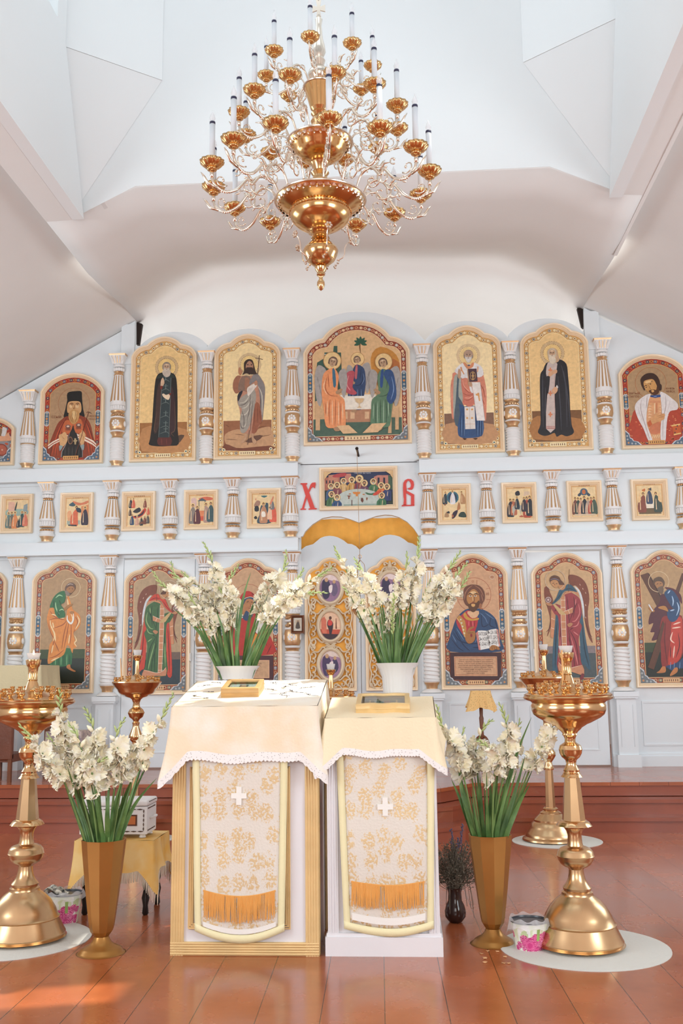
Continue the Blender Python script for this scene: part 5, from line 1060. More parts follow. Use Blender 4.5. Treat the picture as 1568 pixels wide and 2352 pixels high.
# J6 apostle with diagonal cross
r, P = icon('icon_painting', 'lobed icon of an apostle in blue and red leaning on a diagonal wooden cross', 'icon', LO, 'ogee', (1461, 1580.5), (1622, 1577), (1523.5, 1263.5), (1440, 1255, 7.02), 'terra', 'b8956a')
gfloor(P, '3a4426', 1550); gfloor(P, '1b2016', 1705)
P.q('5c3620', '210 465 330 425 720 1200 640 1280'); P.q('3a2014', '330 425 355 440 740 1180 720 1200'); P.q('5c3620', '880 430 930 450 430 1990 330 1950'); P.ring('d8c098', 505, 570, 168, 9, 44)
P.p('55202a', '540 780 520 900 440 1000 380 1070 345 1180 350 1260 420 1240 370 1380 440 1390 390 1520 520 1470 540 1300 560 1200 700 1150 720 900 620 780'); P.p('5a2028', '600 660 740 680 860 780 880 930 800 820 700 740')
P.p('8c2a22', '560 1150 700 1120 880 1120 899 1400 900 1700 820 1860 700 1920 560 1940 540 1600 520 1400')
P.p('c23c2a', '720 1200 860 1140 890 1300 880 1700 800 1860 660 1900 700 1500'); 
for a in ('730 1380 700 1500 760 1560', '740 1260 860 1220', '720 1320 860 1300', '760 1600 740 1800'): P.l('f0c8b4', 24, a)
for a in ('620 1200 600 1500 640 1880', '820 1400 840 1600 780 1800', '700 1600 690 1800'): P.l('5c1414', 16, a)
P.p('25466e', '600 780 620 720 680 690 760 740 840 880 850 1050 800 1180 720 1220 660 1170 640 1080 660 1020 740 1010 700 960'); 
for a in ('720 800 740 880 730 960', '690 1040 760 1020', '650 760 690 710', '800 900 830 1000 790 1120'): P.l('a9c4e0', 22, a)
P.p('23406a', '620 1930 740 1900 840 1850 899 1800 899 1960 820 1960 720 2000 650 1960'); [P.l('6f90b8', 12, '%d 1860 %d 1980' % (x, x-10)) for x in (700, 760, 850)]
P.p('5f4632', '430 620 420 540 480 495 550 500 600 570 590 640 540 680'); P.p('a8784c', '440 600 490 560 560 580 570 640 500 700'); P.p('6e5846', '480 680 560 640 585 700 560 770 510 740'); P.l('3a2418', 10, '470 610 500 600'); P.l('3a2418', 10, '520 605 550 600')
P.p('b9803f', '500 980 560 960 620 970 660 1050 600 1030 510 1000'); P.p('b07840', '340 1000 380 960 440 1040 400 1060'); P.q('dcdde0', '335 940 350 930 420 1040 400 1050')
P.p('5c3620', '570 1200 600 1250 430 1990 330 1950 480 1500', 1); feet(P, ['560 1940 610 1940 610 2030 470 2040 520 2000', '760 1960 810 1960 800 2030 700 2090 690 2060'])
done(r, P)
# J0 sliver at the left edge
r, P = icon('icon_painting', 'lobed icon cut to a narrow strip by the left edge of the bottom tier', 'icon', LO, 'ogee', (-142, 1596), (7, 1594), (-62, 1291), (60, 1280, 7.35), 'terra', 'b39068'); gfloor(P, '3c4a26', 1570); P.p('7c3a2c', '-900 600 -1000 1000 -960 1900 -700 1900 -680 1000 -780 600'); P.ring('d8c098', -850, 520, 150, 9); P.face(-850, 540, 70); done(r, P)

# ================= middle tier: small festival icons, each with its own small scene of robed figures
def small(label, bl, br, top, crop, scene):
    r, P = icon('small_icon', label, 'icon', FE, 'rect', bl, br, top, crop, None, 'ddb27c', ft=.050, dep=.05, fmat='frame')
    x0, x1, z0, z1 = P.x; g = lambda u, v: (x0+(x1-x0)*u, z0+(z1-z0)*v)
    w, h = x1-x0, z1-z0; P.raw('ecd0a0', [g(.17, .13), (x1-.17*w, z0+.13*h), g(.83, .85), g(.17, .85)])
    def blob(col, pts, sm=3):
        pts = smoothpts(pts, sm) if sm > 1 else pts; P.raw(col, [g(*p) for p in pts])
    def fig(u, v, s, col, halo=True, head='6b4a36', lean=0, dark=None):
        if halo: blob('f0cf8c', [(u+lean*s+.055*s*math.cos(t*PI/5), v+.40*s+.048*s*math.sin(t*PI/5)) for t in range(10)], 1)
        blob(col, [(u-.02*s+lean*s, v+.35*s), (u+.04*s+lean*s, v+.34*s), (u+.09*s, v+.2*s), (u+.10*s, v), (u, v-.02*s), (u-.10*s, v), (u-.09*s, v+.2*s)])
        if dark: blob(dark, [(u+lean*s, v+.32*s), (u+.04*s, v+.2*s), (u+.03*s, v+.02*s), (u-.03*s, v+.02*s), (u-.02*s, v+.2*s)], 2)
        blob(head, [(u+lean*s+.032*s*math.cos(t*PI/4), v+.395*s+.036*s*math.sin(t*PI/4)) for t in range(8)], 1); blob('cf9f78', [(u+lean*s+.019*s*math.cos(t*PI/4), v+.383*s+.026*s*math.sin(t*PI/4)) for t in range(8)], 1); blob('e9c8a0', [(u-.05*s, v+.28*s), (u-.035*s, v+.28*s), (u-.03*s, v+.04*s), (u-.055*s, v+.04*s)], 1)
    for op in scene:
        if op[0] == 'f': fig(*op[1:])
        else: blob(*op)
    for k in range(6): xx = .36+k*.055; P.raw('a0622f', [g(xx, .872), g(xx+.03, .872), g(xx+.03, .892), g(xx, .892)]); P.k -= 1
    P.b.build('painting', M['paint'], r, smooth=False)
R0_, DK, OR, GR, NV, BG, TE = 'd8654a', '2b3038', 'dd8a55', '7f8d86', '38445c', 'cfa57c', '9db5a8'
small('small square icon of figures before green hills, leftmost of the middle tier', (1, 1227), (75, 1224.5), (40, 1136), (0, 1120, 4.36), [(TE, [(.2, .45), (.8, .48), (.8, .60), (.2, .62)]), ('e3b49c', [(.22, .55), (.42, .55), (.42, .80), (.22, .82)], 1), ('8f9da0', [(.68, .5), (.82, .5), (.82, .76), (.70, .72)], 1), ('f', .24, .16, .9, '66807c'), ('f', .34, .15, .95, '6b6a60'), ('f', .44, .15, .95, OR), ('f', .66, .18, .9, '2f4a4a'), ('f', .76, .2, .8, 'd9765a', True), ('f', .55, .16, .5, DK, False), ('2f3c40', [(.45, .72), (.5, .82), (.46, .6), (.42, .6)], 2)])
small('small square icon of an angel in red approaching a dark seated figure', (138.6, 1224), (214, 1222), (180, 1132.5), (0, 1120, 4.36), [('3d5a66', [(.24, .70), (.4, .78), (.44, .68), (.34, .66)]), ('d8805a', [(.35, .8), (.6, .74), (.82, .80), (.8, .72), (.5, .68)]), ('e0925f', [(.62, .3), (.84, .3), (.84, .7), (.62, .66)], 1), ('a9b3a4', [(.2, .2), (.6, .2), (.6, .3), (.2, .3)], 1), ('e8a878', [(.2, .5), (.3, .55), (.34, .4), (.24, .28)]), ('f', .42, .18, 1.15, 'd96a44', True, '5a3c2c', .05), ('f', .74, .2, 1.05, '33283a'), (DK, [(.24, .17), (.5, .15), (.5, .19), (.24, .2)], 1), ('2c3a48', [(.47, .62), (.6, .60), (.62, .5), (.5, .52)])])
small('small square icon crowded with tiny figures round a reclining red-cloaked one', (280, 1221.5), (357, 1219.5), (320, 1129.8), (0, 1120, 4.36), [('2c2c34', [(.32, .5), (.5, .6), (.56, .52), (.44, .46)]), ('cc4a34', [(.32, .38), (.5, .42), (.66, .58), (.72, .52), (.6, .38), (.4, .32)]), ('33283a', [(.36, .38), (.56, .44), (.66, .54), (.62, .42), (.44, .35)]), ('f', .25, .6, .55, DK), ('f', .33, .6, .55, R0_), ('f', .68, .6, .5, '8a4c3c'), ('f', .3, .17, .6, '3b506b'), ('f', .45, .16, .55, 'cfa08a'), ('f', .58, .15, .5, DK), ('f', .68, .18, .45, '7a3a30'), ('f', .77, .2, .5, '55504c'), ('f', .78, .42, .4, R0_), ('f', .24, .40, .4, '4a3430'), ('7a4c3a', [(.5, .18), (.72, .2), (.66, .26)], 2)])
small('small square icon of a temple gathering under a red canopy', (423, 1218.5), (501, 1216.5), (463, 1125.8), (380, 1110, 8.7), [('d86f52', [(.42, .78), (.6, .83), (.82, .8), (.8, .74), (.5, .74)]), ('dbb9b0', [(.2, .56), (.36, .56), (.36, .78), (.28, .82), (.2, .78)], 1), ('3c4650', [(.42, .48), (.44, .48), (.44, .72), (.42, .72)], 1), ('3c4650', [(.6, .48), (.62, .48), (.62, .72), (.6, .72)], 1), ('55626a', [(.38, .72), (.52, .8), (.66, .72)], 1), ('e28a5c', [(.42, .22), (.64, .22), (.64, .48), (.42, .48)], 1), ('d85a40', [(.44, .24), (.62, .24), (.62, .34), (.44, .34)], 1), ('f', .25, .18, 1.1, '8a8078'), ('f', .38, .17, 1.0, '5e3038'), ('f', .68, .2, 1.1, 'b59486', True, '6b4a36', -.04), ('f', .78, .22, 1.1, '3e5a5e')])
small('small square icon of a standing figure in a dark river with helpers in red', (567.6, 1215.6), (646, 1213.5), (607, 1122.6), (500, 1095, 8.71), [('3a5260', [(.30, .14), (.70, .14), (.62, .3), (.62, .55), (.6, .64), (.45, .62), (.38, .5), (.36, .35)]), ('3c7078', [(.40, .82), (.6, .82), (.5, .77)], 2), ('f', .48, .16, 1.15, 'c08a68'), ('f1e8da', [(.42, .30), (.54, .30), (.52, .42), (.43, .42)], 2), ('a8806c', [(.2, .58), (.28, .7), (.38, .68), (.36, .58), (.24, .54)]), (DK, [(.22, .44), (.34, .44), (.33, .56), (.23, .56)], 2), ('f', .76, .18, 1.05, 'e0664e'), ('f', .66, .24, .7, 'efc0a0'), ('f', .74, .48, .55, '77787c'), (DK, [(.2, .28), (.26, .32), (.3, .26), (.24, .24)]), ('dd8a6a', [(.24, .72), (.26, .78), (.27, .7)], 1), ('dd8a6a', [(.66, .62), (.76, .80), (.78, .76), (.7, .60)], 2)])
small('small square icon of a white figure in a blue disc above three crouching figures', (1005, 1207), (1083, 1204.5), (1043, 1112.3), (1000, 1080, 6.53), [('3f7080', [(.46+.18*math.cos(t*PI/8), .67+.155*math.sin(t*PI/8)) for t in range(16)], 1), ('29415c', [(.46+.13*math.cos(t*PI/8), .67+.115*math.sin(t*PI/8)) for t in range(16)], 1), ('f', .46, .52, .75, 'e6e2e4'), ('f', .23, .52, .7, '34444e', True, '6b4a36', .03), ('f', .76, .52, .7, 'b88a60', True, '6b4a36', -.05), ('b08a64', [(.2, .2), (.28, .33), (.34, .2)]), (DK, [(.27, .3), (.34, .34), (.36, .28)]), ('33283a', [(.42, .16), (.46, .3), (.6, .36), (.56, .24), (.48, .16)]), ('a06048', [(.42, .26), (.48, .22), (.44, .17)]), ('2c4038', [(.62, .2), (.68, .3), (.8, .3), (.84, .18)]), ('8a5c40', [(.2, .5), (.26, .53), (.24, .47)], 2), ('b57a50', [(.58, .36), (.64, .56), (.68, .4)])])
small('small square icon of a rider on a pale donkey between two crowds', (1153, 1204), (1234, 1201), (1192, 1109), (1000, 1080, 6.53), [('b9aaa0', [(.62, .40), (.82, .40), (.82, .62), (.62, .64)], 1), (DK, [(.78, .2), (.84, .2), (.84, .62), (.79, .62)], 1), ('2c2c34', [(.40, .76), (.5, .80), (.53, .7), (.42, .68)]), ('dcc0a4', [(.62, .66), (.83, .66), (.80, .78), (.66, .78)], 1), ('8a5c4c', [(.2, .4), (.3, .58), (.36, .4), (.3, .18), (.22, .18)]), ('f', .25, .18, 1.0, '33343c'), ('f', .34, .22, .9, 'b56a4c'), ('b3b2a6', [(.30, .36), (.36, .44), (.56, .44), (.66, .34), (.6, .3), (.54, .34), (.54, .2), (.5, .32), (.38, .33), (.33, .18), (.31, .3)]), ('f', .44, .36, .7, '2c3844'), ('f', .72, .16, 1.15, 'b5503c'), ('f', .80, .2, 1.1, DK), ('f', .64, .3, .8, '3a3440'), ('b5604a', [(.48, .16), (.56, .2), (.6, .15)], 2)])
small('small square icon of a dark-robed figure between two groups below a round glory', (1303, 1200), (1384, 1197.5), (1343, 1105), (1300, 1080, 6.53), [('4b6478', [(.5+.11*math.cos(t*PI/8), .73+.09*math.sin(t*PI/8)) for t in range(16)], 1), ('c9703f', [(.5+.05*math.cos(t*PI/8), .73+.06*math.sin(t*PI/8)) for t in range(16)], 1), ('3c4a58', [(.32, .66), (.4, .72), (.42, .66), (.36, .62)]), ('3c4a58', [(.68, .66), (.6, .72), (.58, .66), (.64, .62)]), ('f', .24, .2, .95, '7a4a3c'), ('f', .32, .19, .95, '3b4a44'), ('f', .40, .2, .9, 'c89a80'), ('f', .5, .18, 1.05, '2c3038'), ('f', .60, .2, .9, 'b5a090'), ('f', .69, .19, .95, 'b5503c'), ('f', .77, .2, .95, '4a5a4c'), ('d8c0a0', [(.2, .15), (.8, .15), (.8, .19), (.2, .19)], 1)])
small('small square icon of three figures round a pale table, rightmost of the middle tier', (1451, 1197.5), (1536, 1194.5), (1493, 1101.5), (1440, 1080, 6.53), [('6e5a3c', [(.2, .16), (.8, .16), (.8, .34), (.2, .34)], 1), ('ece0cc', [(.38, .30), (.62, .30), (.60, .46), (.40, .46)], 1), ('f', .5, .42, .85, '3c4a64'), ('f', .29, .22, 1.1, '8a4c3c', True, '6b4a36', .04), ('f', .72, .22, 1.1, '3f4c44', True, '6b4a36', -.04), ('efc890', [(.18, .44), (.24, .68), (.27, .5)], 2), ('efc890', [(.82, .44), (.76, .68), (.73, .5)], 2), ('c8733c', [(.3, .74), (.4, .78), (.38, .70)], 2), ('3c4650', [(.5, .76), (.56, .80), (.56, .72)], 2)])
# --- wide icon over the central doors
r, P = icon('wide_icon', 'wide framed icon of haloed figures round an oval white table between the red letters', 'icon', None, 'rect', (734, 1174.5), (914.5, 1170), (822, 1073.5), (680, 1060, 5.407), None, '2a3556', ft=.055, dep=.055)
P.q('b87560', '350 200 540 190 540 400 350 400'); P.q('c98a70', '400 170 510 160 520 260 400 260'); P.q('c58370', '600 150 680 150 690 260 610 260'); P.q('c08070', '965 190 1010 170 1170 170 1180 330 960 330'); P.q('46604c', '1140 170 1200 180 1200 350 1145 340'); P.p('b8484a', '450 180 520 150 620 145 600 185 480 200'); P.q('2f3c34', '345 360 420 360 420 570 345 570'); P.q('2f3c34', '1140 380 1205 380 1205 550 1140 550')
for x in (370, 410, 450): P.q('23263a', '%d 235 %d 235 %d 275 %d 275' % (x, x+14, x+14, x))
for x in (1010, 1080): P.q('23263a', '%d 200 %d 200 %d 300 %d 300' % (x, x+24, x+24, x))
def hf(x, y, robe, dark, r_=44, beard='5a4436', lean=0):
    B = min(y+175, 566)
    P.p(robe, '%d %d %d %d %d %d %d %d %d %d %d %d' % (x-20, y+30, x-60, min(y+75, B-30), x-66, B, x+56, B, x+58, min(y+70, B-30), x+22, y+30), 1); P.l(dark, 9, '%d %d %d %d' % (x-25, y+60, x-35, B-5)); P.l('e6c8a4', 8, '%d %d %d %d' % (x+12, y+55, x+5, y+120)); P.l(dark, 9, '%d %d %d %d' % (x+35, y+70, x+30, B-5))
    P.c('e9cf9c', x, y, r_); P.ring('b98a50', x, y, r_, 4, 24); P.c('5f4636', x, y-4, 23, 25); P.c('c09068', x, y+3, 16, 19); P.p(beard, '%d %d %d %d %d %d' % (x-15, y+10, x+15, y+10, x, y+36), 2)
for a in ((588, 245, 'd8b278', '8a6238', 42, '9a9288'), (690, 230, 'c99a58', '7a5a2e'), (958, 250, '4d7a54', '2c4a34', 42, 'b0aaa0'), (785, 215, '8a3c44', '33466b', 52), (846, 270, '6b4660', '3c2a40'), (432, 310, '4a6488', '2c3c5c', 42, 'b0aaa0'), (508, 295, '8c4c54', '4c2a34'), (1055, 300, 'd8723c', '8a3a20'), (1125, 315, '33406b', '1f2848')): hf(*a)
P.p('bfc8c0', [v for k in range(28) for v in (785+270*math.cos(2*PI*k/28), 460+118*math.sin(2*PI*k/28))], 1); P.q('bfc8c0', '560 520 1020 500 1010 555 580 568'); P.q('8fa49c', '590 535 1000 525 1000 552 590 562')
P.p('d8863c', '700 380 800 378 790 405 765 412 765 435 740 435 740 412 712 405', 1); P.p('8a4c30', '632 425 680 425 662 445 662 468 646 468 648 445', 1); P.p('6e3c2c', '805 455 830 455 838 490 822 515 802 490', 1); P.l('5c2e28', 10, '692 480 692 560', 0); P.c('c07a48', 668, 405, 16, 7); P.c('c07a48', 838, 411, 16, 7); P.p('8a4c30', '868 450 890 450 882 485 872 485', 1)
for a in ((440, 410, '4a7048', '2c4430', 42), (508, 450, '35527c', '22365a', 44, 'b0aaa0'), (1062, 425, '3f7450', '244a34', 42)): hf(*a)
P.p('3c6a48', '860 385 930 400 1000 380 960 415 890 415'); P.p('d04c38', '950 420 990 380 1060 370 1000 420'); P.t('c9ccd4', 'ТАЙНАЯ ВЕЧЕРЯ', 820, 148, 26)
cs = P.g; P.q('ddb987', '340 130 470 130 400 165 350 230'); P.q('ddb987', '1205 115 1100 118 1165 160 1200 215')
P.b.build('painting', M['paint'], r, smooth=False)
# --- red letters
g5 = A(680, 1060, 5.407)
def letter(name, label, polys):
    b = MB(); c = sum([g5(x, y) for x, y in polys[0]], Vector())/len(polys[0])
    for outer in polys:
        o = [g5(x, y) for x, y in outer]; b.prismY([(p.x, p.z) for p in o], WY-.014, WY)
    ob = b.build(name, M['red'], smooth=False, off=(c.x, WY, c.z)); ob.location = (c.x, WY, c.z); tag(ob, label, 'letter', 'red letters over the doors')
letter('letter', 'red letter Х on the white panel left of the wide icon', [[(55, 272), (138, 270), (136, 285), (122, 290), (152, 362), (178, 290), (200, 266), (240, 262), (243, 280), (232, 335), (205, 315), (188, 335), (162, 385), (232, 580), (256, 582), (254, 596), (155, 600), (154, 588), (175, 583), (132, 450), (98, 585), (122, 588), (122, 600), (54, 602), (54, 590), (72, 585), (118, 428), (75, 290), (55, 285)]])
letter('letter', 'red letter В on the white panel right of the wide icon', [
    [(1330, 270), (1326, 330), (1332, 440), (1338, 470), (1330, 545), (1368, 545), (1366, 388), (1372, 350), (1366, 300), (1368, 270)],
    [(1330, 270), (1368, 270), (1385, 240), (1400, 240), (1415, 260), (1425, 295), (1418, 325), (1400, 330), (1385, 335), (1400, 352), (1435, 352), (1455, 330), (1463, 290), (1455, 250), (1425, 222), (1385, 218), (1350, 235)],
    [(1366, 345), (1372, 365), (1440, 400), (1465, 415), (1467, 542), (1425, 542), (1425, 430), (1366, 392)], [(1308, 558), (1312, 545), (1330, 540), (1467, 540), (1467, 553)]])
# ============================================================ small things on the screen
r = thing('small_framed_icon', 'small brown wooden framed icon hung beside the column left of the central doors', 'icon', at(683, 1454, WY-.12))
a_, b_ = at(668, 1455, WY-.12), at(698, 1413, WY-.12); w_, h_ = b_.x-a_.x, b_.z-a_.z
fr = framemesh(rect(w_, h_), a_.x, a_.z, .026, WY-.10, .035); fr.build('frame', M['brown'], r)
bk = MB(); bk.box((a_.x+.005, WY-.105, a_.z+.005), (b_.x-.005, WY-.098, b_.z-.005)); bk.build('backing', M['brown'], r, smooth=False)
P = Paint((340, 1230, 3.564), WY-.108); P.q('d3cbbd', '1190 672 1260 672 1258 780 1188 780'); P.q('c9b79a', '1205 690 1246 690 1244 762 1203 762'); P.p('4d4038', '1208 760 1212 725 1222 700 1232 700 1240 730 1242 760'); P.c('9c7a60', 1226, 702, 8); P.b.build('painting', M['paint'], r, smooth=False)
# hanging oil lamp before the doors
hk = at(823, 1047, WY); lz = at(827, 1275, WY-.35)
r = thing('hanging_oil_lamp', 'small metal oil lamp hanging on thin chains before the central doors', 'lamp', (at(827, 1410, WY-.35)))
LY = WY-.35
b = MB(); b.tube([(hk.x, WY, hk.z), (hk.x, WY-.03, hk.z), (hk.x, LY, hk.z-.005)], .012, 8); b.ball((hk.x, LY, hk.z), .018, 8); b.build('bracket', M['dark'], r)
lt = at(826, 1274, LY); lb = at(828, 1408, LY)
b = MB(); b.tube([(hk.x, LY, hk.z), (lt.x, LY, lt.z)], .0022, 4)
b.tube([(lt.x+.018*math.cos(q*PI/8), LY, lt.z-.02+.018*math.sin(q*PI/8)) for q in range(17)], .003, 5, False)
for an in (0, 2.09, 4.19):
    b.tube([(lt.x, LY, lt.z-.05), (lt.x+.045*math.cos(an), LY+.045*math.sin(an), lt.z-.10), (lb.x+.075*math.cos(an), LY+.075*math.sin(an), lb.z+.05)], .0025, 4)
b.build('chain', M['brassd'], r)
b = MB(); b.lathe([(.002, -.10), (.02, -.09), (.012, -.07), (.035, -.04), (.07, 0), (.085, .03), (.09, .05), (.086, .05), (.06, .01), (.0, -.01)], tuple(lb), 20); b.build('bowl', M['brassd'], r)

# ============================================================ LECTERNS
def slab_front(b, x0, x1, y, z0, z1, rib):  # fluted vertical moulding strips
    n = 4
    for k in range(n): a = x0+(x1-x0)*(k+.1)/n; c = x0+(x1-x0)*(k+.9)/n; b.box((a, y-.012-.006*(k % 2), z0), (c, y, z1))
def cloth_over(x0, x1, yf, yb, zf, zb, hem, flare, lace, mats, root, corner=.16, wav=.02, seed=1, back=True):
    """cloth laid over a sloping top and hanging all round, with pointed corners and a lace hem"""
    rnd = random.Random(seed); ph = [rnd.uniform(0, 6) for _ in range(6)]
    W_, D_ = x1-x0, yb-yf; per = [(x0, yf), (x1, yf), (x1, yb), (x0, yb)]; segs = [W_, D_, W_, D_]; N = [44, 26, 44, 26]
    top = MB(); ztop = lambda y: zf+(zb-zf)*(y-yf)/D_
    top.grid(lambda u, v: (x0+W_*u, yf+D_*v, ztop(yf+D_*v)+.006+.0015*math.sin(u*17+v*9+seed)), 24, 16)
    pts = []
    for s_ in range(4):
        a, c = Vector(per[s_]), Vector(per[(s_+1) % 4])
        for k in range(N[s_]):
            t = k/N[s_]; p = a.lerp(c, t); d = min(t, 1-t)*segs[s_]; cn = max(0, 1-d/.085)
            nrm = Vector((0, -1)) if s_ == 0 else Vector((1, 0)) if s_ == 1 else Vector((0, 1)) if s_ == 2 else Vector((-1, 0))
            cd = (Vector(per[s_ if t < .5 else (s_+1) % 4])-Vector(((x0+x1)/2, (yf+yb)/2))).normalized()
            pts.append((p, (nrm*(1-cn*.75)+cd*cn*.75), cn, s_, t))
    n = len(pts); h = MB(); NV = 12
    def P_(i, v, ext=0):
        p, nr, cn, s_, t = pts[i % n]; L = (hem+corner*cn**1.3)*(1+.03*math.sin(i*.35+ph[0]))+ext
        if s_ == 0: L += .02*math.sin(PI*t)
        f = flare*(.35*v+.65*v*v)*(1+1.1*cn)*(1 if s_ != 0 else .15+1.1*cn); wv = wav*v*(math.sin(i*.42+ph[1])*.6+math.sin(i*.9+ph[2])*.4)*(1 if s_ != 0 else .35)
        q = p+nr*(f+wv+.004); return (q.x, q.y, ztop(p.y)+.006-L*v)
    rows = [h.pts([P_(i, j/NV) for i in range(n)]) for j in range(NV+1)]
    for j in range(NV):
        for i in range(n): h.face([rows[j][i], rows[j+1][i], rows[j+1][(i+1) % n], rows[j][(i+1) % n]])
    top.add(h); cl = top.build('cloth', mats[0], root, autosmooth=180)
    if lace:
        l = MB(); NL = n*3
        def Q(i, e):
            a = i/3; i0 = int(a); t = a-i0; p, q = Vector(P_(i0, 1)), Vector(P_(i0+1, 1)); m_ = p.lerp(q, t); d = (Vector(P_(i0, 1, .05))-p).normalized(); sc = lace*(1 if e < .9 else .82+.18*abs(math.sin(i*.9)))
            return m_+d*(e*sc-.004)
        rows = [l.pts([Q(i, e) for i in range(NL)]) for e in (0, .5, 1)]
        for j in range(2):
            for i in range(NL): l.face([rows[j][i], rows[j+1][i], rows[j+1][(i+1) % NL], rows[j][(i+1) % NL]])
        l.build('lace_edge', mats[1], root, autosmooth=180)
    return root
def runner(name, label, X0, X1, Xb0, Xb1, Y, zt, zb, zb_mid, cross, frz, bandz, seed):
    """brocade runner hanging down the front; X0,X1 top edges, Xb0,Xb1 bottom edges"""
    r = thing(name, label, 'runner', ((X0+X1)/2, Y, zt), 'brocade runners on the lectern fronts'); bw = .034
    def S(u, v, d=0):
        x = (X0+(X1-X0)*u)*(1-v)+(Xb0+(Xb1-Xb0)*u)*v; low = zb+(zb_mid-zb)*math.sin(PI*min(max(u, 0), 1)); z = zt+(low-zt)*v
        return (x, Y-.012-.006*math.sin(u*8+seed)*v-.003*math.sin(v*9+seed)-d, z)
    ub = bw/(X1-X0); vb = bw/(zt-zb)
    b = MB(); b.grid(lambda u, v: S(ub+(1-2*ub)*u, v*(1-vb)), 24, 40); b.build('brocade_panel', M['brocade'], r, solid=.002, autosmooth=180)
    b = MB(); b.grid(lambda u, v: S(ub*u, v, .001), 2, 40); b.grid(lambda u, v: S(1-ub*u, v, .001), 2, 40); b.grid(lambda u, v: S(u, 1-vb*v, .002), 24, 2); b.build('border', M['border'], r, solid=.003, autosmooth=180)
    b = MB(); cu, cz = cross; c = S(cu, (zt-cz)/(zt-zb)); s = .0125
    b.prismY([(c[0]+x, cz+z) for x, z in ((-s, -.042), (s, -.042), (s, -s), (.037, -s), (.037, s), (s, s), (s, .042), (-s, .042), (-s, s), (-.037, s), (-.037, -s), (-s, -s))], c[1]-.008, c[1]-.004)
    b.build('cross', M['white'], r, smooth=False)
    vv = lambda z: (zt-z)/(zt-zb)
    b = MB(); rnd = random.Random(seed)
    b.grid(lambda u, v: S(ub*1.4+(1-2.8*ub)*u, vv(frz[0])-.004+.012*v, .006), 24, 1)
    for k in range(95):
        u = ub*1.5+(1-3*ub)*(k+.5)/95; g = math.sin(k*.37+seed)+math.sin(k*.13); 
        if g < -1.25 and rnd.random() < .5: continue
        p = S(u, vv(frz[0]), .008); L = (frz[0]-frz[1])*rnd.uniform(.88, 1.04); dx = rnd.uniform(-.004, .004)
        b.tube([p, (p[0]+dx*.4, p[1]-.003, p[2]-L*.5), (p[0]+dx, p[1]-.001, p[2]-L)], [.0024, .0022, .0016], 4)
    b.build('fringe', M['fringe'], r)
    b = MB(); b.grid(lambda u, v: S(ub*1.3+(1-2.6*ub)*u, vv(bandz[0])+(vv(bandz[1])-vv(bandz[0]))*v, .003), 24, 2); b.build('white_band', M['white'], r, autosmooth=180)
    return r
# left lectern
yF = 4.87; lx0, lx1 = -1.136, -.436; yB = 5.42
r = thing('lectern', 'wide white lectern with gilded wood mouldings on the left of the two', 'lectern', ((lx0+lx1)/2, (yF+yB)/2, 0))
zf = at(556, 1626, 4.93).z; zb_ = at(584, 1567, 5.40).z
def body(x0, x1, y0, y1, zf, zb, mt, inset=0):
    b = MB(); b.v = []; i = b.pts([(x0, y0, 0), (x1, y0, 0), (x1, y1, 0), (x0, y1, 0), (x0, y0, zf-.01), (x1, y0, zf-.01), (x1, y1, zb-.01), (x0, y1, zb-.01)])
    for q in ((0, 3, 2, 1), (4, 5, 6, 7), (0, 1, 5, 4), (1, 2, 6, 5), (2, 3, 7, 6), (3, 0, 4, 7)): b.face([i[k] for k in q])
    return b
body(lx0+.012, lx1-.012, yF+.012, yB-.012, zf, zb_, 0).build('body', M['panelw'], r, smooth=False)
b = MB(); t = .062
for x0, x1 in ((lx0, lx0+t), (lx1-t, lx1)):
    for k in range(5): a = x0+(x1-x0)*(k+.06)/5; c = x0+(x1-x0)*(k+.94)/5; b.tube([((a+c)/2, yF+.006, .0), ((a+c)/2, yF+.006, zf-.02)], .0078, 8)
    b.box((x0, yF+.006, 0), (x1, yF+.03, zf-.015))
for k in range(5): b.tube([(lx0, yF+.004, .008+k*.0115), (lx1, yF+.004, .008+k*.0115)], .0068, 8)
b.box((lx0, yF+.004, 0), (lx1, yF+.03, .06))
for y0 in (yF+.02, yB-.06):
    for k in range(4): b.tube([(lx1-.004, y0+.006+k*.012, 0), (lx1-.004, y0+.006+k*.012, zf-.02)], .0075, 8)
b.build('corner_moulding', M['wood'], r)
b = MB(); i0, i1, z0, z1 = at(438, 1740, yF).x, at(664, 1740, yF).x, at(550, 2133, yF).z, at(550, 1762, yF).z
for k in range(3):
    d = k*.009
    b.tube([(i0+d, yF+.004, z0+d), (i0+d, yF+.004, z1-d), (i1-d, yF+.004, z1-d), (i1-d, yF+.004, z0+d), (i0+d, yF+.004, z0+d)], .0055, 6)
b.build('panel_moulding', M['wood'], r)
r = thing('tablecloth', 'white lace-edged cloth over the top of the left lectern', 'tablecloth', ((lx0+lx1)/2, (yF+yB)/2, zf))
cloth_over(lx0-.002, lx1+.002, yF-.034, yB+.008, zf+.004, zb_+.004, .205, .03, .045, (M['clothw'], M['lace']), r, corner=.13, seed=3)
runner('runner', 'gold brocade runner with white cross on the wide left lectern', at(441, 1740, 4.85).x, at(661, 1740, 4.85).x, at(447, 2150, 4.85).x, at(653, 2148, 4.85).x, 4.866, zf-.18, at(447, 2138, 4.85).z, at(550, 2168, 4.85).z, (.49, at(548, 1828, 4.85).z), (at(550, 2037, 4.85).z, at(550, 2098, 4.85).z), (at(550, 2108, 4.85).z, at(550, 2119, 4.85).z), 1.0)
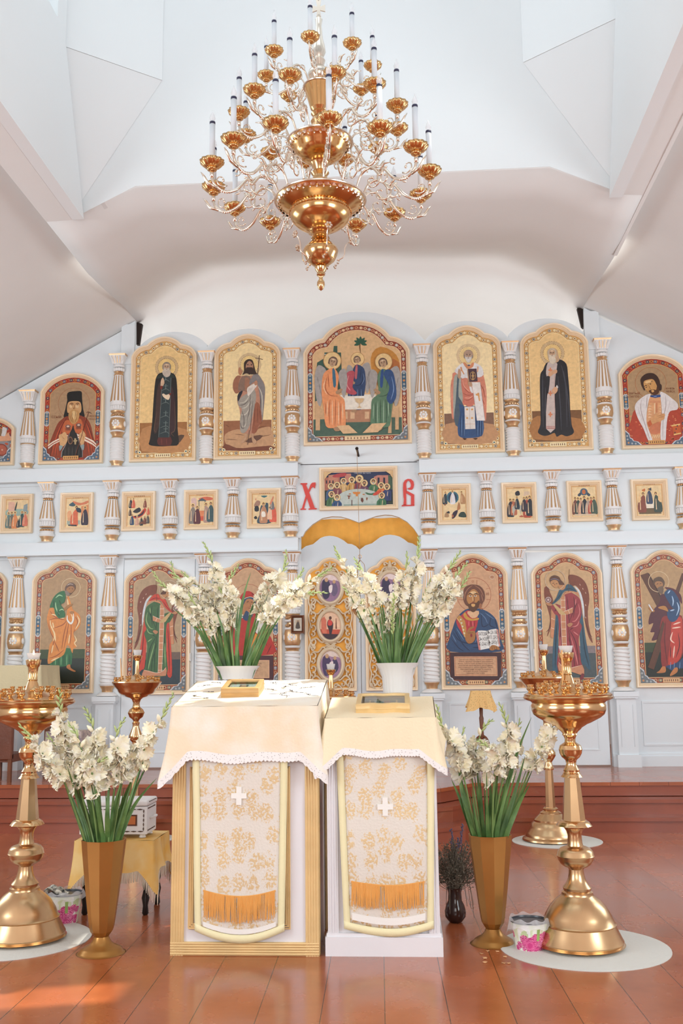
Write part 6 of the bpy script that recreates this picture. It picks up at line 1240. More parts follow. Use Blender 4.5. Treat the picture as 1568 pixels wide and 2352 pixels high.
# right lectern
rx0, rx1 = at(753, 2150, 4.88).x, at(1011, 2150, 4.88).x; yF2 = 4.885; yB2 = 5.30
r = thing('lectern', 'narrower all-white panelled lectern on the right of the two', 'lectern', ((rx0+rx1)/2, (yF2+yB2)/2, 0))
zf2 = at(882, 1652, 4.92).z; zb2 = at(865, 1606, 5.24).z
body(rx0+.01, rx1-.01, yF2+.012, yB2-.01, zf2, zb2, 0).build('body', M['panelw'], r, smooth=False)
b = MB(); b.box((rx0-.012, yF2-.012, 0), (rx1+.012, yB2, .085)); b.box((rx0-.006, yF2-.004, .085), (rx1+.006, yB2, .10)); b.build('plinth', M['panelw'], r, smooth=False)
b = MB()
for x0, x1 in ((rx0, rx0+.05), (rx1-.05, rx1)):
    b.box((x0, yF2, .10), (x1, yF2+.03, zf2-.02))
    for k in range(3): xx = x0+.012+k*.013; b.tube([(xx, yF2, .10), (xx, yF2, zf2-.03)], .005, 6)
b.build('fluted_strip', M['panelw'], r)
r = thing('tablecloth', 'pale yellow lace-edged cloth over the top of the right lectern', 'tablecloth', ((rx0+rx1)/2, (yF2+yB2)/2, zf2))
cloth_over(rx0-.002, rx1+.002, yF2-.034, yB2+.006, zf2+.004, zb2+.004, .135, .03, .035, (M['clothy'], M['lace']), r, corner=.11, seed=8)
runner('runner', 'gold brocade runner with white cross on the narrower right lectern', at(771, 1735, 4.87).x, at(998, 1735, 4.87).x, at(790, 2140, 4.87).x, at(996, 2140, 4.87).x, 4.884, zf2-.12, at(800, 2133, 4.87).z, at(895, 2152, 4.87).z, (.49, at(883, 1853, 4.87).z), (at(890, 2020, 4.87).z, at(890, 2076, 4.87).z), (at(890, 2092, 4.87).z, at(890, 2108, 4.87).z), 2.4)
# glazed icon boxes on the sloping tops
def iconbox(label, cx, yc, w, d, h, zf_, zb__, y0, y1, wavy, paint, wd):
    sl = math.atan2(zb__-zf_, y1-y0); zc = zf_+(zb__-zf_)*(yc-y0)/(y1-y0)+.010
    r = thing('icon_box', label, 'icon box', (cx, yc, zc)); Mx = Matrix.Translation((cx, yc, zc)) @ Matrix.Rotation(sl, 4, 'X')
    def ringp(o, z, amp=0):
        pts = []
        for s_ in range(4):
            for k in range(10):
                t = k/10; a = [(-1, -1), (1, -1), (1, 1), (-1, 1)][s_]; c = [(1, -1), (1, 1), (-1, 1), (-1, -1)][s_]
                x = (a[0]+(c[0]-a[0])*t)*(w/2-o); y = (a[1]+(c[1]-a[1])*t)*(d/2-o); q = amp*(math.cos(4*PI*t)-1)*.5
                if s_ in (0, 2): y += -a[1]*q*-1 if s_ == 0 else -a[1]*q
                pts.append((x, y, z))
        return pts
    b = MB(); prof = [(0, 0), (0, h*.45), (-.003, h*.5), (0, h*.55), (0, h*.95), (.004, h), (.02, h), (.024, h-.006), (.024, h-.012)]
    rows = [b.pts(ringp(o, z, wavy)) for o, z in prof]; n = 40
    for i in range(len(rows)-1):
        for k in range(n): b.face([rows[i][k], rows[i][(k+1) % n], rows[i+1][(k+1) % n], rows[i+1][k]])
    b.face(rows[0][::-1]); b.xf(Mx); b.build('wooden_case', M[wd], r, autosmooth=50)
    g = MB(); g.box((-w/2+.022, -d/2+.022, h-.008), (w/2-.022, d/2-.022, h-.006)); g.xf(Mx); g.build('glass_lid', M['glass'], r, smooth=False)
    p = MB()
    for k, (c_, x0, y0_, x1, y1_) in enumerate(paint):
        p.cur = lin(c_); zz = h-.022+.0004*k; X = lambda u: -w/2+.02+(w-.04)*u; Y_ = lambda v: -d/2+.02+(d-.04)*v
        p.face(p.pts([(X(x0), Y_(y0_), zz), (X(x1), Y_(y0_), zz), (X(x1), Y_(y1_), zz), (X(x0), Y_(y1_), zz)]))
    p.xf(Mx); p.build('painting', M['paint'], r, smooth=False)
q = atz(556, 1604, (zf+zb_)/2)
iconbox('small plain wooden glazed icon box on the white cloth of the left lectern', at(556, 1600, 5.10).x, 5.13, .190, .205, .052, zf, zb_, yF, yB, 0, [('c9c2ae', 0, 0, 1, 1), ('b5c4c0', .06, .06, .94, .94), ('9cb4ba', .15, .1, .85, .55), ('4d5f60', .35, .3, .65, .85), ('a39a80', .42, .6, .58, .8)], 'boxw')  # bluish-white glass reflection is put into these pale painting colours
iconbox('larger glazed icon box with wavy gilded rim on the yellow cloth of the right lectern', at(880, 1630, 5.05).x, 5.06, .262, .235, .05, zf2, zb2, yF2, yB2, .012, [('8d7d66', 0, 0, 1, 1), ('6f6a5c', .05, .05, .95, .95), ('c2a878', .18, .15, .82, .8), ('56584e', .22, .2, .78, .75), ('8c9a9c', .3, .22, .4, .74), ('7c4a3c', .52, .25, .66, .7), ('46627a', .42, .25, .52, .6)], 'wood')
# lavender sprigs scattered on the white cloth
random.seed(21)
SP = [(470, 1585), (430, 1600), (448, 1612), (478, 1602), (462, 1618), (500, 1578), (520, 1570), (545, 1572), (630, 1580), (652, 1592), (640, 1608), (665, 1602), (690, 1606), (672, 1586), (700, 1594), (712, 1612), (624, 1598), (655, 1614)]
for i, (px, py) in enumerate(SP):
    t = (1626-py)/(1626-1567); Y_ = yF+.06+(yB-yF-.06)*t; p = at(px, py, Y_); z = zf+(zb_-zf)*(Y_-yF)/(yB-yF)+.016; an = random.uniform(0, PI); L = random.uniform(.05, .10)
    b = MB(); pts = []
    for k in range(7): s_ = (k/6-.5)*L; pts.append((p.x+s_*math.cos(an)+.012*math.sin(k*1.1+i), Y_+s_*math.sin(an)*.8, z+(zb_-zf)/(yB-yF)*s_*math.sin(an)*.8+.003))
    b.tube(pts, .0011, 5)
    for k in range(9): q = pts[min(6, 3+k//3)]; b.ball((q[0]+random.uniform(-.007, .007), q[1]+random.uniform(-.007, .007), q[2]+.001), .0028, 5)
    o = b.build('dried_lavender_sprig', M['sprig'], off=pts[3]); o.location = pts[3]
    tag(o, 'dark dried lavender sprig lying on the white cloth of the left lectern', 'flower', 'dried sprigs on the white cloth')

# ============================================================ FLOOR MATS, BRASS STANDS
def disc(label, px, py, rad):
    p = atz(px, py, 0); b = MB(); b.lathe([(0, .006), (rad-.01, .006), (rad, .003), (rad, 0)][::-1], (p.x, p.y, 0), 64); o = b.build('round_mat', M['mat'], off=(p.x, p.y, 0)); o.location = (p.x, p.y, 0); tag(o, label, 'mat', 'round felt mats'); return p
pNR = disc('pale round mat under the brass stand in the right foreground', 1341, 2176, .398)
pNL0 = atz(40, 2160, 0); pe = atz(219, 2140, 0)
pNL = disc('pale round mat under the brass stand cut off at the left edge', 22, 2158, .40)
pBR = disc('pale round mat under the distant brass stand on the right', 1279, 1932, .345)
pBL = disc('pale round mat behind the white box left of the lecterns', 300, 1928, .345)
PXM = .002046
NEAR = [(2181, 96), (2177, 104), (2168, 104), (2163, 99), (2157, 101), (2150, 97), (2135, 90), (2122, 84), (2119, 86), (2116, 82), (2100, 76), (2080, 64), (2065, 50), (2056, 38), (2053, 36), (2048, 36), (2045, 31), (2038, 33), (2034, 30), (2028, 25), (2018, 20), (2005, 17.5), (1996, 17), (1992, 20), (1990, 26), (1984, 35), (1974, 41), (1967, 42.5), (1965, 44), (1963, 42.5), (1955, 41), (1948, 35), (1944, 26), (1942, 19), (1935, 17), (1918, 16), (1908, 19), (1901, 24), (1897, 22)]
NEAR2 = [(1780, 17), (1776, 21), (1772, 18), (1768, 19), (1762, 15), (1754, 11.5), (1746, 13), (1742, 17), (1739, 21), (1730, 26), (1723, 27), (1721, 28), (1719, 27), (1712, 25), (1707, 17), (1704, 13), (1697, 12.5), (1690, 15), (1688, 18), (1684, 17), (1680, 20), (1674, 27), (1671, 29), (1668, 34), (1663, 42), (1659, 52), (1654, 62), (1648, 74), (1640, 84), (1630, 88.5), (1620, 89), (1614, 86), (1610, 90), (1607, 100), (1604, 106), (1601, 107), (1598, 104), (1595, 105), (1592, 100), (1588, 82), (1582, 58), (1577, 38), (1573, 22), (1571, 20), (1569, 18), (1556, 13.5), (1550, 11), (1548, 12.5), (1546, 11), (1530, 11.5), (1518, 12.5), (1514, 16), (1508, 18), (1502, 19), (1499, 19), (1499, 17)]
ZP = lambda y: at(1322, y, pNR.y).z
def socket(b, x, y, z, s=1):
    b.lathe([(.002, 0), (.010*s, .001), (.004*s, .006*s), (.011*s, .014*s), (.013*s, .020*s), (.009*s, .027*s), (.011*s, .033*s), (.011*s, .036*s), (.007*s, .036*s), (.006*s, .026*s)], (x, y, z), 10)
def sockmesh(s):
    b = MB(); socket(b, 0, 0, 0, s); o = b.build('candle_socket', M['brass']); me = o.data; D.objects.remove(o); return me
def addsock(me, r, x, y, z):
    o = D.objects.new('candle_socket', me); COL.objects.link(o); o.parent = r; o.location = (x, y, z)
def glasscup(r, x, y, z, rad, h, flame):
    b = MB(); b.lathe([(.001, .002), (rad*.8, .002), (rad*.92, h*.5), (rad*1.05, h), (rad*.98, h), (rad*.86, h*.5), (rad*.74, .006), (.001, .006)], (x, y, z), 24, mod=lambda a, zz: 1+.02*math.cos(a*12)); g = b.build('glass_cup', M['glassw'], r)
    b = MB(); b.lathe([(.001, .004), (rad*.72, .004), (rad*.80, h*.42), (.001, h*.42)], (x, y, z), 20); b.build('lamp_oil', M['oil'], r)
    if flame:
        b = MB(); b.lathe([(.0005, h*.7), (.006, h*.85), (.0045, h*1.1), (.0005, h*1.5)], (x, y, z), 10); b.build('flame', M['flame'], r)




def nearstand(label, px_, flame):
    x0, y0 = px_
    r = thing('candle_stand', label, 'candle stand', (x0, y0, 0), 'brass candle stands')
    rows = [(w_*PXM, ZP(y)) for y, w_ in NEAR]; b = MB()
    b.lathe([(.001, .028)]+[(rr, max(z, .02)) for rr, z in rows], (x0, y0, 0), 56)
    for k in range(3): an = k*2.09+4.71; b.ball((x0+.16*math.cos(an), y0+.16*math.sin(an), .016), .03, 10, (1, 1, .5))
    b.build('domed_base', M['brassd'], r)
    b = MB(); zz = ZP(1893); b.lathe([(.044, ZP(1884)), (.060, ZP(1884)), (.072, ZP(1888)), (.078, ZP(1896))], (x0, y0, 0), 48, mod=lambda a, z: 1+(.10*abs(math.sin(a*5)) if z < ZP(1890) else 0)); b.build('scalloped_collar', M['brass'], r, solid=.002); b = MB()
    b.lathe([(.036, ZP(1771)), (.038, ZP(1776)), (.048, ZP(1784))], (x0, y0, 0), 32, mod=lambda a, z: 1+(.12*abs(math.sin(a*4)) if z < ZP(1780) else 0)); b.build('scalloped_collar', M['brass'], r, solid=.002)
    b = MB(); b.lathe([(.057, ZP(1886)), (.036, ZP(1779))], (x0, y0, 0), 8, phase=PI/8); b.lathe([(.060, ZP(1888)), (.060, ZP(1884))], (x0, y0, 0), 8, phase=PI/8); b.build('octagonal_shaft', M['brassd'], r, smooth=False)
    b = MB(); b.lathe([(w_*PXM, ZP(y)) for y, w_ in NEAR2], (x0, y0, 0), 56, mod=lambda a, z: 1+(.045*math.cos(a*12) if ZP(1547) < z < ZP(1517) else 0)); b.build('bowl_and_stem', M['brass'], r)
    rnd = random.Random(4); sk_ = sockmesh(1.15)
    for rr, n, zz in ((.185, 17, 1591), (.14, 11, 1587), (.105, 6, 1582)):
        for k in range(n): an = 2*PI*(k+.3*rnd.random())/n; addsock(sk_, r, rr*math.cos(an), rr*math.sin(an), ZP(zz))
    glasscup(r, x0, y0, ZP(1499), .034, ZP(1483)-ZP(1499), flame)
    return r
nearstand('large polished brass candle stand in the right foreground beside the flowered bucket', (pNR.x-.02, pNR.y), False)
nearstand('large polished brass candle stand cut off by the left edge, its oil lamp lit', (atz(52, 2160, 0).x, atz(52, 2160, 0).y), True)
p = Vector((pNR.x-.02, pNR.y, 0)); q = at(1293, 1586, pNR.y-.03)
b = MB(); b.tube([(q.x, q.y, q.z-.005), (q.x+.002, q.y, at(1294, 1493, q.y).z)], [.0055, .004], 8); o = b.build('taper_candle', M['wax'], off=q); o.location = q; tag(o, 'thin amber taper standing in the front right brass candle stand', 'candle')
# smaller stands farther back
BK = [(1932, 62), (1930, 66), (1924, 65), (1920, 58), (1915, 57), (1912, 55), (1903, 49), (1899, 47), (1890, 44), (1886, 38), (1882, 38), (1874, 30), (1868, 24), (1866, 24), (1861, 16), (1857, 17), (1854, 14)]
BK2 = [(1768, 11), (1764, 12), (1757, 9), (1750, 8), (1744, 12), (1736, 17), (1728, 17), (1720, 12), (1714, 8), (1700, 8), (1696, 12), (1690, 16), (1684, 16), (1664, 8), (1658, 8), (1654, 9), (1650, 6), (1645, 9), (1640, 16), (1630, 20), (1622, 16), (1616, 9), (1606, 8), (1598, 11), (1594, 16), (1591, 26), (1587, 30), (1584, 40), (1579, 44), (1574, 46), (1567, 53), (1561, 57), (1558, 59), (1555, 58), (1551, 48), (1546, 24), (1543, 14), (1540, 8), (1536, 5.5), (1506, 5), (1504, 8), (1499, 10), (1495, 12), (1493, 12), (1493, 10)]
def backstand(label, x0, y0, s=1.0, xtop=None):
    zp = lambda y: at(1240, y, pBR.y).z*s
    q = at(1240, 1560, pBR.y); k_ = (at(1241, 1560, pBR.y)-q).length*s
    r = thing('candle_stand', label, 'candle stand', (x0, y0, 0), 'brass candle stands')
    b = MB(); b.lathe([(.001, .03)]+[(w_*k_, max(.014, zp(y))) for y, w_ in BK], (x0, y0, 0), 48); b.build('stepped_base', M['brassd'], r)
    b = MB(); b.lathe([(12*k_, zp(1858)), (9*k_, zp(1766))], (x0, y0, 0), 8, phase=PI/8); b.build('octagonal_shaft', M['brassd'], r, smooth=False)
    b = MB(); b.lathe([(w_*k_, zp(y)) for y, w_ in BK2], (x0, y0, 0), 48); b.build('bowl_and_stem', M['brass'], r)
    sk_ = sockmesh(1.1)
    for rr, n in ((52, 13), (38, 9), (26, 5)):
        for k in range(n): an = 2*PI*(k+.4)/n; addsock(sk_, r, rr*k_*math.cos(an), rr*k_*math.sin(an), zp(1556 if rr > 45 else 1553))
    glasscup(r, x0, y0, zp(1493), 10*k_, zp(1480)-zp(1493), False)
    return r
backstand('distant brass candle stand on its round mat near the steps on the right', pBR.x-.04, pBR.y)
backstand('distant brass candle stand on the left, rising behind the left floor bouquet', atz(303, 1930, 0).x, pBL.y)
backstand('brass candle stand mostly hidden behind the gap between the lecterns', at(760, 1600, 7.4).x, 7.4, .905)
q = at(279, 1560, pBL.y-.15); b = MB(); b.tube([(q.x, q.y, q.z), (at(277, 1512, q.y))], [.006, .004], 6); o = b.build('taper_candle', M['wax'], off=q); o.location = q; tag(o, 'thin dark amber taper in the distant left brass stand', 'candle')
# ============================================================ FLOWERS
def petalmesh(seed, full=1.0):
    """open gladiolus floret: six ruffled petals round a trumpet along +X"""
    rnd = random.Random(seed); b = MB()
    for k in range(6):
        a0 = k*PI/3+(0.12 if k % 2 else 0)+rnd.uniform(-.12, .12); inner = k % 2; wd = (.030 if inner else .025)*full*rnd.uniform(.9, 1.15); op = (1.0 if inner else .8)*full*rnd.uniform(.8, 1.15); ln_ = .050*rnd.uniform(.92, 1.1)
        def fn(u, v, a0=a0, wd=wd, op=op, ln_=ln_, ph=rnd.uniform(0, 6)):
            s = v; r = .004+.042*op*s**1.6; x = ln_*s*(1-.25*s*op); half = wd*math.sin(PI*min(s*.72+.1, 1))**.8
            t = (u-.5)*2; y = t*half; rr = r-.010*t*t*s+.0055*s*s*math.sin(t*7+ph)+.003*s*math.sin(t*13+ph)
            x2 = x+.0045*s*s*math.sin(t*9+ph*2)-(.012*s*s if abs(t) < .4 else .010*s*s)*0
            return (x2, rr*math.cos(a0)-y*math.sin(a0), rr*math.sin(a0)+y*math.cos(a0))
        b.grid(fn, 8, 7)
    return b
def datamesh(b, name, m):
    o = b.build(name, m, autosmooth=180); me = o.data; D.objects.remove(o); return me
FLO = [datamesh(petalmesh(s, f), 'floret', M['petal']) for s, f in ((1, 1), (2, .95), (3, 1.08), (4, .9), (5, .7), (6, .5))]
_b2 = MB(); _b2.tube([(0, 0, 0), (.012, 0, .001), (.026, 0, .002), (.040, 0, .004)], [.003, .0062, .0055, .0012], 7); BUD = datamesh(_b2, 'bud', M['bud'])
_b2 = MB(); _b2.tube([(0, 0, 0), (.014, 0, 0), (.030, 0, .002), (.048, 0, .002)], [.004, .0095, .011, .003], 8); BUDW = datamesh(_b2, 'bud', M['petal'])
def bez(p, t):
    n = len(p)-1; i = min(int(t*n), n-1); f = t*n-i; q = [p[max(i-1, 0)], p[i], p[i+1], p[min(i+2, n)]]
    return .5*((2*q[1])+(-q[0]+q[2])*f+(2*q[0]-5*q[1]+4*q[2]-q[3])*f*f+(-q[0]+3*q[1]-3*q[2]+q[3])*f**3)
def blade(path, w, mesh=None, seed=0, fold=.35):
    b = mesh or MB(); n = 14; path = [Vector(p) for p in path]; rows = []
    side0 = None
    for i in range(n+1):
        t = i/n; p = bez(path, t); d = (bez(path, min(t+.02, 1))-bez(path, max(t-.02, 0))).normalized()
        view = Vector((math.sin(seed)*.8, -1, .1)).normalized(); s = d.cross(view); s = s.normalized() if s.length > 1e-4 else Vector((1, 0, 0)); nrm = s.cross(d)
        ww = w*(.55+.9*t)*(1-t)**.55*1.05 if t > .35 else w*(.62+.7*t*.9)
        ww = w*min(1, .6+t*1.6)*(1 if t < .55 else max(0.02, (1-(t-.55)/.45))**.8)
        rows.append(b.pts([p-s*ww/2+nrm*ww*fold*.5, p, p+s*ww/2+nrm*ww*fold*.5]))
    for i in range(n):
        for k in range(2): b.face([rows[i][k], rows[i][k+1], rows[i+1][k+1], rows[i+1][k]])
    return b
def glad(px, crop, Y0, dY, label, group, ntip=.34, rnd=None, sz=1.0, leaves=2, low=None, budonly=False, base_world=None):
    """px: crop pixels from tip, along the spike, last = base at the rim; Y from Y0 (base) to Y0+dY (tip)"""
    g = A(*crop); n = len(px); pts = [g(x, y, Y0+dY*(1-i/(n-1))) for i, (x, y) in enumerate(px)][::-1]     # base first
    bw_ = base_world; pts = [Vector(bw_)]+pts if bw_ else pts
    r = thing('gladiolus', label, 'flower', tuple(pts[0]), group); N_ = 40
    C_ = [bez(pts, i/N_) for i in range(N_+1)]
    b = MB(); b.tube(C_, [.0055-.0035*(i/N_)**1.5 for i in range(N_+1)], 6); b.build('stem', M['stem'], r)
    L = [0]
    for i in range(N_): L.append(L[-1]+(C_[i+1]-C_[i]).length)
    tot = L[-1]
    zone0 = tot-sum((pts[i+1]-pts[i]).length for i in range((2 if bw_ else 1), len(pts)-1))            # flowers begin above the first free point
    def atl(s):
        for i in range(N_):
            if L[i+1] >= s: f = (s-L[i])/max(1e-6, L[i+1]-L[i]); return C_[i].lerp(C_[i+1], f), (C_[i+1]-C_[i]).normalized()
        return C_[-1], (C_[-1]-C_[-2]).normalized()
    s = zone0; k = 0; zone = tot-zone0
    while s < tot-.012:
        f = (s-zone0)/zone; p, d = atl(s); sd = 1 if k % 2 else -1
        side = d.cross(Vector((0, -1, 0))).normalized(); out = (side*sd*rnd.uniform(.35, .95)+Vector((0, -1, 0))*rnd.uniform(.2, 1.0)+d*rnd.uniform(.15, .5)+Vector((0, 0, -.12))).normalized()
        if budonly or f > 1-ntip: me = BUD; sc = (1.15-.6*(f-(1-ntip))/ntip if not budonly else .95)*sz; out = (out+d*1.6).normalized(); step = .017*sz; nm = 'bud'
        elif f > 1-ntip-.12: me = rnd.choice([BUDW, FLO[5]]); sc = 1.0*sz; out = (out+d*.8).normalized(); step = .026*sz; nm = 'bud'
        else: me = FLO[rnd.randrange(5)]; sc = rnd.uniform(.98, 1.22)*sz; step = .033*sz; nm = 'floret'
        o = D.objects.new(nm, me); COL.objects.link(o); o.parent = r
        q = out.to_track_quat('X', 'Z').to_matrix().to_4x4(); tw = Matrix.Rotation(rnd.uniform(0, 6.28), 4, 'X')
        o.matrix_local = Matrix.Translation(p-pts[0]) @ q @ tw @ Matrix.Scale(sc, 4)
        s += step; k += 1
    for j in range(leaves):
        a = pts[0]+Vector((rnd.uniform(-.012, .012), rnd.uniform(-.012, .012), 0)); e, d = atl(min(tot, zone0*rnd.uniform(.75, 1.15)+zone*.1*rnd.random())); off = Vector((rnd.uniform(-.05, .05), rnd.uniform(-.03, .03), rnd.uniform(-.02, .03)))
        m_, _ = atl(zone0*.5); blade([a, a.lerp(m_+off*.45, .5), m_+off*.5, e+off], rnd.uniform(.016, .026)*sz, None, rnd.uniform(0, 6)).build('leaf', M['leaf'], r, autosmooth=180)
    return r
def bouquet(vname, vlabel, gl_, crop, rim, Y0, spikes, sz, seed, extra=(), cx=None, labels=None, rr=.10):
    rnd = random.Random(seed)
    for i, (px, dY, bo) in enumerate(spikes):
        bx, by = px[-1]; p = A(*crop)(bx, by, Y0+rnd.uniform(-.5, .5)*rr); inn = Vector((cx.x+(p.x-cx.x)*.35, cx.y+(p.y-cx.y)*.35, rim-.17))
        glad(px, crop, p.y, dY, labels[i] if labels else vlabel, gl_, rnd=rnd, sz=sz, leaves=3, budonly=bo, base_world=inn)
    for i, px in enumerate(extra):
        g = A(*crop); n = len(px); yy = Y0+rnd.uniform(-.6, .6)*rr; pts = [g(x, y, yy-(.10*rnd.random())*(1-k/(n-1))) for k, (x, y) in enumerate(px)][::-1]; pts = [Vector((cx.x+(pts[0].x-cx.x)*.4, cx.y, rim-.15))]+pts
        o = blade(pts, rnd.uniform(.018, .026)*sz, None, rnd.uniform(-.6, .6)).build('gladiolus_leaf', M['leaf'], off=pts[0], autosmooth=180); o.location = pts[0]; tag(o, 'single sword-shaped green leaf standing in '+vname, 'leaf', 'loose leaves in '+vname)
# ---- bronze floor vases
def floorvase(label, px, Yz, rows, s):
    x, y = Yz.x, Yz.y; r = thing('floor_vase', label, 'vase', (x, y, 0), 'bronze floor vases'); Z = lambda yy: max(0, at(px, yy, y).z)
    b = MB(); up = [(w_*s, Z(yy)) for yy, w_ in rows[0]]; b.lathe(up+[(up[-1][0]-.004, up[-1][1]), (up[-1][0]-.034, up[-1][1]-.12), (.001, up[-1][1]-.30)], (x, y, 0), 10, phase=PI/10+.1); b.build('faceted_body', M['vase'], r, autosmooth=18)
    b = MB(); b.lathe([(w_*s, Z(yy)) for yy, w_ in rows[1]], (x, y, 0), 40); b.build('foot', M['vase'], r)
    return Vector((x, y, Z(rows[0][-1][0])))
kL = .00203
VL = floorvase('bronze faceted floor vase of gladioli left of the lecterns', 236, atz(232, 2188, 0), (
    [(2150, 17), (2146, 20), (2138, 26), (2128, 29), (2100, 33), (2060, 38), (2000, 45), (1950, 50.5), (1929, 52.5), (1927, 53)], [(2204, 54), (2196, 57), (2190, 56), (2184, 50), (2178, 47), (2174, 40), (2168, 28), (2160, 21), (2150, 17)]), kL)
VR = floorvase('bronze faceted floor vase of gladioli right of the lecterns', 1130, atz(1133, 2167, 0), (
    [(2132, 17), (2128, 20), (2118, 26), (2108, 28), (2080, 32), (2040, 37), (1980, 44), (1935, 49.5), (1918, 50.5), (1916, 51)], [(2184, 52), (2176, 54), (2170, 53), (2164, 47), (2158, 44), (2154, 38), (2148, 27), (2140, 20), (2132, 17)]), kL*1.03)
# ---- white vases on plant stands behind the lecterns
def whitevase(label, px, ytop, Y0, rim, flut, wide):
    c = at(px, ytop, Y0); k = (at(px+10, ytop, Y0)-c).length/10; h = .225 if wide else .25
    r = thing('white_vase', label, 'vase', (c.x, Y0, c.z-h)); R = rim*k
    prof = [(.55*R, 0), (.60*R, .01), (.66*R, h*.4), (.70*R, h*.7), (.82*R, h*.88), (R, h), (R-.004, h), (.78*R, h*.86), (.6*R, h*.5), (.001, h*.35)]
    b = MB(); b.lathe(prof, (c.x, Y0, c.z-h), 72, mod=lambda a, z: 1+(.018 if flut else .008)*math.cos(a*24)*(1 if z < h*.9 else .2)); b.build('fluted_body', M['vasew'], r)
    zb = c.z-h; t = thing('plant_stand', label.replace('white flared vase', 'white plant stand').replace('of gladioli', 'carrying a vase'), 'plant stand', (c.x, Y0, 0))
    b = MB(); b.lathe([(.001, zb-.02), (.13, zb-.02), (.135, zb-.012), (.13, zb), (.001, zb)], (c.x, Y0, 0), 40); b.build('top', M['panelw'], t)
    b = MB(); b.lathe([(.02, .03), (.02, zb-.02)], (c.x, Y0, 0), 16); b.build('post', M['panelw'], t)
    for q in range(3):
        an = 2*PI*q/3+.5; b = MB(); b.tube([(c.x, Y0, .12), (c.x+.08*math.cos(an), Y0+.08*math.sin(an), .09), (c.x+.15*math.cos(an), Y0+.15*math.sin(an), .012)], .012, 8); b.build('leg', M['panelw'], t)
    return c
cA = whitevase('white flared vase of gladioli behind the left lectern', 546, 1530, 5.62, 50, False, True)
cB = whitevase('white flared vase of gladioli behind the right lectern', 912, 1523, 5.50, 50, True, False)
bouquet('the white vase behind the left lectern', '', 'gladioli in the white vase behind the left lectern', (340, 1230, 3.564), cA.z, 5.62, [
    ([(35, 285), (110, 400), (220, 480), (310, 560), (420, 700), (575, 1060)], -.10, 0), ([(190, 205), (215, 320), (310, 400), (400, 520), (480, 680), (600, 1060)], -.05, 0),
    ([(450, 50), (505, 160), (545, 290), (600, 440), (630, 570), (650, 1060)], 0, 0), ([(745, 235), (672, 350), (668, 450), (700, 560), (690, 700), (690, 1060)], -.12, 0),
    ([(1130, 110), (1120, 250), (1060, 350), (970, 440), (900, 620), (770, 1060)], 0, 0), ([(1275, 265), (1225, 360), (1150, 460), (1090, 560), (1000, 680), (810, 1060)], .05, 0),
    ([(1512, 260), (1400, 330), (1280, 400), (1180, 480), (1050, 620), (850, 1060)], .02, 0), ([(1475, 470), (1340, 470), (1210, 510), (1080, 570), (960, 700), (860, 1060)], -.15, 0),
    ([(270, 290), (360, 380), (440, 430), (510, 500), (560, 640), (620, 1060)], .08, 0), ([(330, 470), (380, 560), (440, 620), (500, 640), (560, 760), (640, 1060)], -.14, 0), ([(540, 380), (600, 470), (640, 540), (660, 640), (670, 760), (700, 1060)], .08, 0)],
    .92, 11, extra=[[(842, 300), (790, 470), (750, 700), (720, 1060)], [(885, 500), (830, 680), (780, 1060)], [(740, 560), (720, 800), (740, 1060)], [(200, 590), (420, 790), (590, 1060)], [(560, 620), (620, 800), (660, 1060)], [(950, 600), (860, 800), (800, 1060)], [(480, 650), (540, 850), (610, 1060)], [(1090, 640), (980, 830), (880, 1060)], [(1000, 720), (900, 900), (840, 1060)], [(420, 700), (500, 880), (590, 1060)]],
    cx=cA, labels=['gladiolus leaning farthest left over the green angel icon', 'gladiolus reaching to the upper left in the left white vase', 'tallest upright gladiolus of the left white vase', 'upright gladiolus nearest the veiled icon in the left white vase', 'gladiolus rising to the right beside the screen column, left white vase', 'gladiolus with a short bent tip at the right of the left white vase', 'gladiolus arching right toward the gilded door leaf', 'sunlit gladiolus stretching almost level to the right from the left white vase', 'inner gladiolus at the back left of the left white vase', 'lowest gladiolus blooms at the front left of the left white vase', 'short gladiolus tucked in the middle of the left white vase'])
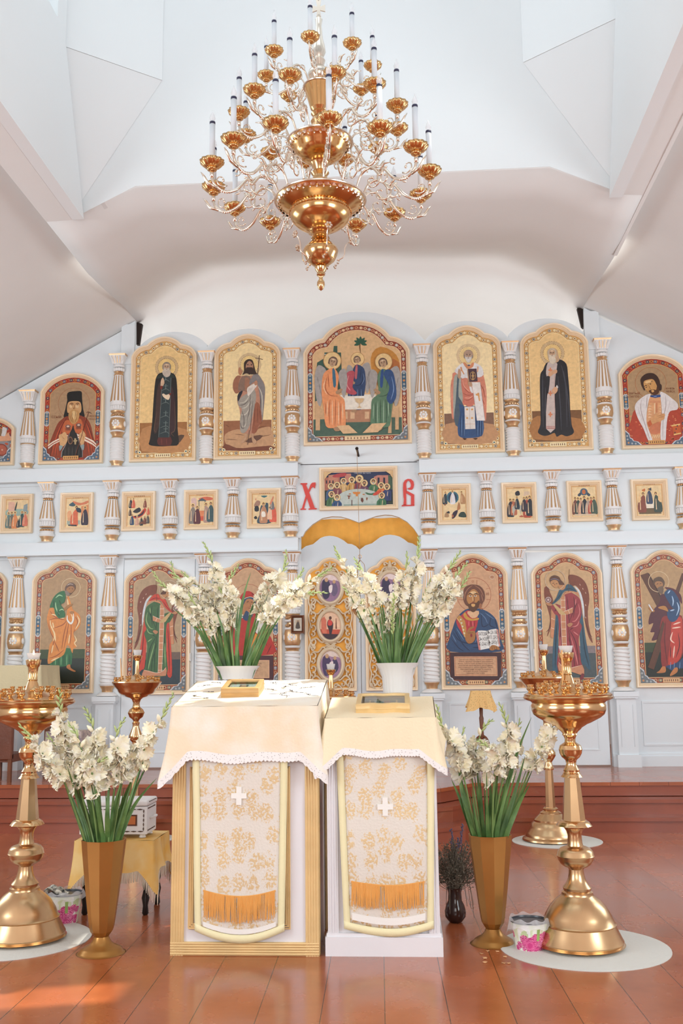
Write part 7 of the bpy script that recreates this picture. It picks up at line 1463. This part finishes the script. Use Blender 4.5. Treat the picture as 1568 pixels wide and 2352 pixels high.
bouquet('the white vase behind the right lectern', '', 'gladioli in the white vase behind the right lectern', (680, 1230, 3.733), cB.z, 5.50, [
    ([(320, 85), (365, 180), (425, 290), (470, 400), (540, 540), (740, 1085)], -.10, 0), ([(495, 180), (545, 280), (610, 370), (670, 470), (720, 600), (790, 1085)], -.02, 0),
    ([(1052, 0), (1045, 150), (1020, 300), (990, 430), (950, 600), (880, 1085)], 0, 0), ([(945, 130), (950, 250), (915, 370), (890, 480), (870, 640), (850, 1085)], -.10, 0),
    ([(1412, 130), (1335, 250), (1265, 360), (1205, 460), (1120, 640), (950, 1085)], -.02, 0), ([(1472, 230), (1385, 330), (1330, 430), (1290, 540), (1190, 680), (1000, 1085)], -.06, 0),
    ([(1488, 300), (1440, 400), (1370, 500), (1280, 580), (1150, 740), (990, 1085)], .06, 0), ([(845, 510), (832, 600), (828, 680), (822, 760), (830, 850), (835, 1085)], -.20, 1),
    ([(400, 430), (465, 520), (530, 600), (600, 640), (680, 800), (760, 1085)], .04, 0), ([(1150, 390), (1115, 480), (1095, 560), (1080, 640), (1030, 760), (930, 1085)], .05, 1), ([(810, 520), (800, 580), (790, 640), (780, 690), (800, 800), (820, 1085)], -.05, 0)],
    .9, 12, extra=[[(860, 560), (870, 800), (880, 1085)], [(650, 530), (690, 800), (740, 1085)], [(730, 560), (770, 800), (800, 1085)], [(1170, 820), (1080, 960), (1020, 1085)], [(1000, 450), (960, 750), (930, 1085)], [(560, 640), (660, 850), (750, 1085)], [(850, 640), (860, 850), (860, 1085)], [(1100, 640), (1030, 860), (980, 1085)], [(900, 500), (900, 800), (900, 1085)], [(1240, 640), (1120, 860), (1010, 1085)], [(620, 620), (700, 860), (770, 1085)]],
    cx=cB, labels=['gladiolus leaning farthest left in the right white vase', 'second gladiolus from the left in the right white vase', 'tallest gladiolus of the right white vase', 'full upright gladiolus in front of the right gilded door leaf', 'gladiolus reaching up beside the icon of the man with open book', 'gladiolus crossing the icon of the man with open book', 'outermost right gladiolus of the right white vase', 'pale green gladiolus spike still in bud at the front of the right white vase', 'low gladiolus at the back left of the right white vase', 'slender gladiolus in bud at the right back of the right white vase', 'short gladiolus blooms low in the middle of the right white vase'])
bouquet('the left bronze floor vase', '', 'gladioli in the left bronze floor vase', (0, 1580, 3.5625), VL.z, VL.y, [
    ([(145, 285), (215, 360), (310, 470), (390, 620), (520, 760), (700, 1245)], -.10, 0), ([(492, 0), (490, 140), (515, 300), (550, 460), (600, 640), (760, 1245)], -.12, 0),
    ([(690, 150), (745, 270), (770, 380), (785, 500), (800, 700), (830, 1245)], 0, 0), ([(560, 290), (620, 370), (655, 460), (680, 560), (730, 760), (800, 1245)], -.03, 0),
    ([(1030, 240), (960, 350), (955, 470), (970, 590), (940, 780), (890, 1245)], -.03, 0), ([(1422, 40), (1350, 190), (1285, 320), (1215, 440), (1110, 660), (950, 1245)], -.08, 0),
    ([(1200, 380), (1140, 450), (1085, 530), (1040, 600), (1000, 760), (920, 1245)], .06, 0), ([(385, 380), (450, 460), (505, 540), (560, 620), (640, 780), (760, 1245)], .08, 0), ([(880, 560), (810, 610), (740, 660), (760, 720), (800, 860), (850, 1245)], -.14, 0)],
    1.0, 13, extra=[[(590, 580), (720, 900), (790, 1245)], [(650, 650), (740, 950), (800, 1245)], [(1280, 740), (1100, 960), (980, 1245)], [(1210, 620), (1080, 900), (970, 1245)], [(900, 700), (880, 1000), (880, 1245)], [(1100, 700), (1000, 950), (930, 1245)], [(600, 700), (700, 1000), (760, 1245)], [(550, 640), (650, 960), (720, 1245)], [(1000, 740), (930, 1000), (900, 1245)], [(760, 720), (800, 1000), (840, 1245)], [(1150, 640), (1040, 980), (960, 1245)]],
    cx=VL, labels=['gladiolus arching farthest left before the brass stand', 'tallest gladiolus of the left floor vase with a long green tip', 'gladiolus with a pale curved bud tip before the white skirting, left floor vase', 'full gladiolus in the middle left of the left floor vase', 'upright gladiolus below the distant left brass stand', 'gladiolus touching the white cloth of the left lectern', 'gladiolus beside the white lectern cloth, lower of the two, left floor vase', 'short gladiolus hidden behind the arching one in the left floor vase', 'low drooping gladiolus blooms at the front of the left floor vase'])
bouquet('the right bronze floor vase', '', 'gladioli in the right bronze floor vase', (980, 1580, 2.667), VR.z, VR.y, [
    ([(60, 100), (85, 210), (135, 300), (175, 370), (220, 520), (300, 895)], -.02, 0), ([(440, 85), (470, 160), (490, 240), (500, 330), (480, 480), (400, 895)], 0, 0),
    ([(405, 190), (350, 240), (320, 310), (300, 370), (310, 520), (350, 895)], -.05, 0), ([(760, 85), (785, 180), (755, 270), (705, 360), (630, 500), (480, 895)], -.08, 0),
    ([(235, 240), (215, 290), (225, 330), (235, 380), (270, 520), (330, 895)], .04, 0), ([(300, 310), (370, 360), (430, 400), (430, 450), (410, 560), (400, 895)], -.14, 0), ([(570, 190), (550, 270), (535, 340), (515, 420), (480, 560), (440, 895)], .05, 0)],
    .95, 14, extra=[[(640, 180), (540, 430), (400, 895)], [(200, 380), (210, 620), (290, 895)], [(150, 560), (210, 700), (280, 895)], [(600, 420), (540, 640), (460, 895)], [(550, 500), (490, 700), (440, 895)], [(370, 470), (390, 650), (380, 895)], [(470, 600), (430, 720), (420, 895)], [(630, 590), (560, 720), (490, 895)], [(300, 430), (320, 640), (340, 895)], [(190, 470), (240, 680), (310, 895)], [(440, 420), (420, 650), (390, 895)]],
    cx=VR, labels=['gladiolus leaning against the yellow lectern cloth', 'tallest bloom-covered gladiolus of the right floor vase', 'gladiolus left of centre in the right floor vase', 'gladiolus leaning right in front of the brass bowl', 'short gladiolus second from the left in the right floor vase', 'gladiolus drooping over the front of the right floor vase', 'gladiolus behind the long dark leaf in the right floor vase'])

# ============================================================ buckets, dried flowers
def bucket(label, px, Yp, ytop, ybot, rt, rb, k, bag):
    r = thing('bucket', label, 'bucket', (Yp.x, Yp.y, 0), 'flower-printed buckets'); h = at(px, ytop, Yp.y).z; rt *= k; rb *= k; x, y = Yp.x, Yp.y; b = MB(); n = 96; nz = 48
    rnd = random.Random(5); bl = [(rnd.gauss(-PI/2+.12, .5), h*rnd.uniform(.05, .55), rnd.uniform(.011, .02)) for _ in range(46)]
    rows = [b.pts([(x+(rb+(rt-rb)*j/nz)*math.cos(2*PI*i/n), y+(rb+(rt-rb)*j/nz)*math.sin(2*PI*i/n), h*j/nz) for i in range(n)]) for j in range(nz+1)]
    pk = [lin(c) for c in ('d8468a', 'e878a8', 'b52c6c', 'f2a0c2', 'c93a7c')]; base = [lin(c) for c in ('eef0e4', 'dfe6c4', 'f2f0ec', 'c9d8a8')]
    for j in range(nz):
        for i in range(n):
            a = 2*PI*(i+.5)/n; a = a if a < PI else a-2*PI; z = h*(j+.5)/nz; col = base[int((math.sin(a*3+z*25)+math.sin(a*5-z*18)+2)*.99) % 4]
            for q, (ba, bz, br) in enumerate(bl):
                d = math.hypot((a-ba)*rb*1.1, z-bz)
                if d < br: col = pk[(q+(1 if d > br*.6 else 0)+(i+j) % 2) % 5]
            if abs(a+1.15) < .10 and h*.4 < z < h*.8: col = lin('9cb86a')
            b.cur = col; b.face([rows[j][i], rows[j][(i+1) % n], rows[j+1][(i+1) % n], rows[j+1][i]])
    b.face(rows[0][::-1]); b.build('printed_pail', M['printed'], r)
    b = MB(); b.lathe([(rt+.003, h-.006), (rt+.006, h), (rt-.002, h+.001), (rt*.8, h*.6), (.001, h*.5)], (x, y, 0), 40); b.build('dark_liner', M['liner'], r)
    g = MB(); g.grid(lambda u, v: (x+(rt*(1.02+.16*v+.05*math.sin(u*31)*v+.03*math.sin(u*75)))*math.cos(2*PI*u), y+(rt*(1.02+.16*v+.05*math.sin(u*31)*v))*math.sin(2*PI*u), h+.012-(.035+.05*bag*max(0, math.sin(2*PI*u*1+5.6)))*v+.006*math.sin(u*50)), 90, 6, True)
    g.build('plastic_bag', M['bag'], r, autosmooth=180)
M['liner'] = M['liner'] if 'liner' in M else mat('black liner', '33363c', .3)
bp_ = atz(1217, 2180, 0); bucket('flower-printed bucket with dark liner in front of the right brass stand', 1217, bp_, 2112, 2193, 44, 32, .00201, 1.0)
bp2 = atz(148, 2118, 0); bucket('flower-printed bucket with dark liner behind the left bronze vase', 148, bp2, 2050, 2130, 43, 32, .0021, .5)
q_ = Vector((bp2.x-.045, bp2.y-.01, at(118, 2047, bp2.y).z)); b = MB(); b.grid(lambda u, v: (q_.x-.06+.12*u, q_.y-.03+.08*v, q_.z+.02*math.sin(u*5)+.012*math.sin(v*9+u*8)), 12, 8)
o = b.build('patterned_napkin', M['napkin'], off=q_, solid=.004); o.location = q_; tag(o, 'black and white patterned napkin lying on the rim of the left bucket', 'napkin')
dv = atz(1046, 2118, 0); kd = .00215
r = thing('dark_vase', 'small dark brown bulbous vase of dried herbs beside the right lectern', 'vase', (dv.x, dv.y, 0)); Zd = lambda y: max(0, at(1046, y, dv.y).z)
b = MB(); b.lathe([(14*kd, 0), (16*kd, .004), (25*kd, Zd(2105)), (26*kd, Zd(2092)), (22*kd, Zd(2078)), (17*kd, Zd(2068)), (16*kd, Zd(2050)), (19*kd, Zd(2038)), (18*kd, Zd(2038)), (.001, Zd(2060))], (dv.x, dv.y, 0), 32); b.build('body', M['darkglaze'], r)
rnd = random.Random(9); hb = MB(); top = Zd(2040)
for k in range(260):
    an = rnd.uniform(0, 2*PI); sp = abs(rnd.gauss(0, .075)); hh = rnd.uniform(.05, .26); p0 = Vector((dv.x, dv.y, top-.03)); p2 = Vector((dv.x+sp*math.cos(an)*1.3, dv.y+sp*math.sin(an)*.8, top+hh*(1-sp*1.2))); pm = p0.lerp(p2, .5)+Vector((rnd.uniform(-.02, .02), rnd.uniform(-.02, .02), .03))
    hb.tube([p0, pm, p2], .0013, 4)
    for j in range(6): t = .5+j*.09; q = p0.lerp(p2, t)+Vector((rnd.uniform(-.014, .014), rnd.uniform(-.014, .014), rnd.uniform(-.012, .012))); d = Vector((rnd.uniform(-1, 1), rnd.uniform(-1, 1), rnd.uniform(-.4, 1))).normalized()*.014; hb.tube([q, q+d*.5, q+d], [.0012, .0034, .0008], 4)
for k in range(14):
    an = rnd.uniform(0, 2*PI); hb.tube([(dv.x, dv.y, top), (dv.x+.08*math.cos(an), dv.y+.05*math.sin(an), top+.03), (dv.x+.10*math.cos(an), dv.y+.06*math.sin(an), top-.08-.1*rnd.random())], .0014, 4)
o = hb.build('dried_herbs', M['herb'], off=(dv.x, dv.y, top)); o.location = (dv.x, dv.y, top); tag(o, 'tangled bunch of dry grey herbs in the dark vase', 'dried herbs', None, 'stuff')
for i, (px, py, py0) in enumerate(((1063, 1893, 2010), (1035, 1905, 2010), (1052, 1925, 2010))):
    a, c = at(px, py, dv.y), at(1046, py0, dv.y); b = MB(); b.tube([c, c.lerp(a, .5)+Vector((.01, 0, 0)), a], .0015, 4)
    for k in range(16): q = c.lerp(a, .55+.45*k/15); b.ball((q.x+rnd.uniform(-.006, .006), q.y+rnd.uniform(-.006, .006), q.z), .0055, 6)
    o = b.build('lavender_stalk', M['lavender'], off=c); o.location = c; tag(o, 'dull violet lavender stalk standing above the dry herbs', 'flower', 'lavender stalks in the dark vase')

for i in range(9):
    p = atz(random.Random(i).uniform(1095, 1172), random.Random(i+50).uniform(2184, 2214), 0); b = MB(); an = i*1.3; n = 7
    b.face(b.pts([(p.x+.012*math.cos(an+k*2*PI/n)*(1 if k % 2 else .6), p.y+.009*math.sin(an+k*2*PI/n), .002+.003*(k % 2)) for k in range(n)]))
    o = b.build('fallen_petal', M['petald'], off=(p.x, p.y, 0), solid=.001); o.location = (p.x, p.y, 0); tag(o, 'small fallen petal on the floor left of the right foreground mat', 'petal', 'fallen petals on the floor')
# ============================================================ little table with the white box
ty = 5.62; tx0, tx1 = at(172, 1935, ty).x, at(352, 1935, ty).x; tz = at(262, 1934, ty).z; td = .36
r = thing('small_table', 'small black-legged table under a yellow fringed cloth, behind the left floor vase', 'table', ((tx0+tx1)/2, ty+td/2, 0))
b = MB(); b.box((tx0+.02, ty+.02, tz-.03), (tx1-.02, ty+td-.02, tz)); b.build('tabletop', M['black'], r, smooth=False)
for x in (tx0+.05, tx1-.05):
    for y in (ty+.05, ty+td-.05): b = MB(); b.lathe([(.012, 0), (.018, .01), (.014, .05), (.022, .09), (.013, .13), (.022, .16), (.016, .2), (.02, tz-.03)], (x, y, 0), 14); b.build('leg', M['black'], r)
r = thing('fringed_cloth', 'yellow satin cloth with cream fringe over the small table', 'tablecloth', ((tx0+tx1)/2, ty+td/2, tz))
cloth_over(tx0, tx1, ty, ty+td, tz+.002, tz+.002, .15, .02, 0, (M['yellow'], M['lace']), r, corner=.13, wav=.02, seed=5)
cc = r.children[0]; me = cc.data; fb = MB()
zmap = sorted([tuple(v.co+Vector(r.location)) for v in me.vertices][-140:], key=lambda p: 0)
ring_ = [tuple(v.co+Vector(r.location)) for v in list(me.vertices)[-140:]]
for i in range(140):
    a, c = Vector(ring_[i]), Vector(ring_[(i+1) % 140])
    for t in (0, .5): q = a.lerp(c, t); fb.tube([q, q+Vector((random.uniform(-.004, .004), random.uniform(-.004, .004), -.055))], [.003, .0015], 4)
fb.build('fringe', M['fringew'], r)
bx0, bx1 = at(182, 1930, ty+.06).x, at(336, 1930, ty+.06).x; bz0 = tz+.012; bz1 = at(300, 1838, ty+.06).z; by0, by1 = ty+.06, ty+.27
r = thing('donation_box', 'white painted wooden box with dark painted edging on the yellow cloth', 'box', ((bx0+bx1)/2, (by0+by1)/2, bz0))
b = MB(); b.box((bx0, by0, bz0+.02), (bx1, by1, bz1-.035)); b.build('body', M['relief'], r, smooth=False)
b = MB(); b.box((bx0-.006, by0-.006, bz1-.033), (bx1+.006, by1+.006, bz1)); o = b.build('lid', M['relief'], r, smooth=False); m_ = o.modifiers.new('b', 'BEVEL'); m_.width = .012; m_.segments = 3
b = MB()
for x in (bx0+.03, bx1-.03):
    for y in (by0+.03, by1-.03): b.lathe([(.02, 0), (.014, .02)], (x, y, bz0), 10)
b.build('foot', M['relief'], r)
b = MB(); rim = [(bx0+.018, bz0+.035), (bx0+.018, bz1-.05), (bx1-.018, bz1-.05), (bx1-.018, bz0+.035), (bx0+.018, bz0+.035)]
for (xa, za), (xb, zb2_) in zip(rim, rim[1:]):
    n = 9 if abs(xa-xb) > .1 else 5
    for k in range(n): p, q = Vector((xa, by0-.002, za)).lerp(Vector((xb, by0-.002, zb2_)), k/n), Vector((xa, by0-.002, za)).lerp(Vector((xb, by0-.002, zb2_)), (k+.85)/n); b.tube([p, p.lerp(q, .5)+Vector((0, 0, 0)), q], [.0012, .004, .0012], 5)
for k in range(5): y = by0+.02+k*(by1-by0-.04)/5; b.box((bx1, y, bz1-.05), (bx1+.002, y+.025, bz1-.044)); b.box((bx1, y, bz0+.035), (bx1+.002, y+.025, bz0+.041)); b.box((bx1+.006, y, bz1-.012), (bx1+.008, y+.025, bz1-.008))
b.build('painted_edging', M['edging'], r)
b = MB(); b.box((bx1-.16, by0-.003, bz0+.065), (bx1-.055, by0, bz0+.125)); b.build('orange_label', M['label'], r, smooth=False)
b = MB(); b.box((bx1-.152, by0-.004, bz0+.073), (bx1-.063, by0-.0025, bz0+.117)); b.build('label_field', M['labelf'], r, smooth=False)
b = MB(); b.tube([(bx1+.002, (by0+by1)/2-.03, bz0+.10), (bx1+.02, (by0+by1)/2-.03, bz0+.105), (bx1+.02, (by0+by1)/2+.03, bz0+.105), (bx1+.002, (by0+by1)/2+.03, bz0+.10)], .008, 8); b.build('handle', M['relief'], r)

# ============================================================ on the platform: covered table, chair, patterned stool, tripod with lace
Yt = 9.55; a, c = at(-70, 1560, Yt), at(92, 1530, Yt); zt_ = at(40, 1530, Yt).z
r = thing('side_table', 'dark wooden table under a beige cloth at the far left on the platform', 'table', ((a.x+c.x)/2, Yt+.25, PZ))
b = MB(); b.box((a.x, Yt, zt_-.03), (c.x, Yt+.5, zt_)); b.box((a.x+.04, Yt+.04, zt_-.14), (c.x-.04, Yt+.46, zt_-.03)); b.build('tabletop', M['brown'], r, smooth=False)
for x in (a.x+.06, c.x-.06):
    for y in (Yt+.06, Yt+.44): b = MB(); b.box((x-.025, y-.025, PZ), (x+.025, y+.025, zt_-.03)); b.build('leg', M['brown'], r, smooth=False)
r = thing('tablecloth', 'beige linen cloth hanging over the far left table', 'tablecloth', ((a.x+c.x)/2, Yt+.25, zt_))
cloth_over(a.x-.01, c.x+.01, Yt-.01, Yt+.51, zt_+.003, zt_+.003, .24, .03, .03, (M['linen'], M['fringew']), r, corner=.12, wav=.02, seed=2)
Yc = 9.15; x0, x1 = at(-40, 1700, Yc).x, at(30, 1700, Yc).x
r = thing('chair', 'brown leather chair cut off by the left edge on the platform', 'chair', ((x0+x1)/2, Yc, PZ))
zs0, zs1 = at(15, 1746, Yc).z, at(15, 1655, Yc).z
b = MB(); b.box((x0, Yc-.02, zs0), (x1, Yc+.03, zs1)); o = b.build('backrest', M['leather'], r, smooth=False); o.modifiers.new('b', 'BEVEL').width = .01
b = MB(); b.box((x0, Yc+.0, zs0-.02), (x1, Yc+.42, zs0+.05)); o = b.build('seat', M['leather'], r, smooth=False)
for x in (x0+.02, x1-.02):
    for y in (Yc, Yc+.38): b = MB(); b.box((x-.016, y-.016, PZ), (x+.016, y+.016, zs0 if y > Yc else zs1-.02)); b.build('leg', M['brown'], r, smooth=False)
Ys = 9.7; x0, x1 = at(103, 1720, Ys).x, at(186, 1720, Ys).x; zs1 = at(145, 1680, Ys).z; zs0 = at(145, 1772, Ys).z
r = thing('covered_stool', 'low stool under a cream patterned cloth beside the white skirting at left', 'stool', ((x0+x1)/2, Ys+.15, PZ))
b = MB(); b.grid(lambda u, v: (x0+(x1-x0)*u, Ys-.004*math.sin(u*30)*(1-v)-.02*(1-v), zs0+(zs1-zs0)*v), 40, 8); b.grid(lambda u, v: (x1+.01*(1-v), Ys+.3*u-.02*(1-v)*(1-u), zs0+(zs1-zs0)*v), 10, 4); b.grid(lambda u, v: (x0-.01*(1-v), Ys+.3*u-.02*(1-v)*(1-u), zs0+(zs1-zs0)*v), 10, 4); b.box((x0, Ys, zs1-.02), (x1, Ys+.3, zs1)); b.build('patterned_cover', M['pattern'], r)
for x in (x0+.03, x1-.03):
    for y in (Ys+.03, Ys+.27): b = MB(); b.lathe([(.012, 0), (.018, zs1-.02-PZ)], (x, y, PZ), 8); b.build('leg', M['brown'], r)
Yp = 9.75; pt = at(1103, 1588, Yp); b0 = at(1103, 1700, Yp)
r = thing('tripod_stand', 'slim wooden tripod stand draped with gold lace in front of the open-book icon', 'stand', (pt.x, Yp, PZ))
b = MB(); b.lathe([(.016, 0), (.02, .05), (.016, .10), (.022, (pt.z-b0.z)*.45), (.016, (pt.z-b0.z)*.5), (.02, pt.z-b0.z-.02)], (pt.x, Yp, b0.z), 14); b.build('post', M['brown'], r)
b = MB(); b.box((pt.x-.085, Yp-.05, pt.z-.02), (pt.x+.085, Yp+.06, pt.z)); b.build('top', M['brown'], r, smooth=False)
for an in (3.5, 5.6, 1.5):
    b = MB(); h0 = b0.z-PZ; b.tube(smoothpts([(pt.x, Yp, b0.z+.04), (pt.x+.06*math.cos(an), Yp+.06*math.sin(an), b0.z), (pt.x+.11*math.cos(an), Yp+.11*math.sin(an), PZ+h0*.4), (pt.x+.15*math.cos(an), Yp+.15*math.sin(an), PZ+.015)], 4, False), .014, 8); b.build('leg', M['brown'], r)
r = thing('lace_cloth', 'gold lace cloth draped over the tripod stand', 'cloth', (pt.x, Yp, pt.z))
cloth_over(pt.x-.09, pt.x+.09, Yp-.055, Yp+.065, pt.z+.002, pt.z+.002, .14, .025, 0, (M['lacey'], M['lacey']), r, corner=.06, wav=.03, seed=6)

# ============================================================ CHANDELIER
CY = 5.26; cxx = at(735, 440, CY).x; KP = .62/238; ZC = lambda y: at(735, y, CY).z
ch = thing('chandelier', 'large three-tiered gilt church chandelier with white candle lamps hanging in the tower opening', 'chandelier', (cxx, CY, ZC(668)))
def lat(name, rows, m, n=48, mod=None, solid=0): b = MB(); b.lathe([(w_*KP, ZC(y)) for y, w_ in rows], (cxx, CY, 0), n, mod=mod); return b.build(name, m, ch, solid=solid)
lat('finial', [(668, .3), (664, 5), (655, 8.5), (648, 8), (642, 4.5), (638, 4), (634, 6), (632, 9), (626, 8), (620, 12), (614, 13), (612, 9)], M['brass'], 24)
lat('lower_globe', [(612, 9), (608, 18), (598, 30), (585, 36.5), (577, 38), (572, 36), (566, 31), (560, 26), (556, 17), (552, 12)], M['brass'])
lat('stem', [(552, 12), (548, 20), (544, 17), (538, 16), (534, 22), (530, 25)], M['brass'], 32)
lat('lower_bowl', [(532, 22), (526, 34), (517, 50), (508, 60), (500, 65), (492, 66), (488, 63), (484, 64), (478, 76), (470, 90), (464, 97), (461, 98), (459, 97), (461, 90)], M['amber'], 56)
lat('stem', [(461, 6), (455, 14), (440, 12), (430, 17), (424, 14), (415, 18), (405, 15), (398, 20), (392, 13), (382, 17), (376, 21), (371, 19)], M['brass'], 32)
lat('middle_bowl', [(371, 19), (366, 34), (358, 47), (350, 54), (343, 57), (336, 63), (330, 70), (327, 71), (325, 70), (327, 62)], M['amber'], 56)
lat('stem', [(328, 6), (320, 17), (305, 15), (295, 20), (287, 17), (280, 20), (268, 14), (262, 19), (256, 15), (250, 20)], M['brass'], 32)
lat('upper_bowl', [(250, 20), (240, 23), (225, 27), (212, 31), (203, 33), (200, 34), (198, 33), (200, 26)], M['amber'], 40)
lat('stem', [(199, 12), (190, 14), (186, 18), (178, 24), (171, 25.5), (164, 23), (158, 16), (152, 10), (140, 14), (132, 10), (120, 15), (105, 13), (90, 9), (60, 6), (45, 8), (38, 4)], M['silver'], 28)
for yr, rr, nm in ((462, 98, 40), (328, 71, 30), (200, 34, 18)):        # pierced lace rims
    b = MB(); z = ZC(yr); R = rr*KP
    n = nm*2
    b.grid(lambda u, v: (cxx+(R+.004-.020*v)*math.cos(2*PI*u), CY+(R+.004-.020*v)*math.sin(2*PI*u), z-.014*v-(.010*abs(math.sin(PI*u*nm)) if v > .9 else 0)), nm*6, 2, True)
    for k in range(nm): a = 2*PI*k/nm; b.ball((cxx+(R-.018)*math.cos(a), CY+(R-.018)*math.sin(a), z-.030), .0065, 5); 
    b.tube([(cxx+(R+.002)*math.cos(2*PI*k/60), CY+(R+.002)*math.sin(2*PI*k/60), z) for k in range(61)], .005, 6, False)
    b.build('pierced_rim', M['silver'], ch)
b = MB()
for k in range(56): a = 2*PI*k/56; b.ball((cxx+66.5*KP*math.cos(a), CY+66.5*KP*math.sin(a), ZC(489)), .0065, 6)
b.build('bead_ring', M['brass'], ch)
b = MB()                                                                # cross and rod
zc = ZC(20)
for pl in (((-.012, -.05), (.012, -.05), (.008, -.012), (.035, -.022), (.035, .022), (.008, .012), (.014, .055), (-.014, .055), (-.008, .012), (-.035, .022), (-.035, -.022), (-.008, -.012)),): b.prismY([(cxx+x*1.1, zc+z) for x, z in pl], CY-.004, CY+.004)
b.tube([(cxx, CY, ZC(45)), (cxx, CY, zc-.04)], .008, 8); b.build('cross', M['silver'], ch, smooth=False)
b = MB(); b.tube([(cxx, CY, zc+.05), (cxx, CY, TT)], .006, 8); b.build('hanging_rod', M['silver'], ch)
def armmesh(R, r0, zs, s):
    b = MB(); P2 = lambda l: [(r_, 0, z_) for r_, z_ in l]; w = .0075*s
    main = smoothpts([(r0, zs), (r0+.035*s, zs+.07*s), (r0+.10*s, zs+.09*s), (r0+.155*s, zs+.03*s), (R-.20*s, -.055*s), (R-.14*s, -.125*s), (R-.07*s, -.15*s), (R-.015*s, -.115*s), (R, -.07*s), (R, -.04*s)], 5, False)
    b.tube(P2(main), [w*.8+w*.35*math.sin(PI*i/(len(main)-1)) for i in range(len(main))], 7)
    def sc(cx, cz, r_, a0, a1, ww=.8): pts = spiral(cx, cz, r_, r_*.22, a0, a1, 16); b.tube([(p[0], 0, p[1]) for p in pts], [w*ww*(1-.4*k/16) for k in range(17)], 6); b.ball((pts[-1][0], 0, pts[-1][1]), w*1.15, 7)
    sc(r0+.105*s, zs+.015*s, .068*s, PI*.55, PI*.55-6.5); sc(r0+.045*s, zs+.085*s, .030*s, -.5, 4.5, .6)
    sc(R-.055*s, -.085*s, .040*s, -2.4, 3.2, .6); sc(R-.20*s, -.10*s, .055*s, 1.2, 1.2+6.2); sc(R-.14*s, -.02*s, .026*s, -1.2, -6, .6)
    b.tube(P2([(R-.03*s, -.135*s), (R+.02*s, -.115*s), (R+.045*s, -.075*s), (R+.062*s, -.055*s)]), [w*1.1, w*1.3, w*.9, w*.2], 6)   # leaf at the tip
    b.tube(P2([(r0+.15*s, zs+.05*s), (r0+.18*s, zs+.09*s), (r0+.215*s, zs+.085*s)]), [w, w*.9, w*.3], 6)
    for k in range(4): a = main[int(len(main)*.62)+k]; b.ball((a[0], 0, a[1]), w*1.45, 7, (1, 1, 1))
    b.tube([(R, 0, -.08*s), (R, 0, -.036*s)], w*1.5, 8)
    return b
def cupmesh(s):
    b = MB(); q = 12
    b.lathe([(.010*s, -.040*s), (.026*s, -.034*s), (.030*s, -.026*s), (.024*s, -.022*s)], (0, 0, 0), 24)
    b.lathe([(.024*s, -.024*s), (.045*s, -.012*s), (.062*s, .006*s), (.066*s, .018*s), (.060*s, .016*s), (.034*s, -.002*s), (.018*s, .004*s)], (0, 0, 0), 72, mod=lambda a, z: 1+.10*abs(math.cos(a*q/2))-.04 if z > -.02*s else 1)
    b.lathe([(.018*s, .002*s), (.022*s, .014*s), (.020*s, .024*s), (.029*s, .036*s), (.030*s, .040*s), (.018*s, .042*s)], (0, 0, 0), 24)
    return b
CUP = {}; 
def tier(n, phase, R, yc, r0, yr, s, clen, cr):
    zc = ZC(yc); ab = armmesh(R, r0, ZC(yr)-zc, s); first = None
    A0 = datamesh(ab, 'arm', M['silver']); C0 = datamesh(cupmesh(s), 'candle_cup', M['amber'])
    cb = MB(); cb.lathe([(cr, .036*s), (cr, .036*s+clen-.014)], (0, 0, 0), 16); K0 = datamesh(cb, 'candle_sleeve', M['candle'])
    bb = MB(); bb.lathe([(cr*1.03, .036*s+clen-.014), (cr*1.03, .036*s+clen)], (0, 0, 0), 16); B0 = datamesh(bb, 'candle_band', M['band'])
    gb = MB(); z0 = .036*s+clen; gb.lathe([(cr*.55, z0), (cr*.95, z0+.014), (cr*1.05, z0+.024), (cr*.75, z0+.042), (cr*.25, z0+.058), (.0006, z0+.070)], (0, 0, 0), 14); G0 = datamesh(gb, 'bulb', M['bulb'])
    for k in range(n):
        a = math.radians(phase+360*k/n); yaw = math.atan2(-math.cos(a), math.sin(a))
        o = D.objects.new('arm', A0); COL.objects.link(o); o.parent = ch; o.location = Vector((cxx, CY, zc))-Vector(ch.location); o.rotation_euler.z = yaw
        for nm, me in (('candle_cup', C0), ('candle_sleeve', K0), ('candle_band', B0), ('bulb', G0)): c = D.objects.new(nm, me); COL.objects.link(c); c.parent = o; c.location = (R, 0, 0)
tier(14, 9.2, .62, 415, 93*KP, 458, 1.0, .215, .0155)
tier(12, 15, .462, 280, 66*KP, 325, .92, .19, .0145)
tier(8, -4, .312, 165, 30*KP, 196, .78, .165, .0135)
b = MB()                                                                # little curled flowers hanging from the lower globe
for an, h_ in ((-.9, 0), (.35, .02), (1.5, -.01), (2.9, 0), (4.1, .01)):
    cx0 = (cxx+.09*math.sin(an), CY-.09*math.cos(an)); z = ZC(585)+h_
    pts = [(cxx+.09*math.sin(an), CY-.09*math.cos(an), z-.03), (cxx+.13*math.sin(an), CY-.13*math.cos(an), z-.01), (cxx+.14*math.sin(an), CY-.14*math.cos(an), z+.05), (cxx+.17*math.sin(an), CY-.17*math.cos(an), z+.08)]
    b.tube(smoothpts(pts, 4, False), .004, 6)
    for k in range(6): t = k*PI/3; e = pts[-1]; b.ball((e[0]+.014*math.cos(t)*math.cos(an), e[1]+.014*math.cos(t)*math.sin(an), e[2]+.014*math.sin(t)), .0085, 6)
    for k in range(5): b.ball((pts[0][0]+.012*math.cos(k), pts[0][1]+.012*math.sin(k), pts[0][2]-.012*k), .007, 6)
b.build('flower_ornament', M['silver'], ch)
